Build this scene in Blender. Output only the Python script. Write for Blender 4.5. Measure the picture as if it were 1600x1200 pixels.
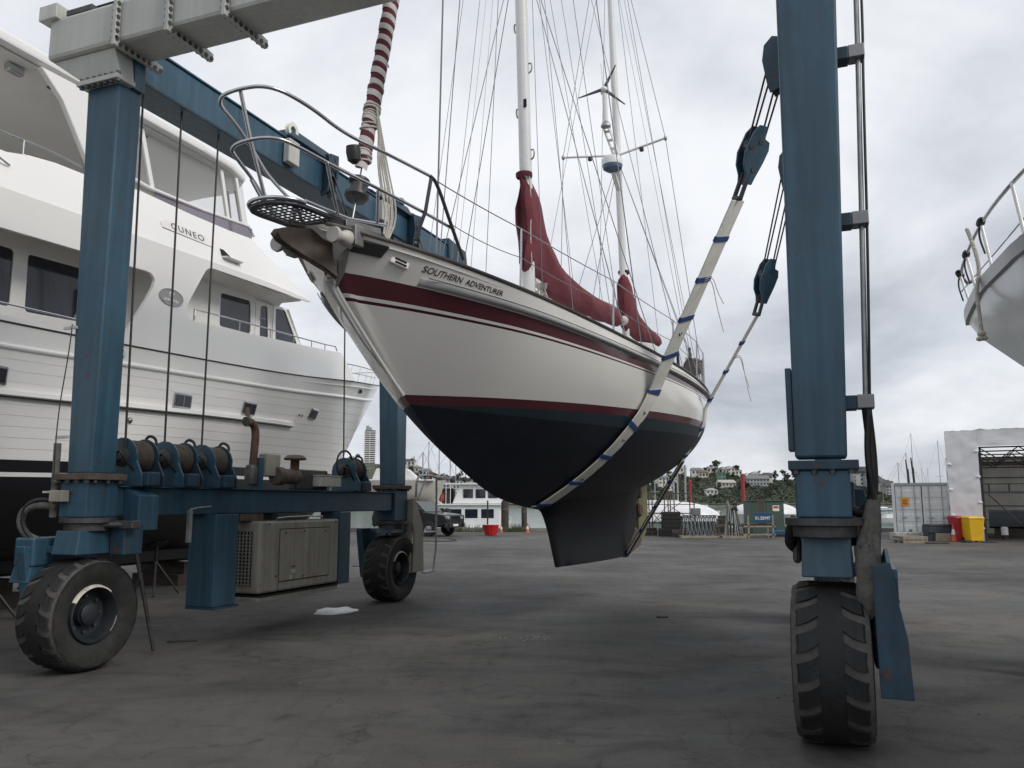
import bpy, bmesh, math, random
from math import sin, cos, pi, radians as R, sqrt, atan2
from mathutils import Vector, Matrix, Euler, geometry, noise as mnoise

for o in list(bpy.data.objects): bpy.data.objects.remove(o)
S = bpy.context.scene
COL = S.collection
random.seed(7)

# ------------------------------------------------------------------ camera
CAM_H = 1.65
cam_d = bpy.data.cameras.new('camera')
cam = bpy.data.objects.new('camera', cam_d); COL.objects.link(cam)
cam_d.sensor_fit = 'HORIZONTAL'; cam_d.sensor_width = 36.0
cam_d.lens = 1280 / 1600 * 36.0
cam_d.clip_start = 0.05; cam_d.clip_end = 9000
PITCH = math.atan(185 / 1280)
cam.location = (0, 0, CAM_H); cam.rotation_euler = (pi / 2 + PITCH, 0, 0)
S.camera = cam

# ------------------------------------------------------------------ sky
W = bpy.data.worlds.new('World'); S.world = W; W.use_nodes = True
nt = W.node_tree; nt.nodes.clear()
def wn(t, **k):
    n = nt.nodes.new(t)
    for a, b in k.items(): setattr(n, a, b)
    return n
SUN_EL, SUN_AZ = 38.0, 124.0      # azimuth clockwise from +Y: behind the camera, to the right
out = wn('ShaderNodeOutputWorld'); bg = wn('ShaderNodeBackground'); bg.inputs['Strength'].default_value = 0.103
sky = wn('ShaderNodeTexSky', sky_type='NISHITA'); sky.sun_disc = False
sky.sun_elevation = R(SUN_EL); sky.sun_rotation = R(SUN_AZ); sky.altitude = 10; sky.air_density = 1.1; sky.dust_density = 1.5
tc = wn('ShaderNodeTexCoord')
sep = wn('ShaderNodeSeparateXYZ'); nt.links.new(tc.outputs['Generated'], sep.inputs[0])
mx = wn('ShaderNodeMath', operation='MAXIMUM'); nt.links.new(sep.outputs['Z'], mx.inputs[0]); mx.inputs[1].default_value = 0.0
ad = wn('ShaderNodeMath', operation='ADD'); nt.links.new(mx.outputs[0], ad.inputs[0]); ad.inputs[1].default_value = 0.36
dx = wn('ShaderNodeMath', operation='DIVIDE'); nt.links.new(sep.outputs['X'], dx.inputs[0]); nt.links.new(ad.outputs[0], dx.inputs[1])
dy = wn('ShaderNodeMath', operation='DIVIDE'); nt.links.new(sep.outputs['Y'], dy.inputs[0]); nt.links.new(ad.outputs[0], dy.inputs[1])
cmb = wn('ShaderNodeCombineXYZ'); nt.links.new(dx.outputs[0], cmb.inputs[0]); nt.links.new(dy.outputs[0], cmb.inputs[1])
cmb.inputs[2].default_value = 3.7
def wnoise(scale, detail, rough, dist, off):
    mp = wn('ShaderNodeMapping'); mp.inputs['Location'].default_value = off
    nt.links.new(cmb.outputs[0], mp.inputs[0])
    n = wn('ShaderNodeTexNoise'); n.inputs['Scale'].default_value = scale; n.inputs['Detail'].default_value = detail
    n.inputs['Roughness'].default_value = rough; n.inputs['Distortion'].default_value = dist
    nt.links.new(mp.outputs[0], n.inputs['Vector']); return n
def wramp(src, stops):
    r = wn('ShaderNodeValToRGB'); e = r.color_ramp.elements
    while len(e) < len(stops): e.new(0.5)
    for i, (p, c) in enumerate(stops): e[i].position = p; e[i].color = (*c, 1)
    nt.links.new(src, r.inputs[0]); return r
n1 = wnoise(1.45, 8.0, 0.55, 0.25, (1.1, 6.5, 0))
# body of the cloud deck: slate grey bellies to near white tops
deck = wramp(n1.outputs['Fac'], [(0.27, (3.2, 3.5, 4.05)), (0.40, (4.7, 5.0, 5.55)), (0.50, (6.1, 6.35, 6.85)), (0.61, (7.6, 7.8, 8.15)), (0.80, (8.7, 8.75, 8.9))])
n2 = wnoise(0.8, 4.0, 0.5, 0.2, (-3.1, 4.6, 0.4))
hole = wramp(n2.outputs['Fac'], [(0.50, (0, 0, 0)), (0.74, (0.3, 0.3, 0.3))])
mix = wn('ShaderNodeMix', data_type='RGBA'); nt.links.new(hole.outputs[0], mix.inputs['Factor'])
nt.links.new(deck.outputs[0], mix.inputs[6]); nt.links.new(sky.outputs[0], mix.inputs[7])
nt.links.new(mix.outputs[2], bg.inputs['Color']); nt.links.new(bg.outputs[0], out.inputs[0])

# ------------------------------------------------------------------ sun (overcast: weak and broad)
sl = bpy.data.lights.new('sun', 'SUN'); so = bpy.data.objects.new('sun', sl); COL.objects.link(so)
sl.energy = 1.5; sl.angle = R(22); sl.color = (1.0, 0.96, 0.9)
az = R(SUN_AZ); el = R(SUN_EL)
sd = Vector((sin(az) * cos(el), cos(az) * cos(el), sin(el)))
so.rotation_euler = (-sd).to_track_quat('-Z', 'Y').to_euler(); so.location = (0, -20, 60)
S.view_settings.view_transform = 'Standard'; S.view_settings.look = 'None'
S.view_settings.exposure = 0.2; S.view_settings.gamma = 1.0; S.view_settings.use_curve_mapping = False

# ------------------------------------------------------------------ helpers
MAT = {}
def mat(name, col, rough=0.5, metal=0.0, var=0.12, scale=2.5, streak=0.0, grime=None, gcol=(0.03, 0.028, 0.025), bump=0.0, bscale=40, spec=0.5, coat=0.0, alpha=1.0, trans=0.0, chips=0.0, ccol=(0.085, 0.04, 0.022)):
    """plain painted / natural surface: blotchy tone, vertical run marks, grime patches, fine relief"""
    m = bpy.data.materials.new(name); m.use_nodes = True; MAT[name] = m
    t = m.node_tree; N = t.nodes; L = t.links; b = N['Principled BSDF']
    b.inputs['Roughness'].default_value = rough; b.inputs['Metallic'].default_value = metal
    b.inputs['Specular IOR Level'].default_value = spec
    if coat: b.inputs['Coat Weight'].default_value = coat; b.inputs['Coat Roughness'].default_value = 0.08
    if alpha < 1: b.inputs['Alpha'].default_value = alpha
    if trans: b.inputs['Transmission Weight'].default_value = trans
    g = N.new('ShaderNodeNewGeometry')
    n = N.new('ShaderNodeTexNoise'); n.inputs['Scale'].default_value = scale; n.inputs['Detail'].default_value = 5; n.inputs['Roughness'].default_value = 0.6
    L.new(g.outputs['Position'], n.inputs['Vector'])
    mr = N.new('ShaderNodeMapRange'); mr.inputs[1].default_value = 0.3; mr.inputs[2].default_value = 0.7
    mr.inputs[3].default_value = 1 - var; mr.inputs[4].default_value = 1 + var
    L.new(n.outputs['Fac'], mr.inputs[0])
    fac = mr.outputs[0]
    if streak:
        mp = N.new('ShaderNodeMapping'); mp.inputs['Scale'].default_value = (9, 9, 0.55); L.new(g.outputs['Position'], mp.inputs[0])
        n2 = N.new('ShaderNodeTexNoise'); n2.inputs['Scale'].default_value = 1.5; n2.inputs['Detail'].default_value = 4; L.new(mp.outputs[0], n2.inputs['Vector'])
        m2 = N.new('ShaderNodeMapRange'); m2.inputs[1].default_value = 0.35; m2.inputs[2].default_value = 0.7; m2.inputs[3].default_value = 1 - streak; m2.inputs[4].default_value = 1.04
        L.new(n2.outputs['Fac'], m2.inputs[0])
        mm = N.new('ShaderNodeMath'); mm.operation = 'MULTIPLY'; L.new(fac, mm.inputs[0]); L.new(m2.outputs[0], mm.inputs[1]); fac = mm.outputs[0]
    vm = N.new('ShaderNodeVectorMath'); vm.operation = 'SCALE'; vm.inputs[0].default_value = col; L.new(fac, vm.inputs['Scale'])
    colour = vm.outputs[0]
    if grime:
        n3 = N.new('ShaderNodeTexNoise'); n3.inputs['Scale'].default_value = scale * 1.7; n3.inputs['Detail'].default_value = 8; n3.inputs['Roughness'].default_value = 0.7
        mp3 = N.new('ShaderNodeMapping'); mp3.inputs['Location'].default_value = (3.3, 8.1, 1.7); L.new(g.outputs['Position'], mp3.inputs[0]); L.new(mp3.outputs[0], n3.inputs['Vector'])
        m3 = N.new('ShaderNodeMapRange'); m3.inputs[1].default_value = 0.62 - grime * 0.2; m3.inputs[2].default_value = 0.72 - grime * 0.1; m3.inputs[3].default_value = 0; m3.inputs[4].default_value = min(1, grime * 1.3); m3.clamp = True
        L.new(n3.outputs['Fac'], m3.inputs[0])
        mxx = N.new('ShaderNodeMix'); mxx.data_type = 'RGBA'; L.new(m3.outputs[0], mxx.inputs['Factor']); L.new(colour, mxx.inputs[6]); mxx.inputs[7].default_value = (*gcol, 1)
        colour = mxx.outputs[2]
    if chips:
        n4 = N.new('ShaderNodeTexNoise'); n4.inputs['Scale'].default_value = 11; n4.inputs['Detail'].default_value = 9; n4.inputs['Roughness'].default_value = 0.62; L.new(g.outputs['Position'], n4.inputs['Vector'])
        n5 = N.new('ShaderNodeTexNoise'); n5.inputs['Scale'].default_value = 1.1; n5.inputs['Detail'].default_value = 3; mp5 = N.new('ShaderNodeMapping'); mp5.inputs['Location'].default_value = (7, 1, 4); L.new(g.outputs['Position'], mp5.inputs[0]); L.new(mp5.outputs[0], n5.inputs['Vector'])
        ma = N.new('ShaderNodeMath'); ma.operation = 'MULTIPLY_ADD'; L.new(n5.outputs['Fac'], ma.inputs[0]); ma.inputs[1].default_value = 0.35; L.new(n4.outputs['Fac'], ma.inputs[2])
        m5 = N.new('ShaderNodeMapRange'); m5.inputs[1].default_value = 0.885 - chips * 0.1; m5.inputs[2].default_value = 0.90 - chips * 0.1; m5.inputs[3].default_value = 0; m5.inputs[4].default_value = 0.85; L.new(ma.outputs[0], m5.inputs[0])
        mc = N.new('ShaderNodeMix'); mc.data_type = 'RGBA'; L.new(m5.outputs[0], mc.inputs['Factor']); L.new(colour, mc.inputs[6]); mc.inputs[7].default_value = (*ccol, 1); colour = mc.outputs[2]
    L.new(colour, b.inputs['Base Color'])
    if bump:
        nb = N.new('ShaderNodeTexNoise'); nb.inputs['Scale'].default_value = bscale; nb.inputs['Detail'].default_value = 4; L.new(g.outputs['Position'], nb.inputs['Vector'])
        bp = N.new('ShaderNodeBump'); bp.inputs['Strength'].default_value = bump; bp.inputs['Distance'].default_value = 0.02
        L.new(nb.outputs['Fac'], bp.inputs['Height']); L.new(bp.outputs[0], b.inputs['Normal'])
    return m

def frame_of(ax, up=Vector((0, 0, 1))):
    ax = ax.normalized()
    if abs(ax.dot(up)) > 0.98: up = Vector((0, 1, 0))
    a = ax.cross(up).normalized(); b = a.cross(ax).normalized()
    return a, b

class MB:
    """collects shapes and links them as one mesh object"""
    def __init__(s): s.v = []; s.f = []
    def add(s, vs, fs):
        o = len(s.v); s.v += [tuple(p) for p in vs]; s.f += [tuple(i + o for i in f) for f in fs]; return s
    def bx(s, x0, x1, y0, y1, z0, z1):
        return s.hexa([(x0, y0, z0), (x1, y0, z0), (x1, y1, z0), (x0, y1, z0), (x0, y0, z1), (x1, y0, z1), (x1, y1, z1), (x0, y1, z1)])
    def hexa(s, p):
        return s.add(p, [(0, 3, 2, 1), (4, 5, 6, 7), (0, 1, 5, 4), (1, 2, 6, 5), (2, 3, 7, 6), (3, 0, 4, 7)])
    def box(s, c, sz, M=None):
        hx, hy, hz = sz[0] / 2, sz[1] / 2, sz[2] / 2
        p = [(-hx, -hy, -hz), (hx, -hy, -hz), (hx, hy, -hz), (-hx, hy, -hz), (-hx, -hy, hz), (hx, -hy, hz), (hx, hy, hz), (-hx, hy, hz)]
        c = Vector(c)
        if M is not None: p = [tuple(c + M @ Vector(q)) for q in p]
        else: p = [tuple(c + Vector(q)) for q in p]
        return s.hexa(p)
    def beam(s, p0, p1, w, h, w1=None, h1=None, up=Vector((0, 0, 1))):
        p0, p1 = Vector(p0), Vector(p1); a, b = frame_of(p1 - p0, Vector(up))
        w1 = w if w1 is None else w1; h1 = h if h1 is None else h1
        q = [p0 + a * (-w / 2) - b * h / 2, p0 + a * (w / 2) - b * h / 2, p0 + a * (w / 2) + b * h / 2, p0 - a * w / 2 + b * h / 2,
             p1 + a * (-w1 / 2) - b * h1 / 2, p1 + a * (w1 / 2) - b * h1 / 2, p1 + a * (w1 / 2) + b * h1 / 2, p1 - a * w1 / 2 + b * h1 / 2]
        return s.hexa(q)
    def tube(s, pts, r, n=8, closed=False, cap=True):
        pts = [Vector(p) for p in pts]; k = len(pts)
        rs = r if isinstance(r, (list, tuple)) else [r] * k
        vs = []; a = None
        for i, p in enumerate(pts):
            if closed: tg = pts[(i + 1) % k] - pts[i - 1]
            else: tg = pts[min(i + 1, k - 1)] - pts[max(i - 1, 0)]
            if tg.length < 1e-9: tg = Vector((0, 0, 1))
            tg.normalize()
            if a is None: a, b = frame_of(tg)
            else:
                a = (a - tg * a.dot(tg))
                if a.length < 1e-6: a, b = frame_of(tg)
                a.normalize(); b = a.cross(tg).normalized()
            for j in range(n):
                th = 2 * pi * j / n; vs.append(p + (a * cos(th) + b * sin(th)) * rs[i])
        fs = []
        for i in range(k if closed else k - 1):
            for j in range(n):
                i2 = (i + 1) % k
                fs.append((i * n + j, i * n + (j + 1) % n, i2 * n + (j + 1) % n, i2 * n + j))
        if cap and not closed:
            fs.append(tuple(range(n - 1, -1, -1))); fs.append(tuple((k - 1) * n + j for j in range(n)))
        return s.add(vs, fs)
    def cyl(s, p0, p1, r0, r1=None, n=12): return s.tube([p0, p1], [r0, r0 if r1 is None else r1], n)
    def lathe(s, c, ax, prof, n=24, closed=False, a0=0.0, a1=2 * pi):
        """prof: list of (radius, height along ax)"""
        c = Vector(c); ax = Vector(ax).normalized(); a, b = frame_of(ax)
        full = abs(a1 - a0 - 2 * pi) < 1e-6; m = n if full else n + 1
        vs = []
        for j in range(m):
            th = a0 + (a1 - a0) * j / n; dd = a * cos(th) + b * sin(th)
            for (r, hh) in prof: vs.append(c + dd * r + ax * hh)
        k = len(prof); fs = []
        for j in range(n):
            j2 = (j + 1) % m
            for i in range(k if closed else k - 1):
                i2 = (i + 1) % k
                fs.append((j * k + i, j * k + i2, j2 * k + i2, j2 * k + i))
        return s.add(vs, fs)
    def sph(s, c, r, nu=12, nv=8):
        r = (r, r, r) if not isinstance(r, (tuple, list)) else r
        vs = [(c[0], c[1], c[2] - r[2])]
        for i in range(1, nv):
            ph = -pi / 2 + pi * i / nv
            for j in range(nu):
                th = 2 * pi * j / nu; vs.append((c[0] + r[0] * cos(ph) * cos(th), c[1] + r[1] * cos(ph) * sin(th), c[2] + r[2] * sin(ph)))
        vs.append((c[0], c[1], c[2] + r[2])); fs = []
        for j in range(nu): fs.append((0, 1 + (j + 1) % nu, 1 + j))
        for i in range(nv - 2):
            for j in range(nu):
                a = 1 + i * nu; fs.append((a + j, a + (j + 1) % nu, a + nu + (j + 1) % nu, a + nu + j))
        a = 1 + (nv - 2) * nu
        for j in range(nu): fs.append((a + j, a + (j + 1) % nu, len(vs) - 1))
        return s.add(vs, fs)
    def plate(s, outer, holes, fn, th):
        """flat polygon with holes, fn(a,b,d) -> 3D, thickness th along d"""
        loops = [outer] + list(holes)
        tris = geometry.tessellate_polygon([[Vector((p[0], p[1], 0)) for p in lp] for lp in loops])
        flat = [p for lp in loops for p in lp]; n = len(flat)
        vs = [fn(p[0], p[1], 0.0) for p in flat] + [fn(p[0], p[1], th) for p in flat]
        fs = []
        for t in tris:
            fs.append(tuple(t)); fs.append((t[2] + n, t[1] + n, t[0] + n))
        o = 0
        for lp in loops:
            k = len(lp)
            for i in range(k): fs.append((o + i, o + (i + 1) % k, o + (i + 1) % k + n, o + i + n))
            o += k
        return s.add(vs, fs)
    def grid(s, rows, cu=False):
        k = len(rows[0]); vs = [p for r in rows for p in r]; fs = []
        for i in range(len(rows) - 1):
            for j in range(k if cu else k - 1):
                j2 = (j + 1) % k; fs.append((i * k + j, i * k + j2, (i + 1) * k + j2, (i + 1) * k + j))
        return s.add(vs, fs)
    def build(s, name, m, parent=None, smooth=None, bevel=0.0, solid=0.0, fixn=True):
        me = bpy.data.meshes.new(name); me.from_pydata(s.v, [], s.f)
        if fixn:
            bm = bmesh.new(); bm.from_mesh(me); bmesh.ops.remove_doubles(bm, verts=bm.verts, dist=1e-5)
            bmesh.ops.recalc_face_normals(bm, faces=bm.faces); bm.to_mesh(me); bm.free()
        me.materials.append(MAT[m] if isinstance(m, str) else m)
        if smooth is not None:
            me.polygons.foreach_set('use_smooth', [True] * len(me.polygons)); me.set_sharp_from_angle(angle=R(smooth))
        o = bpy.data.objects.new(name, me); COL.objects.link(o)
        if parent is not None: o.parent = parent
        if solid:
            md = o.modifiers.new('solid', 'SOLIDIFY'); md.thickness = solid; md.offset = 0
        if bevel:
            md = o.modifiers.new('bevel', 'BEVEL'); md.width = bevel; md.segments = 2; md.limit_method = 'ANGLE'; md.angle_limit = R(40)
        return o

def tag(o, label, cat=None, group=None, kind=None):
    if label: o['label'] = label
    if cat: o['category'] = cat
    if group: o['group'] = group
    if kind: o['kind'] = kind
    return o
def thing(name, label, cat, loc=(0, 0, 0), rz=0.0, group=None):
    o = bpy.data.objects.new(name, None); COL.objects.link(o); o.location = loc; o.rotation_euler = (0, 0, rz); o.empty_display_size = 0.3
    return tag(o, label, cat, group)
def copy_tree(o, parent=None):
    c = o.copy(); COL.objects.link(c)
    if parent is not None: c.parent = parent
    for ch in [q for q in bpy.data.objects if q.parent == o]: copy_tree(ch, c)
    return c
def inst(o, parent, loc=(0, 0, 0), rot=(0, 0, 0), sc=None):
    c = o.copy(); COL.objects.link(c); c.parent = parent; c.location = loc; c.rotation_euler = rot
    if sc: c.scale = sc
    return c
def text_mesh(txt, size, shear=0.0, extrude=0.0, bold=0.0, space=1.0):
    """flat lettering as plain vertex/face lists, origin bottom left"""
    cu = bpy.data.curves.new('txt', 'FONT'); cu.body = txt; cu.size = size; cu.shear = shear; cu.extrude = extrude; cu.offset = bold; cu.space_character = space; cu.resolution_u = 3
    ob = bpy.data.objects.new('txt', cu); COL.objects.link(ob)
    dg = bpy.context.evaluated_depsgraph_get(); me = ob.evaluated_get(dg).to_mesh()
    vs = [tuple(v.co) for v in me.vertices]; fs = [tuple(p.vertices) for p in me.polygons]
    ob.evaluated_get(dg).to_mesh_clear(); bpy.data.objects.remove(ob); bpy.data.curves.remove(cu)
    return vs, fs
def lerp(a, b, t): return a + (b - a) * t
def interp(x, pts):
    if x <= pts[0][0]: return pts[0][1]
    for (x0, y0), (x1, y1) in zip(pts, pts[1:]):
        if x <= x1: return y0 + (y1 - y0) * (x - x0) / (x1 - x0)
    return pts[-1][1]
def smoothi(x, pts):
    """monotone-ish cubic through points"""
    n = len(pts)
    if x <= pts[0][0]: return pts[0][1]
    if x >= pts[-1][0]: return pts[-1][1]
    for i in range(n - 1):
        if x <= pts[i + 1][0]:
            x0, y0 = pts[i]; x1, y1 = pts[i + 1]; hh = x1 - x0
            m0 = (y1 - pts[i - 1][1]) / (x1 - pts[i - 1][0]) if i > 0 else (y1 - y0) / hh
            m1 = (pts[i + 2][1] - y0) / (pts[i + 2][0] - x0) if i < n - 2 else (y1 - y0) / hh
            t = (x - x0) / hh
            return (2*t**3 - 3*t*t + 1) * y0 + (t**3 - 2*t*t + t) * hh * m0 + (-2*t**3 + 3*t*t) * y1 + (t**3 - t*t) * hh * m1
def bez(p0, p1, p2, p3, n=10):
    p0, p1, p2, p3 = map(Vector, (p0, p1, p2, p3))
    return [p0 * (1-t)**3 + p1 * 3*t*(1-t)**2 + p2 * 3*t*t*(1-t) + p3 * t**3 for t in [i / n for i in range(n + 1)]]
def sag(p0, p1, d, n=10):
    p0, p1 = Vector(p0), Vector(p1)
    return [p0.lerp(p1, i / n) - Vector((0, 0, d * 4 * (i / n) * (1 - i / n))) for i in range(n + 1)]
def smoothp(pts, it=2):
    pts = [Vector(p) for p in pts]
    for _ in range(it):
        q = [pts[0]]
        for a, b in zip(pts, pts[1:]): q += [a * 0.75 + b * 0.25, a * 0.25 + b * 0.75]
        q.append(pts[-1]); pts = q
    return pts

# ------------------------------------------------------------------ materials
mat('hoist_blue', (0.036, 0.096, 0.146), 0.42, var=0.2, scale=1.3, streak=0.28, grime=0.3, gcol=(0.042, 0.055, 0.062), bump=0.05, bscale=9, chips=0.55)
mat('hoist_blue_dirty', (0.022, 0.058, 0.094), 0.55, var=0.25, scale=4, streak=0.3, grime=0.5, gcol=(0.035, 0.03, 0.027), chips=0.8)
mat('hoist_grey', (0.42, 0.425, 0.40), 0.45, var=0.06, scale=1.2, streak=0.08, grime=0.1, gcol=(0.25, 0.24, 0.21))
mat('bolt_steel', (0.09, 0.09, 0.09), 0.55, metal=0.6, var=0.3, scale=20)
mat('rubber', (0.0115, 0.0115, 0.012), 0.7, var=0.3, scale=8, grime=0.22, gcol=(0.045, 0.042, 0.038), bump=0.2)
mat('rubber_dust', (0.020, 0.0195, 0.019), 0.85, var=0.4, scale=7, grime=0.4, gcol=(0.048, 0.045, 0.041))
mat('tread_dust', (0.078, 0.075, 0.068), 0.95, var=0.3, scale=9)
mat('rim_dark', (0.024, 0.030, 0.036), 0.6, metal=0.2, var=0.3, scale=9, grime=0.4)
mat('rim_chalk', (0.62, 0.6, 0.52), 0.7, var=0.2, scale=14, grime=0.5, gcol=(0.1, 0.1, 0.1))
mat('rust', (0.085, 0.045, 0.032), 0.85, var=0.35, scale=10, grime=0.5, gcol=(0.05, 0.04, 0.035), bump=0.3)
mat('rust_grey', (0.11, 0.085, 0.07), 0.8, metal=0.2, var=0.3, scale=9, grime=0.4, gcol=(0.12, 0.05, 0.025), bump=0.2)
mat('wire_rope', (0.05, 0.048, 0.046), 0.6, metal=0.5, var=0.2, scale=30)
mat('drum_rope', (0.085, 0.07, 0.055), 0.7, metal=0.3, var=0.3, scale=12)
mat('cream_panel', (0.33, 0.315, 0.265), 0.5, var=0.1, scale=2.5, streak=0.22, grime=0.35, gcol=(0.16, 0.12, 0.08))
mat('dark_gap', (0.008, 0.008, 0.009), 0.8)
mat('steel_grey', (0.24, 0.24, 0.245), 0.4, metal=0.7, var=0.15, scale=6)
mat('stainless', (0.52, 0.52, 0.54), 0.22, metal=1.0, var=0.08, scale=8)
mat('stainless_dull', (0.33, 0.325, 0.31), 0.38, metal=0.9, var=0.15, scale=10)
mat('galv', (0.36, 0.37, 0.37), 0.5, metal=0.6, var=0.15, scale=10)
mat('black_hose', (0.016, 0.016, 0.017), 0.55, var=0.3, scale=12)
mat('grey_wrap', (0.115, 0.108, 0.098), 0.9, var=0.25, scale=10, bump=0.6, bscale=25, grime=0.3)
mat('grey_box', (0.5, 0.5, 0.46), 0.5, var=0.1, scale=5, streak=0.1)
mat('blue_tape', (0.012, 0.05, 0.21), 0.6, var=0.2, scale=20)
mat('strap_white', (0.76, 0.75, 0.68), 0.85, var=0.1, scale=5, grime=0.22, gcol=(0.3, 0.28, 0.24), bump=0.25, bscale=70)
mat('rope_white', (0.6, 0.57, 0.5), 0.9, var=0.15, scale=30)
mat('rope_blue', (0.02, 0.045, 0.10), 0.9, var=0.4, scale=20, bump=0.4, bscale=60)
# ================================================================== boat hoist
HO = (-1.1, 7.34); HA = 21.4
hoist = thing('boat_hoist', 'blue four legged travelling boat hoist straddling the white yacht', 'boat hoist', (HO[0], HO[1], 0), -R(HA))
def HP(l, t, z):      # hoist frame -> world
    a = R(HA); return Vector((HO[0] + t * sin(a) + l * cos(a), HO[1] + t * cos(a) - l * sin(a), z))
b = 'hoist_blue'
# four columns, wider at the top
def leg(xo0, xi0, xo1, xi1, y0, y1, z0, z1):
    mb = MB().hexa([(xo0, y0, z0), (xi0, y0, z0), (xi0, y1, z0), (xo0, y1, z0), (xo1, y0, z1), (xi1, y0, z1), (xi1, y1, z1), (xo1, y1, z1)])
    return mb.build('leg', b, hoist, bevel=0.018)
LEGY = [(-0.26, 0.05), (5.95, 6.28)]
for y0, y1 in LEGY:
    leg(-3.60, -3.27, -3.73, -3.27, y0, y1, 1.94, 6.14)
    leg(3.79, 3.445, 3.92, 3.475, y0 - 0.03, y1 - 0.03, 1.96, 6.14)
# bolted foot flanges
bolt = MB().lathe((0, 0, 0), (0, 0, 1), [(0, 0), (0.026, 0), (0.026, 0.03), (0, 0.03)], 6).build('bolt', 'bolt_steel', hoist)
bolt.location = (-3.64, -0.36, 1.845)
for sx, xa, xb in ((-1, -3.68, -3.19), (1, 3.40, 3.86)):
    for y0, y1 in LEGY:
        fl = MB().bx(xa, xb, y0 - 0.10, y1 + 0.08, 1.875, 1.94).build('foot_flange', 'rust_grey' if sx < 0 else 'hoist_blue_dirty', hoist, bevel=0.006)
        for k in range(4):
            inst(bolt, fl, (lerp(xa + .05, xb - .05, k / 3), y0 - 0.065, 1.846))
        for k in range(3):
            inst(bolt, fl, ((xb - .04) if sx < 0 else (xa + .04), lerp(y0 + .02, y1 + .02, k / 2), 1.846))
# column stubs and lower side beams
MB().bx(-3.63, -3.26, -0.30, 0.09, 1.50, 1.874).build('leg_stub', b, hoist, bevel=0.012)
MB().bx(-3.63, -3.26, 5.90, 6.34, 1.34, 1.874).build('leg_stub', b, hoist, bevel=0.012)
MB().bx(3.445, 3.80, -0.33, 0.06, 1.545, 1.874).build('leg_stub', b, hoist, bevel=0.012)
MB().bx(3.445, 3.80, 5.90, 6.34, 1.34, 1.874).build('leg_stub', b, hoist, bevel=0.012)
MB().bx(-3.61, -3.30, 0.095, 5.895, 1.51, 1.806).build('side_beam', b, hoist, bevel=0.012)
MB().bx(3.42, 3.83, 0.065, 5.895, 1.50, 1.80).build('side_beam', b, hoist, bevel=0.012)
MB().bx(-3.62, -3.25, 0.10, 5.89, 1.809, 1.822).build('top_strip', 'hoist_blue', hoist)
# dirty turntables below the stubs
for x, y, z1 in ((-3.44, -0.1, 1.497), (-3.44, 6.12, 1.337), (3.62, -0.13, 1.542), (3.62, 6.12, 1.337)):
    MB().lathe((x, y, z1), (0, 0, -1), [(0, 0), (0.27, 0), (0.27, 0.05), (0.22, 0.06), (0.22, 0.13), (0, 0.13)], 20).build('turntable', 'bolt_steel', hoist, smooth=40)

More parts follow.
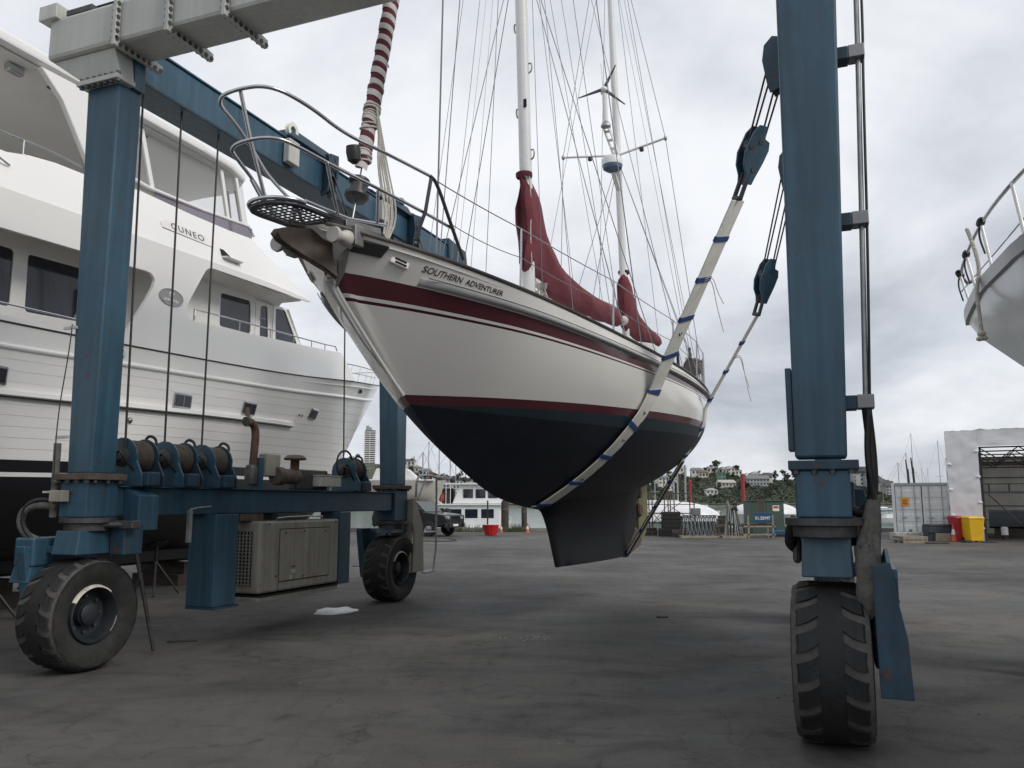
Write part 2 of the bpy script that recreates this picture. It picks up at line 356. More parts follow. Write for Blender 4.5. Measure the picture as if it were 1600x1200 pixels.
# wheels: tyre with two rows of chevron lugs, dished rim, hub and nuts
def make_wheel(parent, c, rr=0.565, w=0.50):
    x, y, z = c
    wh = bpy.data.objects.new('wheel', None); COL.objects.link(wh); wh.parent = parent; wh.location = c
    ri = 0.285
    prof = [(ri, -w*.36), (ri + .05, -w*.46), (rr*.80, -w*.51), (rr*.92, -w*.485), (rr*.955, -w*.40), (rr*.965, 0), (rr*.955, w*.40), (rr*.92, w*.485), (rr*.80, w*.51), (ri + .05, w*.46), (ri, w*.36)]
    ty = MB().lathe((0, 0, 0), (1, 0, 0), prof, 44).build('tyre', 'rubber_dust', wh, smooth=35)
    MB().lathe((0, 0, 0), (1, 0, 0), [(rr*.93, -w*.49), (rr*.962, -w*.40), (rr*.972, 0), (rr*.962, w*.40), (rr*.93, w*.49)], 44).build('tread_base', 'tread_dust', ty, smooth=35)
    lug = MB(); n = 18
    def pt(th, xx, r): return (xx, -cos(th) * r, sin(th) * r)
    for sd in (-1, 1):
        for k in range(n):
            t0 = 2 * pi * (k + (0.5 if sd > 0 else 0)) / n; dth = 2 * pi / n
            # tread face of the lug: shoulder block that steps towards the crown
            segs = [(0.50, 0.0, 0.62, -0.06), (0.40, 0.0, 0.66, -0.010), (0.27, 0.12, 0.76, 0.0), (0.15, 0.36, 0.96, 0.0)]
            lo = []; hi = []
            for (fx, a0, a1, dr) in segs:
                xx = sd * fx * w; r1 = rr * 1.0 + dr; r0 = rr * 0.90
                lo.append((pt(t0 + a0 * dth, xx, r0), pt(t0 + a1 * dth, xx, r0))); hi.append((pt(t0 + a0 * dth, xx, r1), pt(t0 + a1 * dth, xx, r1)))
            for q in range(len(segs) - 1):
                lug.hexa([lo[q][0], lo[q][1], lo[q+1][1], lo[q+1][0], hi[q][0], hi[q][1], hi[q+1][1], hi[q+1][0]])
    lug.build('tread', 'rubber', ty, fixn=True)
    MB().lathe((0, 0, 0), (1, 0, 0), [(rr*.95, -w*.155), (rr*.992, -w*.15), (rr*.996, 0), (rr*.992, w*.15), (rr*.95, w*.155)], 44).build('crown_rib', 'rubber', ty, smooth=60)
    rim = MB()
    for sd in (-1, 1):
        rim.lathe((0, 0, 0), (sd, 0, 0), [(0.29, .165), (0.278, .215), (0.262, .22), (0.25, .19), (0.235, .06), (0.12, .05), (0.115, .12), (0.0, .125)], 36)
    rim = rim.build('rim', 'rim_dark', wh, smooth=35)
    for sd in (-1, 1):
        MB().lathe((0, 0, 0), (sd, 0, 0), [(0.2915, .172), (0.2795, .2165), (0.2635, .2215)], 40, a0=0.5 if sd > 0 else 2.5, a1=2.3 if sd > 0 else 4.0).build('chalk_ring', 'rim_chalk', rim, smooth=60)
        MB().lathe((0, 0, 0), (sd, 0, 0), [(0.2915, .172), (0.2795, .2165), (0.2635, .2215)], 40, a0=3.3, a1=3.9).build('chalk_ring', 'rim_chalk', rim, smooth=60)
        hub = MB().lathe((0, 0, 0), (sd, 0, 0), [(0.105, .121), (0.105, .15), (0.085, .165), (0.0, .168)], 18).build('hub', 'rim_dark', rim, smooth=40)
        for k in range(8):
            a = 2 * pi * k / 8
            MB().lathe((sd * .06, cos(a) * .175, sin(a) * .175), (sd, 0, 0), [(0.0, .0), (.016, 0), (.016, .03), (0, .03)], 6).build('wheel_nut', 'bolt_steel', rim)
    return wh
wl1 = make_wheel(hoist, (-3.44, -0.13, 0.548), rr=.548)
wl2 = copy_tree(wl1, hoist); wl2.location = (-3.44, 6.10, 0.545)
wr1 = copy_tree(wl1, hoist); wr1.location = (3.62, -0.02, 0.545); wr1.rotation_euler = (0.12, 0, 0)
wr2 = copy_tree(wl1, hoist); wr2.location = (3.62, 6.10, 0.545)

# forks: head block over each tyre and a deep plate down the outer side
for (x, y, sd, z1) in ((-3.44, -0.13, -1, 1.37), (-3.44, 6.10, -1, 1.21), (3.62, -0.02, 1, 1.415), (3.62, 6.10, 1, 1.21)):
    hd = MB().hexa([(x - .17, y - .24, 1.135), (x + .17, y - .24, 1.135), (x + .17, y + .24, 1.135), (x - .17, y + .24, 1.135), (x - .16, y - .2, z1), (x + .16, y - .2, z1), (x + .16, y + .2, z1), (x - .16, y + .2, z1)])
    hd.build('steering_head', b, hoist, bevel=0.01)
    px = x + sd * 0.31
    arm = MB().plate([(y - .42, 1.16), (y - .42, 1.22), (y + .36, 1.22), (y + .36, 1.0), (y + .2, .42), (y - .26, .40), (y - .34, .75)], [], lambda a_, b_, d_, px=px, sd=sd: (px + sd * d_, a_, b_), 0.12)
    arm.bx(min(px, x), max(px, x) , y - .2, y + .2, 1.145, 1.215)
    arm.build('fork_arm', b, hoist, bevel=0.01)
MB().bx(-3.98, -3.72, -0.48, 0.30, 1.02, 1.30).build('drive_cover', b, hoist, bevel=0.02)
MB().hexa([(-4.0, -0.5, 0.86), (-3.74, -.5, .86), (-3.74, -.2, .86), (-4.0, -.2, .86), (-3.98, -.47, 1.02), (-3.74, -.47, 1.02), (-3.74, 0, 1.02), (-3.98, 0, 1.02)]).build('drive_cover', b, hoist, bevel=0.01)
MB().bx(-3.26, -3.06, 0.02, 0.26, 1.12, 1.44).build('steering_bracket', 'hoist_blue_dirty', hoist, bevel=0.01)
MB().tube([(-3.28, -.12, 1.425), (-2.98, .06, 1.425)], 0.03, 8).build('steering_ram', 'bolt_steel', hoist, smooth=50)
MB().bx(-3.2, -2.93, -.02, .10, 1.385, 1.465).build('ram_clevis', 'bolt_steel', hoist, bevel=.01)
# guard beside the right wheel
MB().plate([(1.26, -.42), (1.34, -.2), (1.24, 0.35), (.40, 0.45), (.40, -.44), (.9, -.44)], [], lambda a_, b_, d_: (3.985 + d_ + max(0, (1.2 - a_)) * .06, b_, a_), 0.025).build('wheel_guard', b, hoist, bevel=0.006)
MB().plate([(3.895, 1.24), (4.01, 1.26), (4.045, 1.0), (4.085, .78), (4.10, .405), (3.905, .405)], [], lambda a_, b_, d_: (a_, -.46 + d_, b_), .02).build('guard_face', 'hoist_blue_dirty', hoist, bevel=.004)  # dirty blue used here to put the face's shade into its colour
MB().bx(3.885, 3.98, -.30, .30, 0.55, 0.95).build('drive_motor', 'hoist_blue_dirty', hoist, bevel=0.03)

# top: grey cross beam in bolted lengths, haunches, blue side girders
g = 'hoist_grey'
segx = [-4.21, -3.17, -2.45, -1.72, 1.72, 2.45, 3.17, 4.21]
for x0, x1 in zip(segx, segx[1:]):
    MB().bx(x0 + .004, x1 - .004, -0.42, 0.06, 6.50, 6.99).build('cross_beam', g, hoist, bevel=0.045)
tb = MB().lathe((0, 0, 0), (1, 0, 0), [(0, -.035), (.024, -.035), (.024, .035), (0, .035)], 8).build('bolt', 'bolt_steel', hoist); tb.location = (-3.17, -.447, 6.52)
for x in segx[1:-1]:
    fl = MB().plate([(-.475, 6.445), (.2, 6.445), (.2, 6.535), (.105, 6.545), (.105, 7.03), (-.475, 7.03)], [], lambda a_, b_, d_, x=x: (x - .025 + d_, a_, b_), 0.05).build('beam_flange', g, hoist, bevel=0.006)
    for k in range(7): inst(tb, fl, (x, -.449, lerp(6.53, 7.0, k / 6)))
    for k in range(8): inst(tb, fl, (x, lerp(-.40, .17, k / 7), 6.470))
for sx, xo, xa, xb in ((-1, -4.17, -3.74, -3.22), (1, 4.17, 3.93, 3.44)):
    MB().hexa([(xa, -.30, 6.20), (xb, -.30, 6.20), (xb, -.11, 6.20), (xa, -.11, 6.20), (xo, -.36, 6.498), (xb + sx * .04, -.36, 6.498), (xb + sx * .04, -.11, 6.498), (xo, -.11, 6.498)]).build('haunch', g, hoist, bevel=0.012)
    MB().bx(min(xa, xb) + .012, max(xa, xb) - .012, -.105, .052, 6.141, 6.497).build('leg_head', b, hoist, bevel=.01)
    fl = MB().bx(min(xa, xb) - .05, max(xa, xb) + .02, -.36, -.11, 6.142, 6.197).build('head_flange', g, hoist, bevel=0.005)
    for k in range(7): inst(bolt, fl, (lerp(min(xa, xb), max(xa, xb), k / 6), -.325, 6.199)); inst(bolt, fl, (lerp(min(xa, xb), max(xa, xb), k / 6), -.325, 6.112))
for sx, xi, xo in ((-1, -3.40, -3.90), (1, 3.44, 3.90)):
    x0, x1 = min(xi, xo), max(xi, xo)
    MB().bx(x0, x1, 0.10, 8.70, 6.39, 6.84).build('top_girder', b, hoist, bevel=0.02)
    MB().bx(x0 - .02, x1 + .02, 0.11, 8.68, 6.842, 6.862).build('girder_cap', b, hoist)
    MB().bx(x0 - .05, x1 + .05, 0.062, 0.098, 6.33, 6.86).build('girder_flange', 'hoist_blue_dirty', hoist, bevel=0.004)
    for k in range(5):
        inst(tb, hoist, ((xi + (.035 if sx < 0 else -.035)), 0.125, lerp(6.38, 6.8, k / 4)), (0, 0, pi / 2))
    MB().bx(x0 + .02, x1 - .02, 5.96, 6.27, 6.142, 6.388).build('girder_seat', b, hoist, bevel=0.01)
    # lip under the web
    MB().bx(xi - .012, xi + .012, .12, 8.6, 6.375, 6.40).build('girder_lip', 'hoist_blue_dirty', hoist)
    # stop box at the far end of the girder
    MB().hexa([(x0 - .1, 8.05, 6.22), (x1 + .1, 8.05, 6.22), (x1 + .1, 8.95, 6.22), (x0 - .1, 8.95, 6.22), (x0 - .05, 8.05, 6.98), (x1 + .05, 8.05, 6.98), (x1 + .05, 8.9, 6.92), (x0 - .05, 8.9, 6.92)]).build('end_sheave_box', 'hoist_blue_dirty', hoist, bevel=0.02)
# rope runs along the girder top and the cross beam
for dz, dx in ((6.93, .04), (6.97, .16)):
    MB().tube([(-3.45 - dx, .1, dz), (-3.45 - dx, 8.2, dz)], 0.011, 6).build('top_cable', 'wire_rope', hoist)
for dy, dz in ((-.28, 7.10), (-.16, 7.09), (-.05, 7.05)):
    MB().tube([(-4.1, dy, dz), (-2.0, dy, dz + .01), (4.0, dy, dz)], 0.013, 6).build('top_cable', 'wire_rope', hoist)
MB().bx(-4.32, -4.05, -.47, -.12, 6.965, 7.14).build('sheave_cover', 'grey_box', hoist, bevel=0.01)
MB().bx(-3.98, -3.6, -.40, -.05, 6.995, 7.06).build('sheave_plate', 'bolt_steel', hoist, bevel=0.005)
MB().bx(-3.35, -3.18, -.14, .02, 7.0, 7.9).build('sheave_post', 'hoist_grey', hoist, bevel=0.008)
# trolley lumps, rope coils on the left girder
for (y, ln) in ((2.75, 1.2), (5.35, 1.1)):
    MB().hexa([(-3.86, y, 6.865), (-3.30, y, 6.865), (-3.30, y + ln, 6.865), (-3.86, y + ln, 6.865), (-3.82, y + .1, 7.03), (-3.36, y + .1, 7.03), (-3.36, y + ln - .1, 7.03), (-3.82, y + ln - .1, 7.03)]).build('trolley', 'hoist_blue_dirty', hoist, bevel=0.02)
    MB().bx(-3.38, -3.28, y - .05, y + .2, 6.45, 6.80).build('trolley_plate', 'grey_box', hoist, bevel=0.01)
    MB().lathe((-3.36, y + .1, 6.98), (1, 0, 0), [(.06, -.03), (.12, -.03), (.10, 0), (.12, .03), (.06, .03)], 18, closed=True).build('guide_sheave', 'strap_white', hoist, smooth=40)
rc = MB(); rnd = random.Random(4)
for k in range(9):
    cx_, cy_, cz_ = -3.62 + rnd.uniform(-.15, .2), 5.5 + k * .19 + rnd.uniform(-.05, .05), 7.0 + rnd.uniform(-.03, .06)
    for q in range(3):
        rr_ = rnd.uniform(.09, .16); tl = rnd.uniform(-.6, .6); ph = rnd.uniform(0, 6)
        rc.tube([(cx_ + cos(a + ph) * rr_, cy_ + sin(a + ph) * rr_ * .8, cz_ + cos(a) * tl * rr_) for a in [2 * pi * i / 12 for i in range(12)]], 0.026, 6, closed=True)
rc.build('rope_coil', 'rope_blue', hoist, smooth=60)

# winches on the lower left beam
def make_winch(y, s=1.0):
    w = bpy.data.objects.new('winch', None); COL.objects.link(w); w.parent = hoist; w.location = (-3.45, y, 1.823)
    def cheek(d0):
        out_ = [(-.22, 0), (.30, 0), (.30, .11), (.21, .27)]
        for k in range(9):
            a = pi * (0.05 + 0.95 * k / 8); out_.append((cos(a) * .225 - .01, .31 + sin(a) * .215))
        return MB().plate(out_, [], lambda a_, b_, d_: (a_, d0 + d_, b_), 0.022)
    cheek(0).build('cheek_plate', 'hoist_blue', w, bevel=0.004)
    cheek(.30).build('cheek_plate', 'hoist_blue_dirty', w, bevel=0.004)
    d = MB().cyl((0, .022, .32), (0, .30, .32), .125, n=24).build('drum', 'drum_rope', w, smooth=40)
    turns = MB()
    for k in range(10): turns.lathe((0, .04 + k * .026, .32), (0, 1, 0), [(.15, -.012), (.178, -.007), (.182, 0), (.178, .007), (.15, .012)], 24)
    turns.build('rope_turns', 'drum_rope', d, smooth=60)
    MB().lathe((0, 0, .32), (0, -1, 0), [(0, .0), (.11, 0), (.11, .03), (.07, .05), (.07, .12), (.045, .14), (0, .14)], 16).build('gear_motor', 'bolt_steel', w, smooth=40)
    MB().bx(.235, .36, .03, .20, .0, .15).build('valve_box', 'hoist_blue_dirty', w, bevel=0.015)
    MB().hexa([(.05, .03, .16), (.205, .03, .0), (.205, .05, .0), (.05, .05, .16), (.05, .03, .38), (.20, .03, .30), (.20, .05, .30), (.05, .05, .38)]).build('gusset', 'hoist_blue', w)
    MB().bx(-.24, .24, -.06, .36, -.0005, .015).build('base_plate', 'hoist_blue_dirty', w)
    MB().tube(smoothp([(.05, -.12, .34), (.14, -.17, .38), (.17, -.1, .26), (.18, .05, .13)], 2), 0.014, 6).build('hose', 'black_hose', w, smooth=60)
    MB().tube(smoothp([(-.05, .33, .45), (-.03, .38, .58), (.08, .40, .53), (.1, .36, .4)], 2), 0.017, 6).build('hose', 'black_hose', w, smooth=60)
    return w
w0 = make_winch(0.28)
for y in (0.88, 1.47, 4.62):
    c = copy_tree(w0, hoist); c.location = (-3.45, y, 1.823)
# hoisting ropes from the winches up to the girder
for (x, y, y1) in ((-3.40, 0.27, .30), (-3.52, 0.95, .90), (-3.52, 1.55, 1.55), (-3.52, 4.70, 4.55)):
    MB().tube([(x, y, 2.20), (-3.52, y1, 6.385)], 0.0125, 6).build('hoist_rope', 'wire_rope', hoist)
MB().tube(smoothp([(-3.68, -.34, 1.9), (-3.70, -.34, 2.5), (-3.655, -.30, 3.2), (-3.66, -.28, 3.5)], 2), 0.006, 6).build('leg_cable', 'black_hose', hoist)
for z in (2.3, 3.45):
    MB().bx(-3.78, -3.60 , -.285, -.262, z, z + .03).build('cable_clip', 'grey_box', hoist)
MB().tube([(-3.69, -.31, 1.5), (-3.70, -.31, 2.25)], 0.035, 8).build('leg_conduit', 'grey_wrap', hoist, smooth=60)
# engine exhaust, air cleaner, boxes
MB().bx(-3.54, -3.40, 2.50, 2.60, 1.823, 2.24).build('exhaust_stand', 'hoist_blue', hoist, bevel=0.006)
MB().bx(-3.50, -3.36, 2.605, 2.90, 2.0, 2.30).build('tank', 'cream_panel', hoist, bevel=0.012)
ex = MB().tube(smoothp([(-3.46, 2.44, 2.05), (-3.46, 2.46, 2.3), (-3.46, 2.48, 2.58), (-3.46, 2.42, 2.69), (-3.46, 2.30, 2.71)], 2), 0.052, 12).build('exhaust_pipe', 'rust', hoist, smooth=60)
MB().tube([(-3.46, 2.33, 2.71), (-3.46, 2.27, 2.70)], [0.062, 0.066], 12).build('rain_cap', 'rust_grey', ex, smooth=60)
MB().plate([(0, 0), (.09, .02), (.07, .12), (.02, .13)], [], lambda a_, b_, d_: (-3.50 + d_, 2.33 - a_ + .04, 2.77 + b_), 0.02).build('rain_flap', 'rust_grey', ex)
MB().lathe((-3.46, 2.42, 2.02), (0, 0, 1), [(0, -.14), (.085, -.13), (.085, .08), (.06, .12), (.0, .12)], 14).build('silencer', 'bolt_steel', ex, smooth=40)
ac = MB().lathe((-3.36, 2.80, 2.005), (0, 1, 0), [(0, 0), (.115, 0), (.125, .02), (.125, .12), (.105, .14), (.105, .46), (.07, .52), (0, .52)], 20).build('air_cleaner', 'rust_grey', hoist, smooth=40)
MB().tube([(-3.36, 3.22, 2.05), (-3.36, 3.22, 2.25)], 0.062, 12).build('intake_pipe', 'rust', ac, smooth=50)
MB().lathe((-3.36, 3.22, 2.24), (0, 0, 1), [(0.0, 0), (.15, .0), (.16, .02), (.11, .065), (0, .075)], 18).build('mushroom_cap', 'rust_grey', ac, smooth=40)
MB().bx(-3.52, -3.40, 3.3, 4.1, 1.825, 2.12).build('engine_block', 'bolt_steel', hoist, bevel=0.02)
MB().bx(-3.42, -3.28, 3.72, 4.28, 1.88, 2.03).build('control_box', 'grey_box', hoist, bevel=0.008)
MB().bx(-3.43, -3.27, 3.71, 4.29, 2.031, 2.046).build('control_lid', 'grey_box', hoist, bevel=0.003)
MB().tube([(-3.33, 4.44 + .22 * cos(a), 2.24 + .2 * sin(a)) for a in [2 * pi * i / 24 for i in range(24)]], 0.016, 6, closed=True).build('hose_loop', 'black_hose', hoist, smooth=60)
MB().tube(smoothp([(-3.35, 4.3, 2.06), (-3.34, 4.36, 2.2), (-3.34, 4.5, 2.24), (-3.36, 4.6, 2.14)], 2), 0.016, 6).build('hose', 'black_hose', hoist, smooth=60)
# hanger posts, generator cabinet
MB().bx(-3.56, -3.16, 1.46, 1.86, 0.43, 1.508).build('hanger_post', b, hoist, bevel=0.01)
MB().bx(-3.56, -3.14, 1.46, 1.90, 0.40, 0.428).build('hanger_foot', 'hoist_blue_dirty', hoist)
MB().bx(-3.52, -3.18, 4.11, 4.42, 0.46, 1.508).build('hanger_post', b, hoist, bevel=0.01)
gen = MB().bx(-3.74, -3.15, 2.27, 4.06, 0.50, 1.41).build('generator_cabinet', 'cream_panel', hoist, bevel=0.03)
MB().bx(-3.73, -3.142, 2.28, 4.05, .455, .475).build('skirt_gap', 'dark_gap', gen)
MB().bx(-3.74, -3.15, 2.27, 4.06, .40, .456).build('skirt', 'cream_panel', gen, bevel=0.006)
fr = MB()
for (y0, y1, z0, z1) in ((2.66, 3.82, .615, .625), (2.66, 3.82, 1.295, 1.305), (2.66, 2.67, .615, 1.305), (3.81, 3.82, .615, 1.305), (2.66, 2.668, .50, .615)): fr.bx(-3.15, -3.1475, y0, y1, z0, z1)
fr.build('panel_gap', 'dark_gap', gen)
MB().bx(-3.15, -3.140, 2.675, 3.805, .63, 1.29).build('door_panel', 'cream_panel', gen, bevel=0.004)
for y, z in ((2.78, 1.25), (3.2, 1.26), (3.7, 1.25), (3.2, .66), (2.6, .7), (2.42, 1.37), (3.95, 1.37)):
    MB().cyl((-3.139, y, z), (-3.130, y, z), .013, n=10).build('latch', 'bolt_steel', gen)
for (y, z, a, c_) in ((2.97, .74, .10, .05), (2.97, .80, .09, .02), (2.92, .665, .05, .05)):
    MB().bx(-3.1398, -3.1385, y - a / 2, y + a / 2, z - c_ / 2, z + c_ / 2).build('warning_label', 'grey_box' if c_ > .03 else 'bolt_steel', gen)
MB().bx(-3.62, -3.27, 2.258, 2.268, .60, 1.28).build('grille_back', 'dark_gap', gen)
for k in range(15): MB().bx(-3.62, -3.27, 2.242, 2.257, .61 + k * .044, .622 + k * .044).build('grille_slat', 'cream_panel', gen)
for k in range(7): MB().bx(-3.62 + k * .054, -3.608 + k * .054, 2.240, 2.2565, .60, 1.28).build('grille_bar', 'cream_panel', gen)
MB().tube(smoothp([(-3.17, 2.62, 1.415), (-3.17, 2.62, 1.455), (-3.17, 3.65, 1.465), (-3.17, 3.65, 1.42)], 1), .012, 6).build('lifting_rail', 'stainless_dull', gen)
MB().bx(-3.62, -3.3, 2.05, 2.5, 1.415, 1.505).build('engine_mount', 'rust_grey', hoist); MB().bx(-3.6, -3.25, 2.75, 3.4, 1.415, 1.507).build('engine_mount', 'bolt_steel', hoist)
# sloped-top bracket on the inner face, hanging pipe
MB().hexa([(-3.299, .20, 1.36), (-3.08, .20, 1.36), (-3.08, .47, 1.36), (-3.299, .47, 1.36), (-3.299, .20, 1.80), (-3.08, .20, 1.72), (-3.08, .47, 1.72), (-3.299, .47, 1.80)]).build('tow_bracket', b, hoist, bevel=0.008)
MB().bx(-3.20, -3.16, 1.02, 1.07, 1.20, 1.56).build('hanging_strip', 'galv', hoist)
MB().tube(smoothp([(-3.18, 1.05, 1.57), (-3.28, 1.3, 1.59), (-3.29, 1.5, 1.60)], 1), .012, 6).build('lever_rod', 'galv', hoist)
# hose loops behind the left wheel
MB().tube(smoothp([(-3.66, -.3, 1.60), (-3.78, -.36, 1.63), (-3.94, -.42, 1.60), (-4.02, -.42, 1.46), (-3.96, -.38, 1.32), (-3.84, -.34, 1.27)], 2), 0.04, 10).build('wrapped_hose', 'grey_wrap', hoist, smooth=60)
MB().tube(smoothp([(-3.66, -.3, 1.66), (-3.8, -.4, 1.69), (-3.95, -.45, 1.6), (-3.96, -.42, 1.4), (-3.86, -.38, 1.28)], 2), 0.02, 8).build('hose', 'black_hose', hoist, smooth=60)
MB().bx(-3.66, -3.48, -.40, -.31, 1.655, 1.77).build('junction_box', 'cream_panel', hoist, bevel=0.008)
MB().bx(-3.8, -3.64, -.36, -.31, 1.745, 1.765).build('junction_bracket', 'grey_box', hoist)
# prop leg leaning under the beam
MB().tube([(-3.46, .45, 1.5), (-3.40, .85, .03)], .022, 6).build('prop_leg', 'bolt_steel', hoist); MB().tube([(-3.43, .62, .85), (-3.8, .62, .03)], .016, 6).build('prop_leg', 'bolt_steel', hoist)
# cab ladder side at the far left wheel
MB().plate([(6.36, 1.72), (6.44, 1.72), (6.74, 1.26), (6.80, .45), (6.42, .45), (6.44, 1.1), (6.36, 1.3)], [], lambda a_, b_, d_: (-3.16 - d_, a_, b_), 0.04).build('cab_panel', 'cream_panel', hoist, bevel=0.008)
MB().bx(-3.6, -3.2, 6.36, 6.41, .45, 1.7).build('cab_back', 'cream_panel', hoist)
MB().tube(smoothp([(-3.15, 6.44, 1.74), (-3.15, 6.46, 2.08), (-3.15, 6.7, 2.13), (-3.15, 7.2, 2.13), (-3.15, 7.24, 2.05), (-3.15, 7.24, .42), (-3.15, 6.82, .42)], 1), .02, 8).build('ladder_rail', 'galv', hoist, smooth=60)
for z in (1.12, .43): MB().tube([(-3.15, 6.72, z), (-3.15, 7.24, z)], .018, 6).build('rung', 'galv', hoist)
MB().tube([(-3.15, 6.50, 1.70), (-3.15, 6.85, 2.13)], .016, 6).build('ladder_brace', 'galv', hoist)

# right leg: conduit on stand-off brackets, hoses in a grey wrap
pz = [(5.9, 4.055), (5.0, 4.03), (3.72, 3.985), (2.35, 3.935), (1.95, 3.93), (1.66, 3.925)]
MB().tube([(x, -.1, z) for z, x in pz], .019, 8).build('conduit', 'galv', hoist, smooth=60)
MB().tube(smoothp([(4.09, -.1, 5.9), (4.075, -.12, 5.2), (4.06, -.1, 4.9), (4.035, -.12, 4.2), (4.02, -.1, 3.7), (3.99, -.12, 3.0), (3.96, -.1, 2.35), (3.95, -.12, 1.9)], 2), .010, 6).build('cable', 'black_hose', hoist, smooth=60)
MB().tube(smoothp([(3.95, -.16, 2.3), (3.92, -.15, 2.0), (3.94, -.15, 1.75), (3.96, -.14, 1.6)], 2), .022, 6).build('cable', 'black_hose', hoist, smooth=60)
MB().tube(smoothp([(3.80, -.1, 1.60), (3.87, -.12, 1.57), (3.95, -.12, 1.68), (3.955, -.12, 2.0), (3.935, -.12, 2.35)], 2), .034, 8).build('hose', 'black_hose', hoist, smooth=60)
for z, xe in ((5.01, 3.885), (3.71, 3.84), (2.36, 3.80)):
    MB().bx(xe - .02, xe + .075, -.17, -.03, z - .055, z + .045).build('standoff', 'hoist_blue_dirty', hoist, bevel=0.006)
    MB().bx(xe + .076, xe + .19, -.165, -.035, z - .05, z + .05).build('standoff_clamp', 'steel_grey', hoist, bevel=0.006)
MB().bx(3.80, 3.95, -.15, -.02, 1.86, 1.90).build('standoff_clamp', 'steel_grey', hoist, bevel=0.005)
MB().bx(3.40, 3.442, -.2, .02, 2.02, 2.62).build('edge_plate', b, hoist, bevel=0.004)
rnd = random.Random(11)
wr = MB()
for k in range(3):
    dx = k * .035
    wr.tube(smoothp([(3.925 + dx * .4, -.15, 1.66), (3.88 + dx, -.2, 1.48), (3.83 + dx * 1.4, -.24, 1.30), (3.84 + dx * 1.5, -.28, 1.12)], 2), [.028] * 0 or .034, 8)
wr.build('hose_wrap', 'grey_wrap', hoist, smooth=60)
rows = []
for i in range(9):
    z = 1.36 - i * .058; ww = [.045, .06, .065, .07, .075, .085, .09, .08, .04][i]; cx_ = 3.855 + i * .007
    rows.append([(cx_ + cos(a) * ww * (1 + .18 * sin(3 * a + i)), -.33 + sin(a) * ww * .7 * (1 + .15 * cos(2 * a + i * 1.7)), z + .02 * sin(4 * a + i)) for a in [2 * pi * j / 16 for j in range(16)]])
MB().grid(rows, True).build('hose_sleeve', 'grey_wrap', hoist, smooth=70)
rows = []
for i in range(8):
    z = 1.25 - i * .06; ww = [.03, .05, .065, .07, .075, .075, .06, .03][i]; cx_ = 3.965 + i * .002
    rows.append([(cx_ + cos(a) * ww * (1 + .2 * sin(3 * a + i * 2)), -.28 + sin(a) * ww * .8 * (1 + .15 * cos(4 * a + i * 1.3)), z + .015 * sin(5 * a + i)) for a in [2 * pi * j / 16 for j in range(16)]])
MB().grid(rows, True).build('hose_sleeve', 'grey_wrap', hoist, smooth=70)
# hydraulic gear behind the right leg
MB().bx(3.38, 3.44, .1, .6, 1.2, 1.48).build('hose_tray', 'bolt_steel', hoist, bevel=0.03)
MB().tube(smoothp([(3.40, .0, 1.5), (3.36, .1, 1.35), (3.42, .25, 1.3), (3.8, .3, 1.35), (3.95, .2, 1.5)], 2), .045, 8).build('hose', 'black_hose', hoist, smooth=60)
MB().hexa([(3.82, .2, 1.2), (3.98, .2, 1.2), (3.98, 1.2, 1.2), (3.82, 1.2, 1.2), (3.82, .2, 1.75), (3.90, .2, 1.75), (3.90, 1.2, 1.75), (3.82, 1.2, 1.75)]).build('tank', 'hoist_blue_dirty', hoist, bevel=0.01)
# ================================================================== sailing yacht in the slings
mat('gelcoat', (0.83, 0.815, 0.77), 0.16, var=0.03, scale=0.8, grime=0.06, gcol=(0.6, 0.57, 0.48), coat=0.3)
mat('gelcoat_deck', (0.72, 0.71, 0.67), 0.4, var=0.05, scale=2)
mat('maroon', (0.105, 0.028, 0.038), 0.22, var=0.08, scale=1.5, coat=0.3)
mat('maroon_dark', (0.062, 0.012, 0.022), 0.3, var=0.06)
mat('antifoul', (0.0095, 0.012, 0.023), 0.55, var=0.3, scale=2.2, streak=0.2, grime=0.25, gcol=(0.022, 0.026, 0.036), bump=0.08)
mat('antifoul_top', (0.020, 0.036, 0.047), 0.5, var=0.15, scale=3)
mat('keel_black', (0.007, 0.0078, 0.0105), 0.55, spec=0.25, var=0.25, scale=3, grime=0.2, gcol=(0.018, 0.018, 0.019), bump=0.15)
mat('rub_grey', (0.47, 0.475, 0.48), 0.35, metal=0.0, var=0.08, scale=4)
mat('toe_rail', (0.05, 0.04, 0.036), 0.5, var=0.2, scale=12)
mat('mast_white', (0.76, 0.76, 0.75), 0.3, var=0.03, scale=2)
mat('sail_cover', (0.15, 0.032, 0.042), 0.9, var=0.2, scale=3, bump=0.5, bscale=14, grime=0.15, gcol=(0.2, 0.06, 0.07))
mat('sail_white', (0.62, 0.58, 0.54), 0.9, var=0.1, scale=8, bump=0.3, bscale=30)
mat('sail_uv', (0.115, 0.025, 0.04), 0.9, var=0.2, scale=8, bump=0.3, bscale=30)
mat('rudder_olive', (0.16, 0.15, 0.075), 0.75, var=0.2, scale=7, streak=0.2, grime=0.3, gcol=(0.07, 0.05, 0.03))
mat('anchor_galv', (0.080, 0.060, 0.049), 0.55, metal=0.3, var=0.2, scale=5, streak=0.2, grime=0.3, gcol=(0.11, 0.05, 0.03))
mat('roller_white', (0.5, 0.48, 0.44), 0.5, var=0.1, scale=8, grime=0.2, gcol=(0.3, 0.2, 0.12))
mat('black_plastic', (0.02, 0.02, 0.022), 0.5, var=0.2)
mat('wire_stay', (.26, .26, .265), .5, metal=.5, var=.1)
mat('dark_steel', (0.07, 0.07, 0.075), 0.45, metal=0.6, var=0.2)
mat('letter_ink', (0.03, 0.012, 0.016), 0.5, var=0.05)
mat('window_dark', (0.012, 0.014, 0.02), 0.06, var=0.1, spec=0.6)
mat('radar_blue', (0.10, 0.14, 0.24), 0.4)

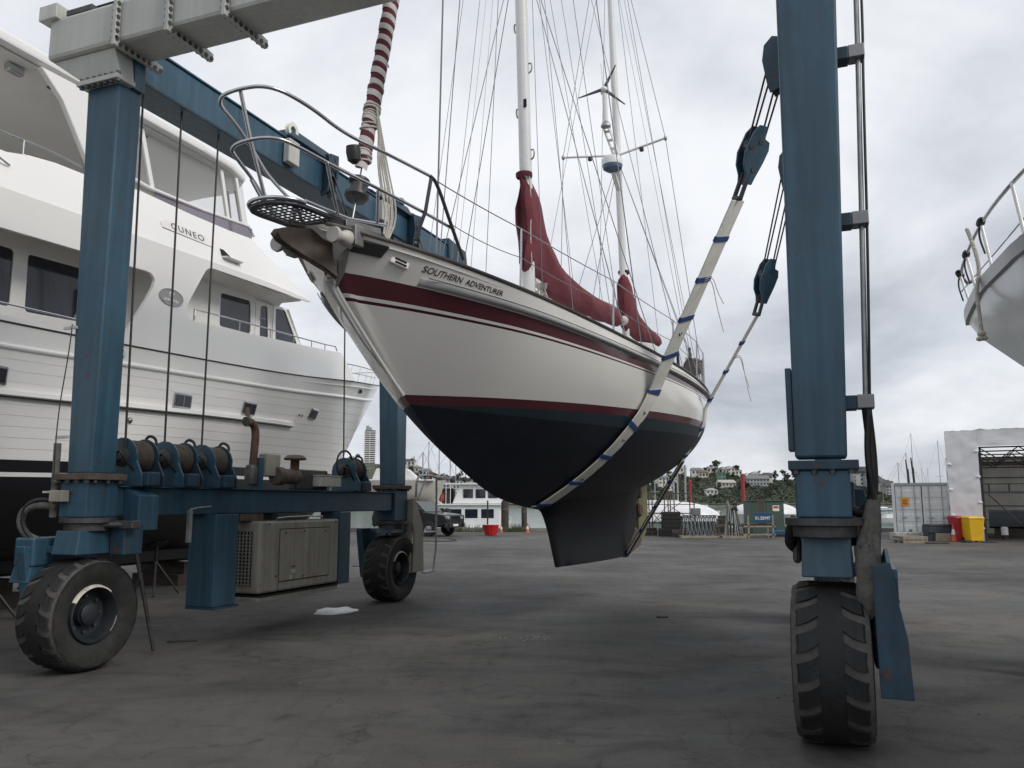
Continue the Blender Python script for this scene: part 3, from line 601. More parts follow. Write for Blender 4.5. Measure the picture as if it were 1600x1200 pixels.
YO = (-1.6448, 6.9091); YA = 25.3; YP = math.atan(0.035)
yacht = thing('sailing_yacht', 'white ketch with maroon stripes and dark keel hanging in two slings', 'sailing yacht', (YO[0], YO[1], 0))
yacht.rotation_euler = (YP, 0, -R(YA))
YM = Matrix.Translation((YO[0], YO[1], 0)) @ Euler((YP, 0, -R(YA))).to_matrix().to_4x4()
YI = YM.inverted()
SHEER = [(-.4, 4.02), (0, 3.96), (1, 3.815), (2, 3.69), (3.45, 3.52), (5, 3.38), (6.5, 3.28), (7.6, 3.23), (9, 3.22), (11.8, 3.32)]
BEAM = [(-.25, .0), (-.1, .17), (.15, .34), (.5, .55), (1, .79), (2, 1.13), (3, 1.37), (4, 1.54), (5, 1.66), (6, 1.72), (7, 1.71), (8, 1.62), (9, 1.45), (10, 1.2), (11, .92), (11.8, .68)]
STEM = [(-.16, 4.02), (.07, 3.81), (.36, 3.50), (.70, 3.21), (1.06, 2.92), (1.52, 2.58), (2.16, 2.13), (2.73, 1.86), (3.37, 1.62), (4.1, 1.47), (4.85, 1.38), (6, 1.33), (8, 1.42), (9.2, 1.58), (10, 1.78), (10.8, 2.12), (11.4, 2.5), (11.8, 2.85)]
SEXP = [(-.25, 1.0), (1, 1.2), (2, 1.5), (3, 1.8), (4, 2.05), (5, 2.3), (6, 2.6), (7, 2.85), (9, 2.8), (11.8, 2.2)]
BOOT_T, BOOT_B = 2.665, 2.575
def ysheer(y): return smoothi(y, SHEER)
def ykeel(y): return smoothi(y, STEM)
def yhull(y, z):
    zs = ysheer(y); zk = ykeel(y); t = max(0.0, min(1.0, (z - zk) / max(1e-4, zs - zk)))
    return smoothi(y, BEAM) * (1 - (1 - t) ** smoothi(y, SEXP))
def yend(z): return 11.8 - max(0, 3.32 - z) * 0.35
def level(y, phi):      # phi 0 = sheer, 1 = top of boot stripe, 2 = bottom of it, 3 = keel line
    zs = ysheer(y)
    if phi <= 1: return zs + (BOOT_T - zs) * phi
    if phi <= 2: return lerp(BOOT_T, BOOT_B, phi - 1)
    return lerp(BOOT_B, min(BOOT_B, ykeel(y)), phi - 2)
def start(phi):
    if phi > 2: phi = 2
    lo, hi = -.3, 3.0
    for _ in range(40):
        m = (lo + hi) / 2
        if ykeel(m) > level(m, phi): lo = m
        else: hi = m
    return hi
NY = 56
def hull_strip(phis, side, off=0.0):
    rows = []
    for ph in phis:
        y0 = start(ph); row = []
        for i in range(NY + 1):
            u = i / NY; u = u ** 1.6
            y1 = 11.8
            y = lerp(y0, y1, u); z = level(y, ph); y1 = yend(z); y = lerp(y0, y1, u); z = level(y, ph)
            if ph > 2: z = max(z, ykeel(y))
            x = yhull(y, z)
            if ph >= 3: x = 0.0
            if ph < 1:
                dy_ = y - y0; rb = .15 * (1 - ph); cx__ = sqrt(max(0, 2 * rb * dy_ - dy_ * dy_)) if dy_ < rb else rb; x = max(x, cx__ * (1 - min(1, dy_ / 1.2)) + x * min(1, dy_ / 1.2))
            row.append((side * (x + off), y, z))
        rows.append(row)
    return rows
def hull_part(name, phis, m, off=0.0, both=True):
    mb = MB()
    for sd in (1, -1): mb.grid(hull_strip(phis, sd, off))
    return mb.build(name, m, yacht, smooth=60)
P_BT, P_BB, P_PW, P_PD = .215, .335, .358, .378
hull_part('bulwark', [0, .07, .14, P_BT], 'gelcoat')
hull_part('sheer_band', [P_BT, .25, .29, P_BB], 'maroon')
hull_part('white_pinstripe', [P_BB, P_PW], 'gelcoat')
hull_part('dark_pinstripe', [P_PW, P_PD], 'maroon_dark')
hull_part('topside', [P_PD, .5, .62, .74, .86, 1.0], 'gelcoat')
hull_part('boot_stripe', [1.0, 1.5, 2.0], 'maroon')
hull_part('waterline_strip', [2.0, 2.07, 2.12], 'antifoul_top')
hull_part('hull_bottom', [2.12] + [2.12 + .88 * (i / 12) for i in range(1, 13)], 'antifoul')
# transom
tr = MB(); rows = []
for i in range(13):
    z = lerp(3.32, 2.86, i / 12); y = yend(z); x = yhull(y, z); rows.append([(lerp(-x, x, j / 6), y + .002, z) for j in range(7)])
tr.grid(rows).build('transom', 'gelcoat', yacht, smooth=60)
# stem band of the bow
st = MB(); pts = []
for i in range(20):
    z = lerp(3.60, 2.66, i / 19)
    lo, hi = -.3, 3.0
    for _ in range(30):
        m_ = (lo + hi) / 2
        if ykeel(m_) > z: lo = m_
        else: hi = m_
    pts.append((0, hi - .005, z))
st.tube(pts, 0.02, 8).build('stem_band', 'gelcoat', yacht, smooth=60)
MB().beam(pts[0] , (0, pts[0][1] + .02, pts[0][2] + .09), .09, .07).build('stem_fitting', 'rub_grey', yacht, bevel=.01)
MB().tube([(-.02, pts[i][1] - .03 + .012 * max(0, i - 9), pts[i][2] - .02) for i in range(0, 16)], [.028 - .0012 * i for i in range(16)], 6).build('bobstay_bar', 'rub_grey', yacht, smooth=60)
# rub rails and toe rails
for sd in (1, -1):
    rows = []
    for (ph, off) in ((.160, .002), (.160, .05), (.175, .062), (.195, .062), (.207, .05), (.207, .002)):
        row = []
        for i in range(49):
            y = lerp(.82, 11.55, (i / 48)); z = level(y, ph); row.append((sd * (yhull(y, z) + off * min(1, (y - .78) * 8)), y, z))
        rows.append(row)
    MB().grid(rows).build('rub_rail', 'rub_grey', yacht, smooth=50)
    rr_ = []
    for i in range(49):
        y = lerp(.85, 11.55, i / 48); z = level(y, .166); rr_.append((sd * (yhull(y, z) + .058), y, z + .012))
    MB().tube(rr_, .0045, 6).build('rail_gap', 'toe_rail', yacht)
    pts = []
    for i in range(40):
        y = lerp(-.08, 11.75, i / 39); pts.append((sd * yhull(y, ysheer(y)), y, ysheer(y) + .012))
    MB().tube(pts, .021, 6).build('toe_rail', 'toe_rail', yacht, smooth=60)
# deck, cabin, cockpit
rows = []
for i in range(30):
    y = lerp(-.1, 11.7, i / 29); x = yhull(y, ysheer(y)) - .01; rows.append([(lerp(-x, x, j / 8), y, ysheer(y) - .05 + .06 * (1 - (2 * j / 8 - 1) ** 2)) for j in range(9)])
MB().grid(rows).build('deck', 'gelcoat_deck', yacht, smooth=60)
cab = MB()
cw = [(3.3, .55, .0), (3.7, .72, .24), (5, .95, .34), (7.6, .98, .40), (7.9, .96, .40)]
rows = []
for (y, x, hh) in cw:
    zb = ysheer(y) - .02; rows.append([(-x - .05, y, zb), (-x, y, zb + hh), (-x * .6, y, zb + hh + .06), (0, y, zb + hh + .08), (x * .6, y, zb + hh + .06), (x, y, zb + hh), (x + .05, y, zb)])
cab.grid(rows); cab.add(rows[-1], [tuple(range(7))])
cabin = cab.build('cabin_trunk', 'gelcoat_deck', yacht, smooth=40)
for sd in (1, -1):
    for y in (4.3, 5.3, 6.3, 7.2):
        x = interp(y, [(a, b_) for a, b_, c_ in cw]); zb = ysheer(y)
        MB().bx(min(sd * (x - .01), sd * (x + .04)), max(sd * (x - .01), sd * (x + .04)), y, y + .55, zb + .13, zb + .26).build('portlight', 'window_dark', cabin, bevel=.02)
MB().hexa([(-.85, 7.6, 3.66), (.85, 7.6, 3.66), (.8, 8.35, 3.66), (-.8, 8.35, 3.66), (-.7, 7.8, 4.05), (.7, 7.8, 4.05), (.72, 8.35, 4.10), (-.72, 8.35, 4.10)]).build('spray_hood', 'gelcoat_deck', yacht, bevel=.05)
MB().bx(-1.0, 1.0, 8.4, 10.6, 3.2, 3.42).build('cockpit_coaming', 'gelcoat_deck', yacht, bevel=.04)
# hawse holes
for sd in (1, -1):
    for y in (.58, 1.02 if sd < 0 else .58):
        z = level(y, .095); x = yhull(y, z)
        d_ = Vector((smoothi(y + .1, BEAM) - smoothi(y - .1, BEAM), .2, -.06)).normalized(); d_.x *= sd
        MB().beam(Vector((sd * (x + .002), y, z)) - d_ * .095, Vector((sd * (x + .002), y, z)) + d_ * .095, .03, .075).build('hawse_rim', 'gelcoat', yacht, bevel=.03)
        MB().beam(Vector((sd * (x + .012), y, z + .014)) - d_ * .06, Vector((sd * (x + .012), y, z + .014)) + d_ * .06, .03, .018).build('hawse_slot', 'dark_gap', yacht, bevel=.006)
        MB().beam(Vector((sd * (x + .012), y, z - .016)) - d_ * .06, Vector((sd * (x + .012), y, z - .016)) + d_ * .06, .03, .018).build('hawse_slot', 'dark_gap', yacht, bevel=.006)
        break
# boat name, curved onto the bow
vs, fs = text_mesh('SOUTHERN  ADVENTURER', 1.0, shear=0.0, bold=0.010, space=0.98)
wmax = max(v[0] for v in vs); NAME_Y0, NAME_Y1 = .78, 1.66
arc = [(NAME_Y0 + (NAME_Y1 - NAME_Y0) * i / 40) for i in range(41)]
nv = []
for (a, c, _) in vs:
    y = NAME_Y0 + (NAME_Y1 - NAME_Y0) * (a / wmax); y = lerp(y, NAME_Y0 + (NAME_Y1 - NAME_Y0) * (a / wmax) ** .93, 1); ph = .118 - .062 * c
    z = level(y, ph); nv.append((yhull(y, z) + .006, y, z))
MB().add(nv, fs).build('name_lettering', 'letter_ink', yacht, fixn=False)
# keel, heel shoe, rudder, propeller
KP = [(4.72, 1.50), (4.93, 1.33), (5.31, .57), (6.8, .50), (8.42, .43), (9.08, .86), (9.12, 1.70), (7, 1.62)]
NK = 20; rows = []
for i in range(NK + 1):
    v = i / NK; z = lerp(.50, 1.80, v)
    yf = interp(z, [(.5, 5.36), (.57, 5.31), (1.33, 4.93), (1.5, 4.62), (1.66, 4.45), (1.95, 4.4)]); ya = interp(z, [(.5, 8.5), (.86, 9.05), (1.6, 9.14), (1.95, 9.6)])
    tmax = .15 + max(0, (z - .70) / 1.0) ** 2.2 * .80
    ring = []
    for k in range(17):
        u = k / 16; yy = lerp(yf, ya, (1 - cos(pi * u)) / 2)
        w = (yy - yf) / (ya - yf); tt = tmax * (2.6 * (sqrt(max(w, 0)) * .5 - .5 * w ** 2 * .9) if w < 1 else 0.02); tt = max(tt, .0 if u == 0 else .03)
        zz = z if i else interp(yy, [(5.31, .57), (8.42, .43), (9, .5)])
        ring.append((tt, yy, zz))
    rows.append(ring + [(-x, y, z) for (x, y, z) in reversed(ring[1:-1])])
kb = MB().grid(rows, True); kb.add(rows[0], [tuple(range(len(rows[0])))])
kb.build('keel', 'keel_black', yacht, smooth=50)
MB().hexa([(-.05, 8.40, .42), (.05, 8.40, .42), (.04, 9.35, .55), (-.04, 9.35, .55), (-.04, 8.75, .62), (.04, 8.75, .62), (.035, 9.30, .86), (-.035, 9.30, .86)]).build('heel_shoe', 'rust_grey', yacht, bevel=.01)
MB().plate([(9.30, 1.62), (9.30, .86), (9.42, .60), (9.72, .74), (9.90, 1.0), (9.90, 1.72)], [], lambda a_, b_, d_: (-.03 + d_, a_, b_), .06).build('rudder', 'rudder_olive', yacht, bevel=.02)
for z, r_ in ((1.50, .10), (1.18, .12)):
    pb = MB()
    pb.lathe((.045, 9.25, z), (1, 0, 0), [(0, 0), (r_ * .9, 0), (r_, .02), (r_ * .8, .05), (0, .05)], 14)
    pb.build('propeller_blade' if z < 1.3 else 'rudder_fitting', 'rust', yacht, smooth=40)
MB().cyl((0, 9.02, 1.32), (0, 9.32, 1.32), .05, .03).build('propeller_hub', 'rust', yacht, smooth=40)
# bow platform with its grating
SPZ = 4.0
def oval(y0, y1, hw, rfront, n=9):
    pts = [(hw, y1)]
    for k in range(n + 1):
        a = pi * k / n; pts.append((hw * cos(a), y0 + rfront - rfront * sin(a)))
    pts.append((-hw, y1)); return pts
plat = bpy.data.objects.new('bow_platform', None); COL.objects.link(plat); plat.parent = yacht
MB().plate(oval(-.66, .16, .25, .24), [oval(-.60, -.03, .195, .19)], lambda a_, b_, d_: (a_, b_, SPZ + .03 * (b_ + .66) + d_), .03).build('platform_frame', 'dark_steel', plat, bevel=.006)
gm = MB()
for k in range(-3, 4):
    x = k * .056; ext = .19 * sqrt(max(0, 1 - (x / .2) ** 2)); gm.bx(x - .004, x + .004, -.41 - ext, -.03, SPZ + .008, SPZ + .018)
for k in range(10):
    y = -.55 + k * .056; hw = .195 if y > -.41 else .2 * sqrt(max(0.02, 1 - ((-.41 - y) / .19) ** 2)); gm.bx(-hw, hw, y - .004, y + .004, SPZ + .0095, SPZ + .0195)
gm.build('grating', 'dark_steel', plat)
for sd in (1, -1): MB().beam((sd * .25, .10, SPZ + .03), (sd * .30, .55, 4.06), .035, .06).build('side_rail', 'stainless_dull', plat, bevel=.008)
for sd in (1, -1): MB().tube([(sd * .25, -.42, SPZ + .06), (sd * .26, .14, SPZ + .07), (sd * .33, .6, 4.13)], .016, 8).build('side_tube', 'stainless', plat, smooth=60)
MB().tube([(.25 * cos(a), -.42 - .25 * sin(a), SPZ + .045) for a in [pi * i / 12 for i in range(13)]], .018, 8).build('nose_tube', 'stainless', plat, smooth=60)
# anchor: plough blades, shank, on twin rollers
an = bpy.data.objects.new('anchor', None); COL.objects.link(an); an.parent = yacht
AP = [(-.475, 3.875), (-.44, 3.92), (-.36, 3.94), (-.05, 3.958), (.09, 3.975), (.085, 3.80), (.115, 3.70), (.165, 3.562), (.02, 3.635), (-.16, 3.70), (-.32, 3.765), (-.43, 3.82)]
for sd in (1, -1):
    MB().plate(AP, [], lambda a_, b_, d_, sd=sd: (.10 + (a_ - .1) * .42 + sd * (.004 + .05 * (b_ - 3.56) + d_), .10 + (a_ - .1) * .76, b_), .022).build('fluke', 'anchor_galv', an, bevel=.005)
MB().tube([(-.135, -.33, 3.86), (.02, -.05, 3.68), (.125, .148, 3.565)], [.018, .02, .008], 6).build('fluke_ridge', 'anchor_galv', an)
MB().beam((-.05, -.25, 3.975), (.05, .55, 4.02), .03, .05).build('shank', 'anchor_galv', an, bevel=.008)
for xx in (.30, -.30):
    ro = MB().lathe((xx, -.13, 3.86), (0, 1, .05), [(0, .0), (.065, .0), (.07, .03), (.045, .08), (.042, .11), (.055, .14), (.07, .17), (.072, .20), (.055, .22), (0, .22)], 20)
    ro.build('bow_roller', 'roller_white', an, smooth=50)
    MB().bx(xx - .015 + .08 * (1 if xx > 0 else -1), xx + .015 - .0 * (1 if xx > 0 else -1), .10, .22, 3.82, 4.0).build('roller_cheek', 'stainless_dull', an, bevel=.008)
MB().plate([(.22, 3.72), (.30, 3.86), (.36, 3.62), (.33, 3.50)], [], lambda a_, b_, d_: (.05 + d_ + .45 * (b_ - 3.5), a_ - .10, b_), .03).build('chain_plate', 'stainless_dull', an, bevel=.01)
rows = [[(yhull(y, level(y, ph)) + .05 * max(0, .5 - y) + .012, y, level(y, ph)) for y in (.20, .28, .36, .42)] for ph in (.03, .06, .10)]
MB().grid(rows).build('fairlead_plate', 'dark_steel', an, solid=.02)
# bow rail
def brail(pts, r=.0155, nm='bow_rail'): return MB().tube(smoothp(pts, 3), r, 8).build(nm, 'stainless', yacht, smooth=60)
brail([(.78, .66, 4.53), (.62, .10, 4.60), (.47, -.22, 4.66), (.38, -.54, 4.78), (.28, -.88, 4.83), (.0, -.96, 4.82), (-.28, -.88, 4.83), (-.38, -.54, 4.78), (-.47, -.22, 4.66), (-.62, .10, 4.60), (-.78, .66, 4.53)])
brail([(.80, 1.00, 4.14), (.72, .66, 4.20), (.58, .10, 4.28), (.40, -.30, 4.38), (.30, -.62, 4.45), (.22, -.77, 4.47), (0, -.82, 4.47), (-.22, -.77, 4.47), (-.30, -.62, 4.45), (-.40, -.30, 4.38), (-.58, .10, 4.28), (-.72, .66, 4.20), (-.80, 1.00, 4.14)])
MB().tube([(.02, -.92, 4.83), (.02, -.80, 4.47), (.02, -.62, 4.05)], .0155, 8).build('rail_strut', 'stainless', yacht, smooth=60)
for sd in (1, -1):
    MB().tube([(sd * .40, -.34, 4.38), (sd * .36, -.22, 4.2), (sd * .29, -.05, 4.05)], .014, 8).build('rail_leg', 'stainless', yacht, smooth=60)
    MB().tube([(sd * .78, .66, 4.53), (sd * .74, .62, 4.2), (sd * .65, .60, 3.96)], .017, 8).build('rail_leg', 'dark_steel', yacht, smooth=60)
    MB().tube(smoothp([(sd * .78, .64, 4.53), (sd * .79, .74, 4.50), (sd * .82, .95, 4.15), (sd * .84, 1.14, 3.87)], 2), .017, 8).build('rail_leg', 'dark_steel', yacht, smooth=60)
    MB().tube([(sd * .52, .20, 4.30), (sd * .46, .28, 4.04)], .014, 8).build('rail_leg', 'stainless', yacht, smooth=60)
MB().lathe((.50, -.13, 4.56), (0, .2, -1), [(0, -.03), (.055, -.02), (.062, .03), (.055, .10), (.02, .13), (0, .13)], 12).build('bow_light', 'black_plastic', yacht, smooth=30)
# windlass and deck gear near the bow
MB().lathe((.05, .75, 4.02), (1, 0, 0), [(0, -.12), (.12, -.12), (.07, -.05), (.07, .05), (.12, .12), (0, .12)], 18).build('windlass', 'dark_steel', yacht, smooth=40)
# forestay with the furled, lashed headsail
F0 = Vector((0, .60, 4.42)); F1 = Vector((0, 1.19, 6.72)); FD = (F1 - F0).normalized()
MB().lathe(F0, FD, [(0, -.02), (.09, 0), (.115, .03), (.115, .06), (.08, .08), (.07, .17), (.10, .19), (.10, .215), (.04, .23), (0, .23)], 20).build('furler_drum', 'dark_steel', yacht, smooth=35)
MASTTOP = Vector((0, 4.26, 16.6))
FT = F0 + FD * 11.4
MB().tube([F0 - FD * .3, FT], .008, 6).build('forestay', 'stainless_dull', yacht)
sa, sb = frame_of(FD)
def helix(r0f, w0, w1, n, per, pit):
    rows = []
    m = int(n * per)
    for i in range(m + 1):
        th = 2 * pi * i / per
        row = []
        for q in range(4):
            hh = .30 + (i / per + lerp(w0, w1, q / 3)) * pit
            rr_ = r0f(hh) * (1 + .05 * sin(th * .37 + hh * 5)) * (1.03 if 0 < q < 3 else 1.0)
            row.append(tuple(F0 + FD * hh + (sa * cos(th) + sb * sin(th)) * rr_))
        rows.append(row)
    return MB().grid(rows)
def furl_r(hh): return interp(hh, [(0, .05), (.5, .070), (1.2, .075), (2.5, .078), (8, .05)])
helix(furl_r, 0, .52, 76, 14, .135).build('furled_sail', 'sail_white', yacht, smooth=60)
helix(lambda hh: furl_r(hh) * .97, .50, 1.02, 76, 14, .135).build('sail_sun_strip', 'sail_uv', yacht, smooth=60)
rnd = random.Random(3)
for (h0, h1, nn) in ((.42, .52, 3), (.80, 1.04, 7), (1.22, 1.30, 3)):
    lash = MB()
    for k in range(nn):
        hh = lerp(h0, h1, k / max(1, nn - 1)); tl = rnd.uniform(-.04, .04); r_ = .073 + rnd.uniform(-.005, .010)
        lash.tube([F0 + FD * (hh + tl * sin(a)) + (sa * cos(a) + sb * sin(a)) * r_ for a in [2 * pi * i / 14 for i in range(14)]], .010, 5, closed=True)
    lash.build('lashing', 'rope_white', yacht, smooth=60)

lines = MB()
for k in range(6):
    x = .06 + .012 * k; lines.tube(smoothp([F0 + FD * (.75 + .05 * k) + sa * .09 + sb * (.02 * k - .05), (x + .03, .82 + .02 * k, 4.75), (x + .06 + rnd.uniform(-.03, .03), .9 + .02 * k, 4.35), (x + .05, .86, 4.05)], 2), .009, 5)
lines.tube(smoothp([F0 + FD * 2.4 + sa * .1, F0 + FD * 1.9 - sa * .1, F0 + FD * 1.5 + sa * .11], 2), .009, 5)
lines.build('headsail_sheets', 'rope_white', yacht, smooth=60)
# masts
M0 = Vector((0, 4.56, 3.62)); M1 = Vector((0, 4.27, 16.6))
def on(p0, p1, z): return p0.lerp(p1, (z - p0.z) / (p1.z - p0.z))
mast = MB().tube([M0, on(M0, M1, 10), M1], [.088, .086, .06], 16).build('main_mast', 'mast_white', yacht, smooth=60)
for k in range(12):
    z = 5.7 + k * .62; sd = 1 if k % 2 else -1; p = on(M0, M1, z)
    MB().tube(smoothp([p + Vector((sd * .08, .0, 0)), p + Vector((sd * .13, .02, .0)), p + Vector((sd * .12, .02, -.11)), p + Vector((sd * .085, 0, -.14))], 1), .012, 6).build('mast_step', 'stainless_dull', mast, smooth=60)
MB().bx(.03, .075, 4.40, 4.408, 6.9, 7.02).build('mast_slot', 'dark_gap', mast)
SP1 = on(M0, M1, 9.6)
for sd in (1, -1): MB().tube([SP1, SP1 + Vector((sd * .95, .1, .02))], .03, 8).build('spreader', 'mast_white', mast, smooth=60)
Z0 = Vector((0, 8.96, 3.8)); Z1 = Vector((0, 8.47, 13.4))
miz = MB().tube([Z0, on(Z0, Z1, 9), Z1], [.068, .066, .045], 14).build('mizzen_mast', 'mast_white', yacht, smooth=60)
SP2 = on(Z0, Z1, 7.78)
for sd in (1, -1):
    s_ = MB().tube([SP2, (sd * .97, 8.48, 7.82)], .022, 8).build('spreader', 'mast_white', miz, smooth=60)
    MB().sph((sd * .985, 8.48, 7.82), (.03, .05, .05), 10, 6).build('spreader_boot', 'galv', s_, smooth=60)
    MB().bx(sd * .5 - .035, sd * .5 + .035, 8.58, 8.66, 7.72, 7.79).build('deck_lamp', 'dark_steel', s_, bevel=.01)
# radar dome, bracket and wind generator ahead of the mizzen
RD = (0, 8.42, 7.5)
rad = MB().lathe((RD[0], RD[1], RD[2] - .10), (0, 0, 1), [(0, -.05), (.09, -.05), (.17, .0), (.185, .05), (.185, .07)], 24).build('radar_base', 'radar_blue', miz, smooth=40)
MB().lathe((RD[0], RD[1], RD[2] - .10), (0, 0, 1), [(.186, .07), (.186, .18), (.16, .22), (0, .235)], 24).build('radar_dome', 'mast_white', rad, smooth=40)
MB().beam((0, 8.45, 7.36), (0, 8.87, 7.0), .08, .05).build('radar_bracket', 'mast_white', rad, bevel=.008)
wg = MB().tube([(0, 8.10, 8.10), (0, 8.08, 8.70)], .045, 12).build('generator_pole', 'mast_white', miz, smooth=60)
MB().lathe((0, 8.10, 8.08), (0, 0, 1), [(0, 0), (.09, 0), (.09, .03), (.05, .10), (0, .12)], 16).build('pole_collar', 'galv', wg, smooth=40)
for sx in (-.05, .05):
    MB().beam((sx, 8.12, 8.08), (sx, 8.76, 7.72), .012, .10).build('pole_bracket', 'mast_white', wg)
for k in range(4):
    t_ = k / 3.5 + .08; MB().bx(-.05, .05, 8.12 + .6 * t_, 8.15 + .6 * t_, 8.03 - .34 * t_, 8.07 - .34 * t_).build('bracket_web', 'mast_white', wg)
hubc = Vector((0, 8.04, 8.77)); hd = Vector((.35, -.9, -.12)).normalized()
MB().lathe(hubc - hd * .05, hd, [(0, -.22), (.05, -.16), (.065, 0), (.05, .08), (0, .12)], 14).build('generator_body', 'mast_white', wg, smooth=50)
ha, hb = frame_of(hd)
for k, a in enumerate((118, 343, 218)):
    dv = ha * cos(R(a)) + hb * sin(R(a)); pv = hd.cross(dv)
    c0 = hubc + dv * .05; c1 = hubc + dv * .18; c2 = hubc + dv * .48
    MB().hexa([c0 - pv * .03 - hd * .006, c0 + pv * .03 - hd * .006, c0 + pv * .03 + hd * .006, c0 - pv * .03 + hd * .006, c2 - pv * .008 - hd * .004, c2 + pv * .012 - hd * .004, c2 + pv * .012 + hd * .004, c2 - pv * .008 + hd * .004]).build('generator_blade', 'dark_steel', wg, bevel=.002)
MB().tube([(-.03, 8.2, 8.15), (-.06, 8.1, 9.3)], .006, 5).build('aerial', 'mast_white', miz)
# booms with stowed, covered sails
def cover(name, stations, m='sail_cover'):
    """stations: (y, ztop, zbot, halfwidth)"""
    rows = []; rr_ = random.Random(len(stations))
    for (y, zt, zb, hw) in stations:
        zc = (zt + zb) / 2; hz = (zt - zb) / 2; row = []
        for j in range(20):
            a = 2 * pi * j / 20; ca, sa_ = cos(a), sin(a)
            wob = 1 + .13 * sin(3 * a + y * 5.0) + .09 * sin(7 * a + y * 9.0) + rr_.uniform(-.06, .06)
            tp_ = min(1, max(0, (y - stations[0][0] - .22) / .5)); xx = hw * ca * (1.0 if sa_ < 0 else (1 - .55 * tp_ * sa_)) * lerp(1.12, wob, tp_)
            row.append((xx, y + .05 * sin(5 * a + 2 * y), zc + hz * sa_ + (-.03 * abs(sin(y * 4)) if sa_ < 0 else 0)))
        rows.append(row)
    mb = MB().grid(rows, True); mb.add(rows[0], [tuple(range(20))]); mb.add(rows[-1], [tuple(range(20))])
    return mb.build(name, m, yacht, smooth=70)
def dense(st, n):
    out_ = []; ys = [s_[0] for s_ in st]
    for i in range(n + 1):
        y = lerp(ys[0], ys[-1], i / n); out_.append((y,) + tuple(smoothi(y, [(s_[0], s_[k]) for s_ in st]) for k in (1, 2, 3)))
    return out_
boom = MB().tube([(0, 4.68, 4.52), (0, 8.62, 4.62)], .055, 12).build('main_boom', 'mast_white', yacht, smooth=60)
cover('main_sail_cover', dense([(4.36, 5.92, 4.66, .06), (4.41, 5.94, 4.62, .105), (4.52, 5.95, 4.58, .115), (4.64, 5.93, 4.55, .11), (4.82, 5.80, 4.52, .12), (5.0, 5.44, 4.46, .14), (5.3, 5.16, 4.42, .16), (5.7, 4.96, 4.40, .17), (6.3, 4.86, 4.40, .16), (7.0, 4.80, 4.42, .15), (7.8, 4.80, 4.46, .13), (8.4, 4.80, 4.5, .11), (8.6, 4.74, 4.54, .06)], 60))
MB().lathe((0, 4.45, 5.93), (0, -.05, 1), [(.105, -.02), (.115, 0), (.115, .05), (.10, .06)], 16).build('cover_collar', 'sail_uv', yacht, smooth=50)
cl = MB().tube(smoothp([(.09, 4.42, 5.98), (.105, 4.44, 5.5), (.09, 4.42, 5.1), (.10, 4.44, 4.6)], 2), .008, 5).build('cover_lacing', 'rope_white', yacht)
MB().sph((.03, 8.66, 4.62), (.11, .10, .09), 10, 7).build('boom_end_rag', 'sail_white', yacht, smooth=60)
gear = MB(); rnd = random.Random(8)
for k in range(12):
    gear.tube(smoothp([(rnd.uniform(-.1, .18), 4.70 + rnd.uniform(0, .25), 4.50), (rnd.uniform(-.05, .2), 4.75 + rnd.uniform(0, .3), 4.3 + rnd.uniform(-.1, .05)), (rnd.uniform(-.05, .2), 4.72 + rnd.uniform(0, .3), 4.1), (rnd.uniform(-.05, .15), 4.70, 3.8)], 1), .008, 5)
gear.build('halyard_tails', 'rope_white', mast, smooth=60)
for (x, z) in ((.12, 4.25), (-.12, 4.2), (.13, 4.42)):
    MB().lathe((x, 4.66, z), (1 if x > 0 else -1, 0, 0), [(0, 0), (.05, 0), (.038, .03), (.045, .07), (0, .08)], 14).build('mast_winch', 'stainless_dull', mast, smooth=40)
MB().tube([(0, 9.0, 4.68), (0, 11.3, 4.62)], .045, 10).build('mizzen_boom', 'mast_white', yacht, smooth=60)
cover('mizzen_sail_cover', dense([(8.74, 5.48, 4.6, .05), (8.80, 5.52, 4.5, .11), (9.02, 5.55, 4.45, .125), (9.2, 5.25, 4.45, .14), (9.6, 4.98, 4.42, .16), (10.2, 4.82, 4.45, .14), (11.2, 4.72, 4.52, .08)], 26))
MB().lathe((0, 8.92, 5.56), (0, 0, 1), [(.09, -.02), (.11, 0), (.11, .04), (.09, .05)], 14).build('cover_collar', 'sail_uv', yacht, smooth=50)
mt = MB(); 
for k in range(4): mt.tube([(.02 + .012 * k, 8.80, 4.72), (.03 + .012 * k, 8.86, 5.3)], .006, 5)
mt.build('mizzen_tackle', 'rope_white', yacht); MB().bx(-.02, .08, 8.78, 8.86, 4.95, 5.10).build('tackle_block', 'dark_steel', yacht, bevel=.015)
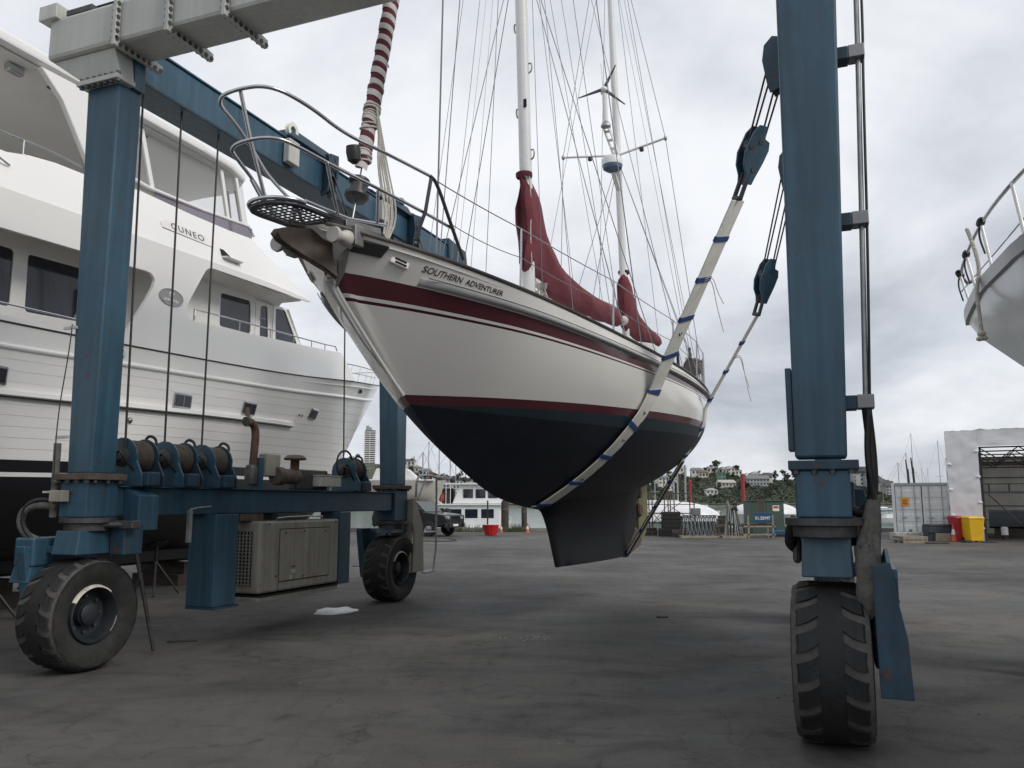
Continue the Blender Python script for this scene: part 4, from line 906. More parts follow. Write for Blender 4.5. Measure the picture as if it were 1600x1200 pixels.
# standing and running rigging
def wire(a, b_, r=.0065, nm='stay', m='wire_stay', sg=0): return MB().tube(sag(a, b_, sg, 8) if sg else [a, b_], r, 5).build(nm, m, yacht)
def chain(y, sd=1, dx=.0): return Vector((sd * (yhull(y, ysheer(y)) - .06 + dx), y, ysheer(y) + .03))
wire((0, 2.04, 3.8), (0, 2.34, 9.0), .011, 'inner_forestay'); wire((0, 2.34, 9.0), on(M0, M1, 13.5), .011, 'inner_forestay')
for sd in (1, -1):
    tip = SP1 + Vector((sd * .95, .1, .02))
    wire(chain(4.55, sd), tip, .0075, 'shroud'); wire(tip, M1, .0065, 'shroud')
    wire(chain(4.1, sd), on(M0, M1, 9.5), .0065, 'shroud'); wire(chain(5.05, sd), on(M0, M1, 9.5), .0065, 'shroud')
    wire(chain(4.35, sd, -.25), on(M0, M1, 13.2), .004, 'halyard'); wire(chain(6.3, sd), on(M0, M1, 13.4), .0055, 'running_backstay')
    wire(chain(3.4, sd, -.3), on(M0, M1, 14), .004, 'halyard')
    t2 = Vector((sd * .985, 8.48, 7.82))
    wire(chain(9.0, sd), t2, .006, 'shroud'); wire(t2, on(Z0, Z1, 12.8), .006, 'shroud')
    wire(chain(8.5, sd), on(Z0, Z1, 7.7), .006, 'shroud'); wire(chain(9.5, sd), on(Z0, Z1, 7.7), .006, 'shroud')
    wire(chain(10.3, sd), on(Z0, Z1, 12.6), .005, 'running_backstay'); wire(chain(11.4, sd), Z1, .0055, 'backstay')
    wire(chain(7.6, sd, -.1), on(Z0, Z1, 12.0), .0045, 'halyard')
    wire((sd * .12, 4.75, 4.1), on(M0, M1, 12.4) + Vector((sd * .1, .1, 0)), .0045, 'halyard')
    wire((sd * .1, 2.6, 3.8), on(M0, M1, 12) + Vector((0, -.1, 0)), .0035, 'halyard')
wire((0, 8.5, 4.7), on(M0, M1, 15.5), .0055, 'topping_lift'); wire((0, 11.2, 4.72), on(Z0, Z1, 12.9), .005, 'topping_lift')
wire(Z1, M1, .006, 'triatic_stay'); wire((0.05, 6.2, 4.5), on(M0, M1, 11.5), .004, 'lazy_jack'); wire((0.05, 7.6, 4.55), on(M0, M1, 11.5), .004, 'lazy_jack')
# guard rails
SY = [1.95, 3.75, 5.75, 7.3]
for sd in (1, -1):
    tops = [Vector((sd * .78, .68, 4.52))]; mids = [Vector((sd * .81, .93, 4.17))]
    for y in SY:
        p = chain(y, sd); t_ = p + Vector((sd * .02, 0, .63)); MB().tube([p, t_], .0125, 8).build('stanchion', 'stainless', yacht, smooth=60); tops.append(t_); mids.append(p + Vector((sd * .01, 0, .33)))
    tops.append(chain(8.6, sd) + Vector((0, 0, .66))); mids.append(chain(8.6, sd) + Vector((0, 0, .34)))
    for a, c_ in zip(tops, tops[1:]): MB().tube(sag(a, c_, .012, 6), .006, 5).build('guard_wire', 'stainless', yacht)
    for a, c_ in zip(mids, mids[1:]): MB().tube(sag(a, c_, .03, 6), .0045, 5).build('guard_wire', 'stainless_dull', yacht)
    # stern rail
    pr = [chain(y, sd) + Vector((0, 0, .66)) for y in (8.6, 9.4, 10.2, 11.0)]
    MB().tube(pr + [Vector((sd * .4, 11.7, 3.98))], .014, 8).build('stern_rail', 'stainless', yacht, smooth=60)
    for y in (8.6, 9.1, 9.6, 10.1, 10.7, 11.3): MB().tube([chain(y, sd), chain(y, sd) + Vector((0, 0, .66))], .013, 8).build('stern_rail_leg', 'stainless', yacht, smooth=60)
    MB().tube([chain(y, sd) + Vector((0, 0, .34)) for y in (8.6, 9.4, 10.2, 11.0)], .010, 6).build('stern_rail', 'stainless', yacht)
MB().tube([(-.4, 11.7, 3.98), (.4, 11.7, 3.98)], .014, 8).build('stern_rail', 'stainless', yacht)
MB().lathe((1.1, 9.35, 3.78), (0, 1, 0), [(0, -.05), (.15, -.05), (.17, .1), (.15, .25), (0, .25)], 16).build('outboard_bag', 'grey_wrap', yacht, smooth=40)
MB().bx(.85, 1.1, 9.9, 10.35, 3.75, 4.02).build('life_ring_case', 'sail_cover', yacht, bevel=.05)
MB().sph((.75, 10.7, 4.12), (.09, .09, .06), 10, 6).build('stern_aerial', 'mast_white', yacht, smooth=60)
for (x, y, z0, z1) in ((.9, 9.2, 3.4, 4.15), (1.0, 9.8, 3.4, 4.1), (.85, 10.4, 3.5, 4.3)):
    MB().tube([(x, y, z0), (x - .03, y + .03, z1)], .028, 8).build('fender_pole', 'wire_rope', yacht, smooth=60)

# ================================================================== slings and pulley blocks
def hullw(y, z, off=.02, sd=1):
    return YM @ Vector((sd * (yhull(y, z) + off), y, z))
def strap_mesh(path, width, along, th=.012):
    """path of world points, width direction per point"""
    rows_o = []
    for i, p in enumerate(path):
        w = along[i]; rows_o.append((p - w * width / 2, p + w * width / 2))
    mb = MB()
    nrm = []
    for i, p in enumerate(path):
        tg = (path[min(i + 1, len(path) - 1)] - path[max(i - 1, 0)]).normalized(); nrm.append(tg.cross(along[i]).normalized())
    ring = [[a - n_ * th / 2, b_ - n_ * th / 2, b_ + n_ * th / 2, a + n_ * th / 2] for (a, b_), n_ in zip(rows_o, nrm)]
    mb.grid(ring, True); mb.add(ring[0], [(0, 1, 2, 3)]); mb.add(ring[-1], [(0, 1, 2, 3)])
    return mb, nrm
def make_block(label, bot, upper, pick_dir, ropes_top):
    """pulley block hanging between the ropes and the sling; bot = sling pin, upper = rope head"""
    blk = thing('pulley_block', label, 'pulley block', bot, 0, 'pulley blocks of the boat hoist')
    ax = (upper - bot).normalized()
    fwd = (HP(1, 0, 0) - HP(0, 0, 0)) * .72 + (HP(0, 1, 0) - HP(0, 0, 0)) * .69; side = ax.cross(fwd).normalized(); fwd = side.cross(ax).normalized()
    def L_(a, f_, s_): return tuple(ax * a + fwd * f_ + side * s_)
    out_ = [(0.02, -.05), (.12, -.12), (.26, -.15), (.50, -.11), (.60, -.05), (.61, .05), (.47, .07), (.45, .14), (.36, .16), (.20, .13), (.02, .08), (-.07, .06), (-.08, -.02)]
    for s0 in (-.085, .055):
        MB().plate([(f_, a) for a, f_ in out_], [], lambda f_, a, d_, s0=s0: L_(a, f_, s0 + d_), .03).build('cheek', 'hoist_blue', blk, bevel=.006)
    MB().lathe(L_(.36, -.02, 0), side, [(0, -.05), (.10, -.05), (.08, -.02), (.08, .02), (.10, .05), (0, .05)], 20).build('sheave', 'dark_steel', blk, smooth=40)
    MB().lathe(L_(.20, .06, 0), side, [(0, -.045), (.08, -.045), (.06, 0), (.08, .045), (0, .045)], 20).build('sheave', 'dark_steel', blk, smooth=40)
    for a, f_ in ((.42, .02), (.34, -.09), (.10, .02)):
        MB().cyl(L_(a, f_, -.095), L_(a, f_, .095), .03, n=10).build('pin', 'bolt_steel', blk, smooth=40)
    for s0 in (-.06, .06): MB().tube([L_(.06, 0, s0), L_(-.26, -.02, s0)], .028, 8).build('shackle_leg', 'dark_steel', blk, smooth=50)
    MB().tube([L_(-.25, -.02, -.07), L_(-.25, -.02, .07)], .03, 8).build('shackle_pin', 'dark_steel', blk, smooth=50)
    for k, (f_, s_) in enumerate(((-.09, .0), (-.03, .03), (.05, -.03), (.11, .0))):
        top = ropes_top[k]; MB().tube([L_(.34, f_, s_), tuple(top - bot)], .0115, 6).build('wire_rope', 'wire_rope', blk)
    return blk, ax, fwd, side
def upper_block(label, c, tilt):
    """fixed head block bolted beside the girder"""
    ub = thing('head_block', label, 'pulley block', c, -R(HA) + R(70), 'head blocks under the girders')
    out_ = [(-.09, -.28), (.07, -.32), (.10, -.22), (.15, .1), (.12, .28), (.02, .36), (-.10, .31), (-.15, .1)]
    for x0 in (-.075, .05): MB().plate(out_, [], lambda a_, b_, d_, x0=x0: (x0 + d_, a_, b_), .025).build('cheek', 'hoist_blue_dirty', ub, bevel=.006)
    MB().lathe((0, 0, .12), (1, 0, 0), [(0, -.045), (.15, -.045), (.12, 0), (.15, .045), (0, .045)], 22).build('sheave', 'dark_steel', ub, smooth=40)
    MB().lathe((0, 0, -.18), (1, 0, 0), [(0, -.045), (.08, -.045), (.06, 0), (.08, .045), (0, .045)], 18).build('sheave', 'dark_steel', ub, smooth=40)
    MB().bx(-.04, .12, -.1, .1, -.02, .34).build('hanger', 'hoist_blue_dirty', ub, bevel=.01)
    return ub
FWD = (HP(0, 1, 0) - HP(0, 0, 0))
def build_sling(label, port_pin, stbd_pin, ystat, keel=None, width=.44, shade_wrap=None):
    """strap from one pin, along the hull, to the other pin"""
    side_pts = {}
    for sd in (1, -1):
        pts = []
        for (y, z) in ystat:
            pts.append(hullw(y, z, .022, sd) if z is not None else None)
        side_pts[sd] = pts
    path = [port_pin.lerp(side_pts[1][0], i / 8) for i in range(8)] + side_pts[1]
    if keel: path.append(YM @ Vector((0, keel[0], keel[1])))
    path += list(reversed(side_pts[-1])) + [side_pts[-1][0].lerp(stbd_pin, i / 8) for i in range(1, 9)]
    yd = (YM.to_3x3() @ Vector((0, 1, 0))).normalized()
    along = []
    for i, p in enumerate(path):
        tg = (path[min(i + 1, len(path) - 1)] - path[max(i - 1, 0)]).normalized()
        w = yd - tg * yd.dot(tg); along.append(w.normalized())
    sl_ = thing('lifting_sling', label, 'sling', path[len(path) // 2], 0, 'lifting slings under the yacht')
    org = Vector(sl_.location)
    loc = [p - org for p in path]
    # resample
    ln = [0]
    for a, c_ in zip(loc, loc[1:]): ln.append(ln[-1] + (c_ - a).length)
    def at(s_):
        for i in range(len(loc) - 1):
            if s_ <= ln[i + 1] or i == len(loc) - 2:
                t_ = (s_ - ln[i]) / max(1e-6, ln[i + 1] - ln[i]); return loc[i].lerp(loc[i + 1], t_), along[i].lerp(along[i + 1], t_).normalized()
    N = 150; P = []; A = []
    for i in range(N + 1):
        p, a = at(ln[-1] * i / N); P.append(p); A.append(a)
    mb, nrm = strap_mesh(P, width, A, .016); mb.build('strap', 'strap_white', sl_, smooth=40)
    if shade_wrap:
        q = [at(lerp(shade_wrap[0], shade_wrap[1], i / 40)) for i in range(41)]; m3, _ = strap_mesh([a for a, c_ in q], width * .6 + .012, [c_ for a, c_ in q], .05); m3.build('strap_shade', 'black_hose', sl_, smooth=40)  # added dark wrap stands for shade and wet on the under-hull strap
    # blue tape bands about every 0.62 m
    s_ = .45
    while s_ < ln[-1] - .3:
        q0, a0 = at(s_); q1, a1 = at(s_ + .065)
        m2, _ = strap_mesh([q0, q1], width + .015, [a0, a1], .034); m2.build('tape_band', 'blue_tape', sl_)
        s_ += .53
    return sl_, at, ln[-1], org
def keyed(s, lo, hi): return [(lerp(lo[0], hi[0], i / s), lerp(lo[1], hi[1], i / s)) for i in range(s + 1)]
# front pair
def pair(tag_, t_up, t_bot, l_up, l_bot, z_up, z_bot, ystat, keel, lab, tl=None, zl=None, width=.44, shade_wrap=None):
    pins = {}
    for sd in (1, -1):
        sdn = 'right' if sd > 0 else 'left'
        tb_, zb_ = (t_bot, z_bot) if sd > 0 or tl is None else (tl, zl)
        tu_ = t_up if sd > 0 or tl is None else tl - .15
        bot = HP(sd * l_bot, tb_, zb_); up = HP(sd * (l_up + .03), tu_, z_up)
        LAT = HP(1, 0, 0) - HP(0, 0, 0); tops = [up + LAT * f_ + Vector((0, 0, .02 - .3 * f_)) for f_ in (-.10, -.035, .035, .10)]
        make_block({('front', 1): 'larger blue pulley block above the front sling, right of the masts', ('rear', 1): 'smaller looking blue pulley block beside the right column, on the rear sling', ('front', -1): 'dark pulley block behind the bow platform under the left girder', ('rear', -1): 'pulley block on the far left side, hidden behind the bow'}[(tag_, sd)], bot, up, None, tops)
        upper_block({('front', 1): 'dark head block at the upper left edge of the right column', ('rear', 1): 'head block behind the right column over the rear sling', ('front', -1): 'head block hanging under the left girder near the bow rail', ('rear', -1): 'head block under the far end of the left girder'}[(tag_, sd)], up, 0)
        ax = (up - bot).normalized(); pins[sd] = bot - ax * .27
    return build_sling(lab, pins[1], pins[-1], ystat, keel, width, shade_wrap)
fy = [(4.88, 2.92), (4.84, 2.76), (4.80, 2.6), (4.74, 2.4), (4.71, 2.2), (4.69, 2.0), (4.68, 1.85), (4.67, 1.72), (4.66, 1.60), (4.65, 1.50), (4.64, 1.44)]
fs_, fat, fl_, forg = pair('front', 2.9, 3.1, 3.30, 2.90, 6.62, 5.42, fy, None, 'pale webbing sling with blue tape bands under the forefoot of the yacht', tl=3.9, zl=5.35)
ry = [(7.75, 2.9), (7.78, 2.75), (7.82, 2.6)]
rs_, rat, rl_, rorg = pair('rear', 6.0, 6.25, 3.28, 2.80, 6.55, 4.72, ry, (8.5, .40), 'narrow webbing sling with blue tape bands under the stern and keel heel', tl=6.6, zl=4.9, width=.16, shade_wrap=(2.72, 6.0))
# loose tail lines on the slings
for (at_, par, s0, dd) in ((fat, fs_, 1.05, .62), (fat, fs_, 1.02, .3), (rat, rs_, .75, .7), (rat, rs_, .78, .45)):
    p, a = at_(s0)
    MB().tube(smoothp([p, p + Vector((.12, 0, .05)), p + Vector((.17, 0, -dd * .5)), p + Vector((.24, 0, -dd))], 2), .006, 5).build('tail_line', 'rope_white', par)
# sling markings
for s0 in (1.75, 2.9, 3.35, 4.1):
    p, a = fat(s0)
    for k in range(3):
        q, a_ = fat(s0 + .02 * (k % 2)); c = q + a_ * (.04 * (k - 1)); n_ = (fat(s0 + .1)[0] - fat(s0 - .1)[0]).normalized().cross(a_)
        sgn = 1 if n_.dot(-(q + forg)) > 0 else -1
        MB().box(c + n_ * sgn * .0095, (.012, .012, .03)).build('stencil_mark', 'letter_ink', fs_)
# ================================================================== ground, water
def ground_mat():
    m = bpy.data.materials.new('yard_concrete'); m.use_nodes = True; MAT['yard_concrete'] = m
    t = m.node_tree; N = t.nodes; L = t.links; bs = N['Principled BSDF']
    g_ = N.new('ShaderNodeNewGeometry')
    def nz(scale, det, rough, sc=(1, 1, 1), off=(0, 0, 0), dist=0.0, rot=0.0):
        mp = N.new('ShaderNodeMapping'); mp.inputs['Scale'].default_value = sc; mp.inputs['Location'].default_value = off; mp.inputs['Rotation'].default_value = (0, 0, rot); L.new(g_.outputs['Position'], mp.inputs[0])
        n = N.new('ShaderNodeTexNoise'); n.inputs['Scale'].default_value = scale; n.inputs['Detail'].default_value = det; n.inputs['Roughness'].default_value = rough; n.inputs['Distortion'].default_value = dist
        L.new(mp.outputs[0], n.inputs['Vector']); return n.outputs['Fac']
    def ramp(src, st):
        r = N.new('ShaderNodeValToRGB'); e = r.color_ramp.elements
        while len(e) < len(st): e.new(.5)
        for i, (p, c) in enumerate(st): e[i].position = p; e[i].color = (*c, 1)
        L.new(src, r.inputs[0]); return r.outputs[0]
    def mul(a, b_, f_=1.0):
        x = N.new('ShaderNodeMix'); x.data_type = 'RGBA'; x.blend_type = 'MULTIPLY'; x.inputs['Factor'].default_value = f_; L.new(a, x.inputs[6]); L.new(b_, x.inputs[7]); return x.outputs[2]
    base = ramp(nz(.20, 10, .66, dist=.4), [(.30, (.062, .059, .0565)), (.5, (.103, .098, .0925)), (.70, (.152, .145, .135))])
    c1 = ramp(nz(.9, 9, .68, sc=(.6, 1.3, 1), dist=1.2, rot=-.2), [(.30, (.60, .60, .62)), (.50, (1, 1, 1)), (.72, (1.16, 1.14, 1.10))])
    c2 = ramp(nz(2.2, 10, .74, off=(5, 3, 0), dist=1.2), [(.34, (.45, .44, .44)), (.44, (.92, .92, .92)), (.6, (1, 1, 1))])
    c3 = ramp(nz(70, 5, .8), [(.32, (.70, .70, .70)), (.68, (1.22, 1.22, 1.20))])
    # long tyre scuffs following the hoist
    c5 = ramp(nz(3.0, 6, .6, sc=(2.6, .07, 1), off=(2, 1, 0), rot=.373), [(.36, (.62, .62, .63)), (.46, (1, 1, 1)), (.7, (1.05, 1.05, 1.04))])
    # hairline cracks
    vc = N.new('ShaderNodeTexVoronoi'); vc.feature = 'DISTANCE_TO_EDGE'; vc.inputs['Scale'].default_value = .33
    wv = N.new('ShaderNodeTexNoise'); wv.inputs['Scale'].default_value = 1.1; wv.inputs['Detail'].default_value = 6; L.new(g_.outputs['Position'], wv.inputs['Vector'])
    va = N.new('ShaderNodeVectorMath'); va.operation = 'MULTIPLY_ADD'; L.new(wv.outputs['Color'], va.inputs[0]); va.inputs[1].default_value = (2.2, 2.2, 0); L.new(g_.outputs['Position'], va.inputs[2]); L.new(va.outputs[0], vc.inputs['Vector'])
    c6 = ramp(vc.outputs['Distance'], [(.0, (.35, .35, .35)), (.006, (1, 1, 1))])
    # faint blue-green antifouling dust
    col = mul(mul(mul(mul(mul(base, c1), c2, .75), c3), c5, .18), c6, .45)
    tint = ramp(nz(.33, 5, .6, off=(9, 2, 0)), [(.55, (0, 0, 0)), (.72, (.5, .5, .5))])
    mxn = N.new('ShaderNodeMix'); mxn.data_type = 'RGBA'; L.new(tint, mxn.inputs['Factor']); L.new(col, mxn.inputs[6]); mxn.inputs[7].default_value = (.085, .10, .098, 1)
    col = mxn.outputs[2]
    # small pale and dark specks (paint drips, chips)
    v = N.new('ShaderNodeTexVoronoi'); v.inputs['Scale'].default_value = 2.6; L.new(g_.outputs['Position'], v.inputs['Vector'])
    sp = ramp(v.outputs['Distance'], [(.018, (1, 1, 1)), (.03, (0, 0, 0))])
    sc_ = ramp(nz(.9, 3, .5, off=(1, 7, 0)), [(.56, (0, 0, 0)), (.62, (.75, .75, .75))])
    mm = N.new('ShaderNodeMix'); mm.data_type = 'RGBA'; mm.blend_type = 'MULTIPLY'; mm.inputs['Factor'].default_value = 1; L.new(sp, mm.inputs[6]); L.new(sc_, mm.inputs[7])
    m3 = N.new('ShaderNodeMix'); m3.data_type = 'RGBA'; L.new(mm.outputs[2], m3.inputs['Factor']); L.new(col, m3.inputs[6]); m3.inputs[7].default_value = (.36, .36, .34, 1)
    L.new(m3.outputs[2], bs.inputs['Base Color'])
    rr_ = N.new('ShaderNodeMapRange'); rr_.inputs[1].default_value = .3; rr_.inputs[2].default_value = .7; rr_.inputs[3].default_value = .62; rr_.inputs[4].default_value = .9
    L.new(nz(.6, 6, .6, off=(3, 3, 3)), rr_.inputs[0]); L.new(rr_.outputs[0], bs.inputs['Roughness'])
    bs.inputs['Specular IOR Level'].default_value = .22
    bp = N.new('ShaderNodeBump'); bp.inputs['Strength'].default_value = .35; bp.inputs['Distance'].default_value = .01; L.new(nz(22, 6, .7), bp.inputs['Height']); L.new(bp.outputs[0], bs.inputs['Normal'])
ground_mat()
QUAY = 47.5
gm_ = MB(); rows = []
MB().add([(-260, -120, 0), (260, -120, 0), (260, QUAY, 0), (-260, QUAY, 0), (-260, QUAY, -4), (260, QUAY, -4)], [(0, 1, 2, 3), (3, 2, 5, 4)]).build('yard_ground', 'yard_concrete', fixn=False)['kind'] = 'structure'
mat('quay_edge', (.2, .19, .175), .8, var=.2, scale=1.5, grime=.3)
for k in range(-9, 10):
    o = MB().bx(k * 8.0 - 3.98, k * 8.0 + 3.98, QUAY - .55, QUAY - .12, .0, .22).build('quay_kerb' , 'quay_edge', bevel=.02); o['kind'] = 'structure'
mat('harbour_water', (.10, .16, .14), .12, var=.1, scale=.02, bump=.5, bscale=1.2)
MB().add([(-1500, QUAY - .5, -1.6), (1500, QUAY - .5, -1.6), (1500, 640, -1.6), (-1500, 640, -1.6)], [(0, 1, 2, 3)]).build('harbour_water', 'harbour_water', fixn=False)['kind'] = 'structure'

# ================================================================== motor yacht on the left
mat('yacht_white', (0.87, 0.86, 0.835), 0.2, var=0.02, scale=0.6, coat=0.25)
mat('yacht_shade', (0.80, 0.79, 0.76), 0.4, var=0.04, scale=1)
mat('yacht_black', (0.008, 0.008, 0.010), 0.45, var=0.2, scale=1.5)
mat('yacht_line', (0.03, 0.025, 0.022), 0.5)
mat('tint_glass', (0.02, 0.022, 0.032), 0.04, var=0.05, spec=0.7)
mat('purple_perspex', (0.13, 0.11, 0.16), 0.06, var=0.1, spec=0.6, alpha=.72)
mat('clear_vinyl', (0.40, 0.40, 0.40), 0.1, var=0.05, spec=0.4, alpha=.42)
mat('badge_grey', (0.36, 0.345, 0.33), 0.4, var=0.1, scale=20)
CX = -9.2
cl_ = HP(CX, 0, 0)
my = thing('motor_yacht', 'large white motor yacht with black bottom and raised pilothouse, on the left', 'motor yacht', cl_, -R(HA))
MSH = [(-8, 3.95), (1, 4.04), (2.9, 4.08), (6.6, 4.20), (8.45, 4.34), (10.6, 4.57), (12.8, 4.83), (15.3, 5.20)]
MRB = [(-8, 3.65), (1, 3.71), (2.9, 3.77), (6.6, 3.88), (8.5, 4.0), (12.3, 4.36), (15.0, 4.72)]
MWL = [(-8, 2.15), (1.1, 2.22), (5.8, 2.32), (9.9, 2.38), (13.5, 2.42)]
def msh(t): return smoothi(t, MSH)
def mrb(t): return smoothi(t, MRB)
def mwl(t): return smoothi(t, MWL)
def myend(z): return interp(z, [(.6, 9.5), (.9, 11.3), (1.6, 12.5), (2.4, 13.05), (3.6, 13.95), (5.2, 15.3)])
def mhull(t, z):
    zs = msh(t); wl = mwl(t)
    if z >= wl:
        v = min(1, (z - wl) / (zs - wl)); B = lerp(2.52, 2.70, v); t0 = lerp(2.5, 6.0, v); p = lerp(1.75, 2.3, v); k = 1.0
    else:
        v = (wl - z) / (wl - .7); B = 2.52; t0 = 2.5; p = 1.75; k = interp(v, [(0, 1), (.25, .98), (.5, .93), (.75, .82), (.88, .62), (.96, .34), (1, .08)])
    ye = myend(z); w = max(0, (t - t0) / (ye - t0))
    return max(0.0, B * k * (1 - min(1, w) ** p))
def m_strip(f0, f1, n=2, ta=-8.0, off0=0.0, off1=0.0, N=40):
    mb = MB()
    for sd in (1, -1):
        rows = []
        for q in range(n):
            v = q / (n - 1); row = []
            for i in range(N + 1):
                u = (i / N) ** .7
                t = lerp(ta, 15.2, u)
                for _ in range(6): z = lerp(f0(t), f1(t), v); t = lerp(ta, myend(z), u)
                row.append((sd * (mhull(t, z) + lerp(off0, off1, v)), t, z))
            rows.append(row)
        mb.grid(rows)
    return mb
m_strip(lambda t: msh(t), lambda t: mrb(t) + .03, 4).build('bulwark_strake', 'yacht_white', my, smooth=50)
NS = 10
for k in range(NS):
    a0 = k / NS; a1 = (k + 1) / NS
    m_strip(lambda t, a=a0: lerp(mrb(t), mwl(t), a), lambda t, a=a1: lerp(mrb(t), mwl(t), a), 3, off0=0.0, off1=.004).build('strake', 'yacht_white', my, smooth=50)
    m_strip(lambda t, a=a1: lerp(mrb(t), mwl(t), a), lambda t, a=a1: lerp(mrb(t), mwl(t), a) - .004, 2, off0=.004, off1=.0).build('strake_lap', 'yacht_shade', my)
m_strip(lambda t: mwl(t), lambda t: mwl(t) - .17, 3).build('black_band', 'yacht_black', my, smooth=50)
m_strip(lambda t: mwl(t) - .17, lambda t: mwl(t) - .23, 2).build('white_boot_stripe', 'yacht_white', my, smooth=50)
m_strip(lambda t: mwl(t) - .23, lambda t: .70, 12).build('hull_bottom', 'yacht_black', my, smooth=50)
MB().bx(-.2, .2, -7, 10.5, .45, .75).build('keel', 'yacht_black', my, bevel=.05)
for sd in (1, -1):
    def mrail(fz, ta, tb, r, nm, m, off=.0, sq=1.0):
        pts = []
        for i in range(41):
            t = lerp(ta, tb, i / 40); z = fz(t); pts.append((sd * (mhull(t, z) + off), t, z))
        return MB().tube(pts, r, 8).build(nm, m, my, smooth=60)
    mrail(lambda t: mrb(t) + .01, -8, 14.7, .042, 'rub_rail', 'yacht_white')
    mrail(lambda t: msh(t), -8, 15.1, .014, 'sheer_line', 'yacht_line', .004)
    low = lambda t: interp(t, [(-8, 3.02), (1, 3.10), (6.6, 3.24), (8.0, 3.28)])
    rows = []
    for (dz, off) in ((.05, 0), (.035, .07), (-.03, .085), (-.045, .06), (-.075, .0)):
        rows.append([(sd * (mhull(t, low(t) + dz) + off), t, low(t) + dz) for t in [lerp(-8, 8.05, i / 40) for i in range(41)]])
    mb = MB().grid(rows); mb.add([r[-1] for r in rows], [(0, 1, 2, 3, 4)]); mb.build('spray_rail', 'yacht_white', my, smooth=30)
    mrail(lambda t: low(t) - .055, -8, 8.0, .012, 'rail_shadow_strip', 'yacht_line', .05)  # dark line drawn along the rail underside for its shadow
    # port lights
    for t in (-1.5, 1.0, 4.40, 6.20, 8.89):
        z = interp(t, [(-1.5, 3.3), (4.4, 3.36), (6.2, 3.43), (8.9, 3.61)]); c = Vector((sd * mhull(t, z), t, z))
        ta_ = Vector((sd * (mhull(t + .2, z) - mhull(t - .2, z)), .4, 0)).normalized(); up_ = Vector((sd * (mhull(t, z + .1) - mhull(t, z - .1)), 0, .2)).normalized()
        nr = ta_.cross(up_).normalized() * (1 if sd > 0 else -1); Mx = Matrix((ta_, nr, up_)).transposed()
        pf = MB().box(c + nr * .012, (.42, .05, .26), Mx).build('port_light_frame', 'stainless', my, bevel=.03)
        MB().box(c + nr * .035, (.35, .02, .19), Mx).build('pane', 'tint_glass', pf, bevel=.02); MB().box(c + nr * .047, (.012, .006, .19), Mx).build('bar', 'stainless', pf)
    for (t, z) in ((8.2, 3.52), (8.35, 3.52), (3.35, 2.93)):
        MB().sph((sd * mhull(t, z), t, z), .035 if z > 3 else .05, 10, 6).build('through_hull', 'stainless_dull', my, smooth=60)
    c = Vector((sd * (mhull(11.5, 4.47) + .005), 11.5, 4.47)); MB().sph(c, (.04, .13, .07), 12, 8).build('hawse_ring', 'stainless', my, smooth=60); MB().sph(c + Vector((sd * .025, 0, 0)), (.03, .085, .045), 12, 8).build('hawse_hole', 'dark_gap', my, smooth=60)
    MB().sph((sd * (mhull(3.0, 3.93)), 3.0, 3.93), (.03, .09, .09), 12, 8).build('hawse_ring', 'stainless', my, smooth=60)
# decks
rows = []
for i in range(40):
    t = lerp(-8, 15.1, i / 39); x = max(.01, mhull(t, msh(t)) - .03); rows.append([(-x, t, msh(t) - .12), (x, t, msh(t) - .12)])
MB().grid(rows).build('main_deck', 'yacht_shade', my)
MB().bx(-2.6, 2.6, -8.0, -7.9, .9, 4.2).build('transom', 'yacht_white', my)
# side shells with the two big openings
def cut_plate(outer_, holes_, xf, th, cuts):
    bm = bmesh.new(); p = MB().plate(outer_, holes_, lambda a_, b_, d_: (d_, a_, b_), th)
    vv = [bm.verts.new(v) for v in p.v]
    for f_ in p.f:
        try: bm.faces.new([vv[i] for i in f_])
        except ValueError: pass
    for c in cuts: bmesh.ops.bisect_plane(bm, geom=bm.verts[:] + bm.edges[:] + bm.faces[:], plane_co=(0, c, 0), plane_no=(0, 1, 0))
    bm.verts.index_update(); m_ = MB(); m_.add([xf(v.co.y, v.co.z, v.co.x) for v in bm.verts], [tuple(v.index for v in f_.verts) for f_ in bm.faces]); bm.free(); return m_
CUTS = [6 + .3 * k for k in range(15)]
def bt(t): return 2.70 if t < 6 else max(.05, 2.70 * (1 - ((t - 6) / 9.3) ** 2.3))
def dens(poly, step=.6):
    o_ = []
    for i, p in enumerate(poly):
        q = poly[(i + 1) % len(poly)]; n = max(1, int(sqrt((q[0] - p[0]) ** 2 + (q[1] - p[1]) ** 2) / step))
        for k in range(n): o_.append((lerp(p[0], q[0], k / n), lerp(p[1], q[1], k / n)))
    return o_
outer = [(-8, msh(-8) + .005)] + [(t, msh(t) + .005) for t in (-4, -1, 1, 2.9, 4, 5, 6, 6.6, 7.2, 7.8, 8.45, 9.0, 9.6, 10.1, 10.45)] + [(10.42, 4.60), (9.62, 5.02), (9.48, 5.07), (9.34, 5.06), (8.67, 4.99), (7.62, 4.91), (5.95, 4.82), (4.88, 4.78), (4.52, 4.76), (4.42, 4.78), (4.34, 4.85), (4.31, 4.96), (4.36, 5.09), (4.66, 5.63), (4.72, 5.73), (4.80, 5.79), (4.91, 5.81), (5.7, 5.825), (6.46, 5.845), (7.3, 5.86), (7.95, 5.90), (7.95, 5.935), (6.45, 5.95), (4.93, 5.93), (3.6, 5.89), (2.0, 5.87), (.8, 5.84), (-8, 5.70)]
holeA = [(-6.5, 5.15), (.9, 5.29), (2.1, 5.33), (2.92, 5.34), (3.37, 5.36), (3.48, 5.35), (3.55, 5.30), (3.57, 5.24), (3.55, 5.14), (3.44, 4.92), (3.05, 4.27), (2.98, 4.20), (2.88, 4.16), (2.1, 4.15), (1.0, 4.12), (-6.5, 4.05)]
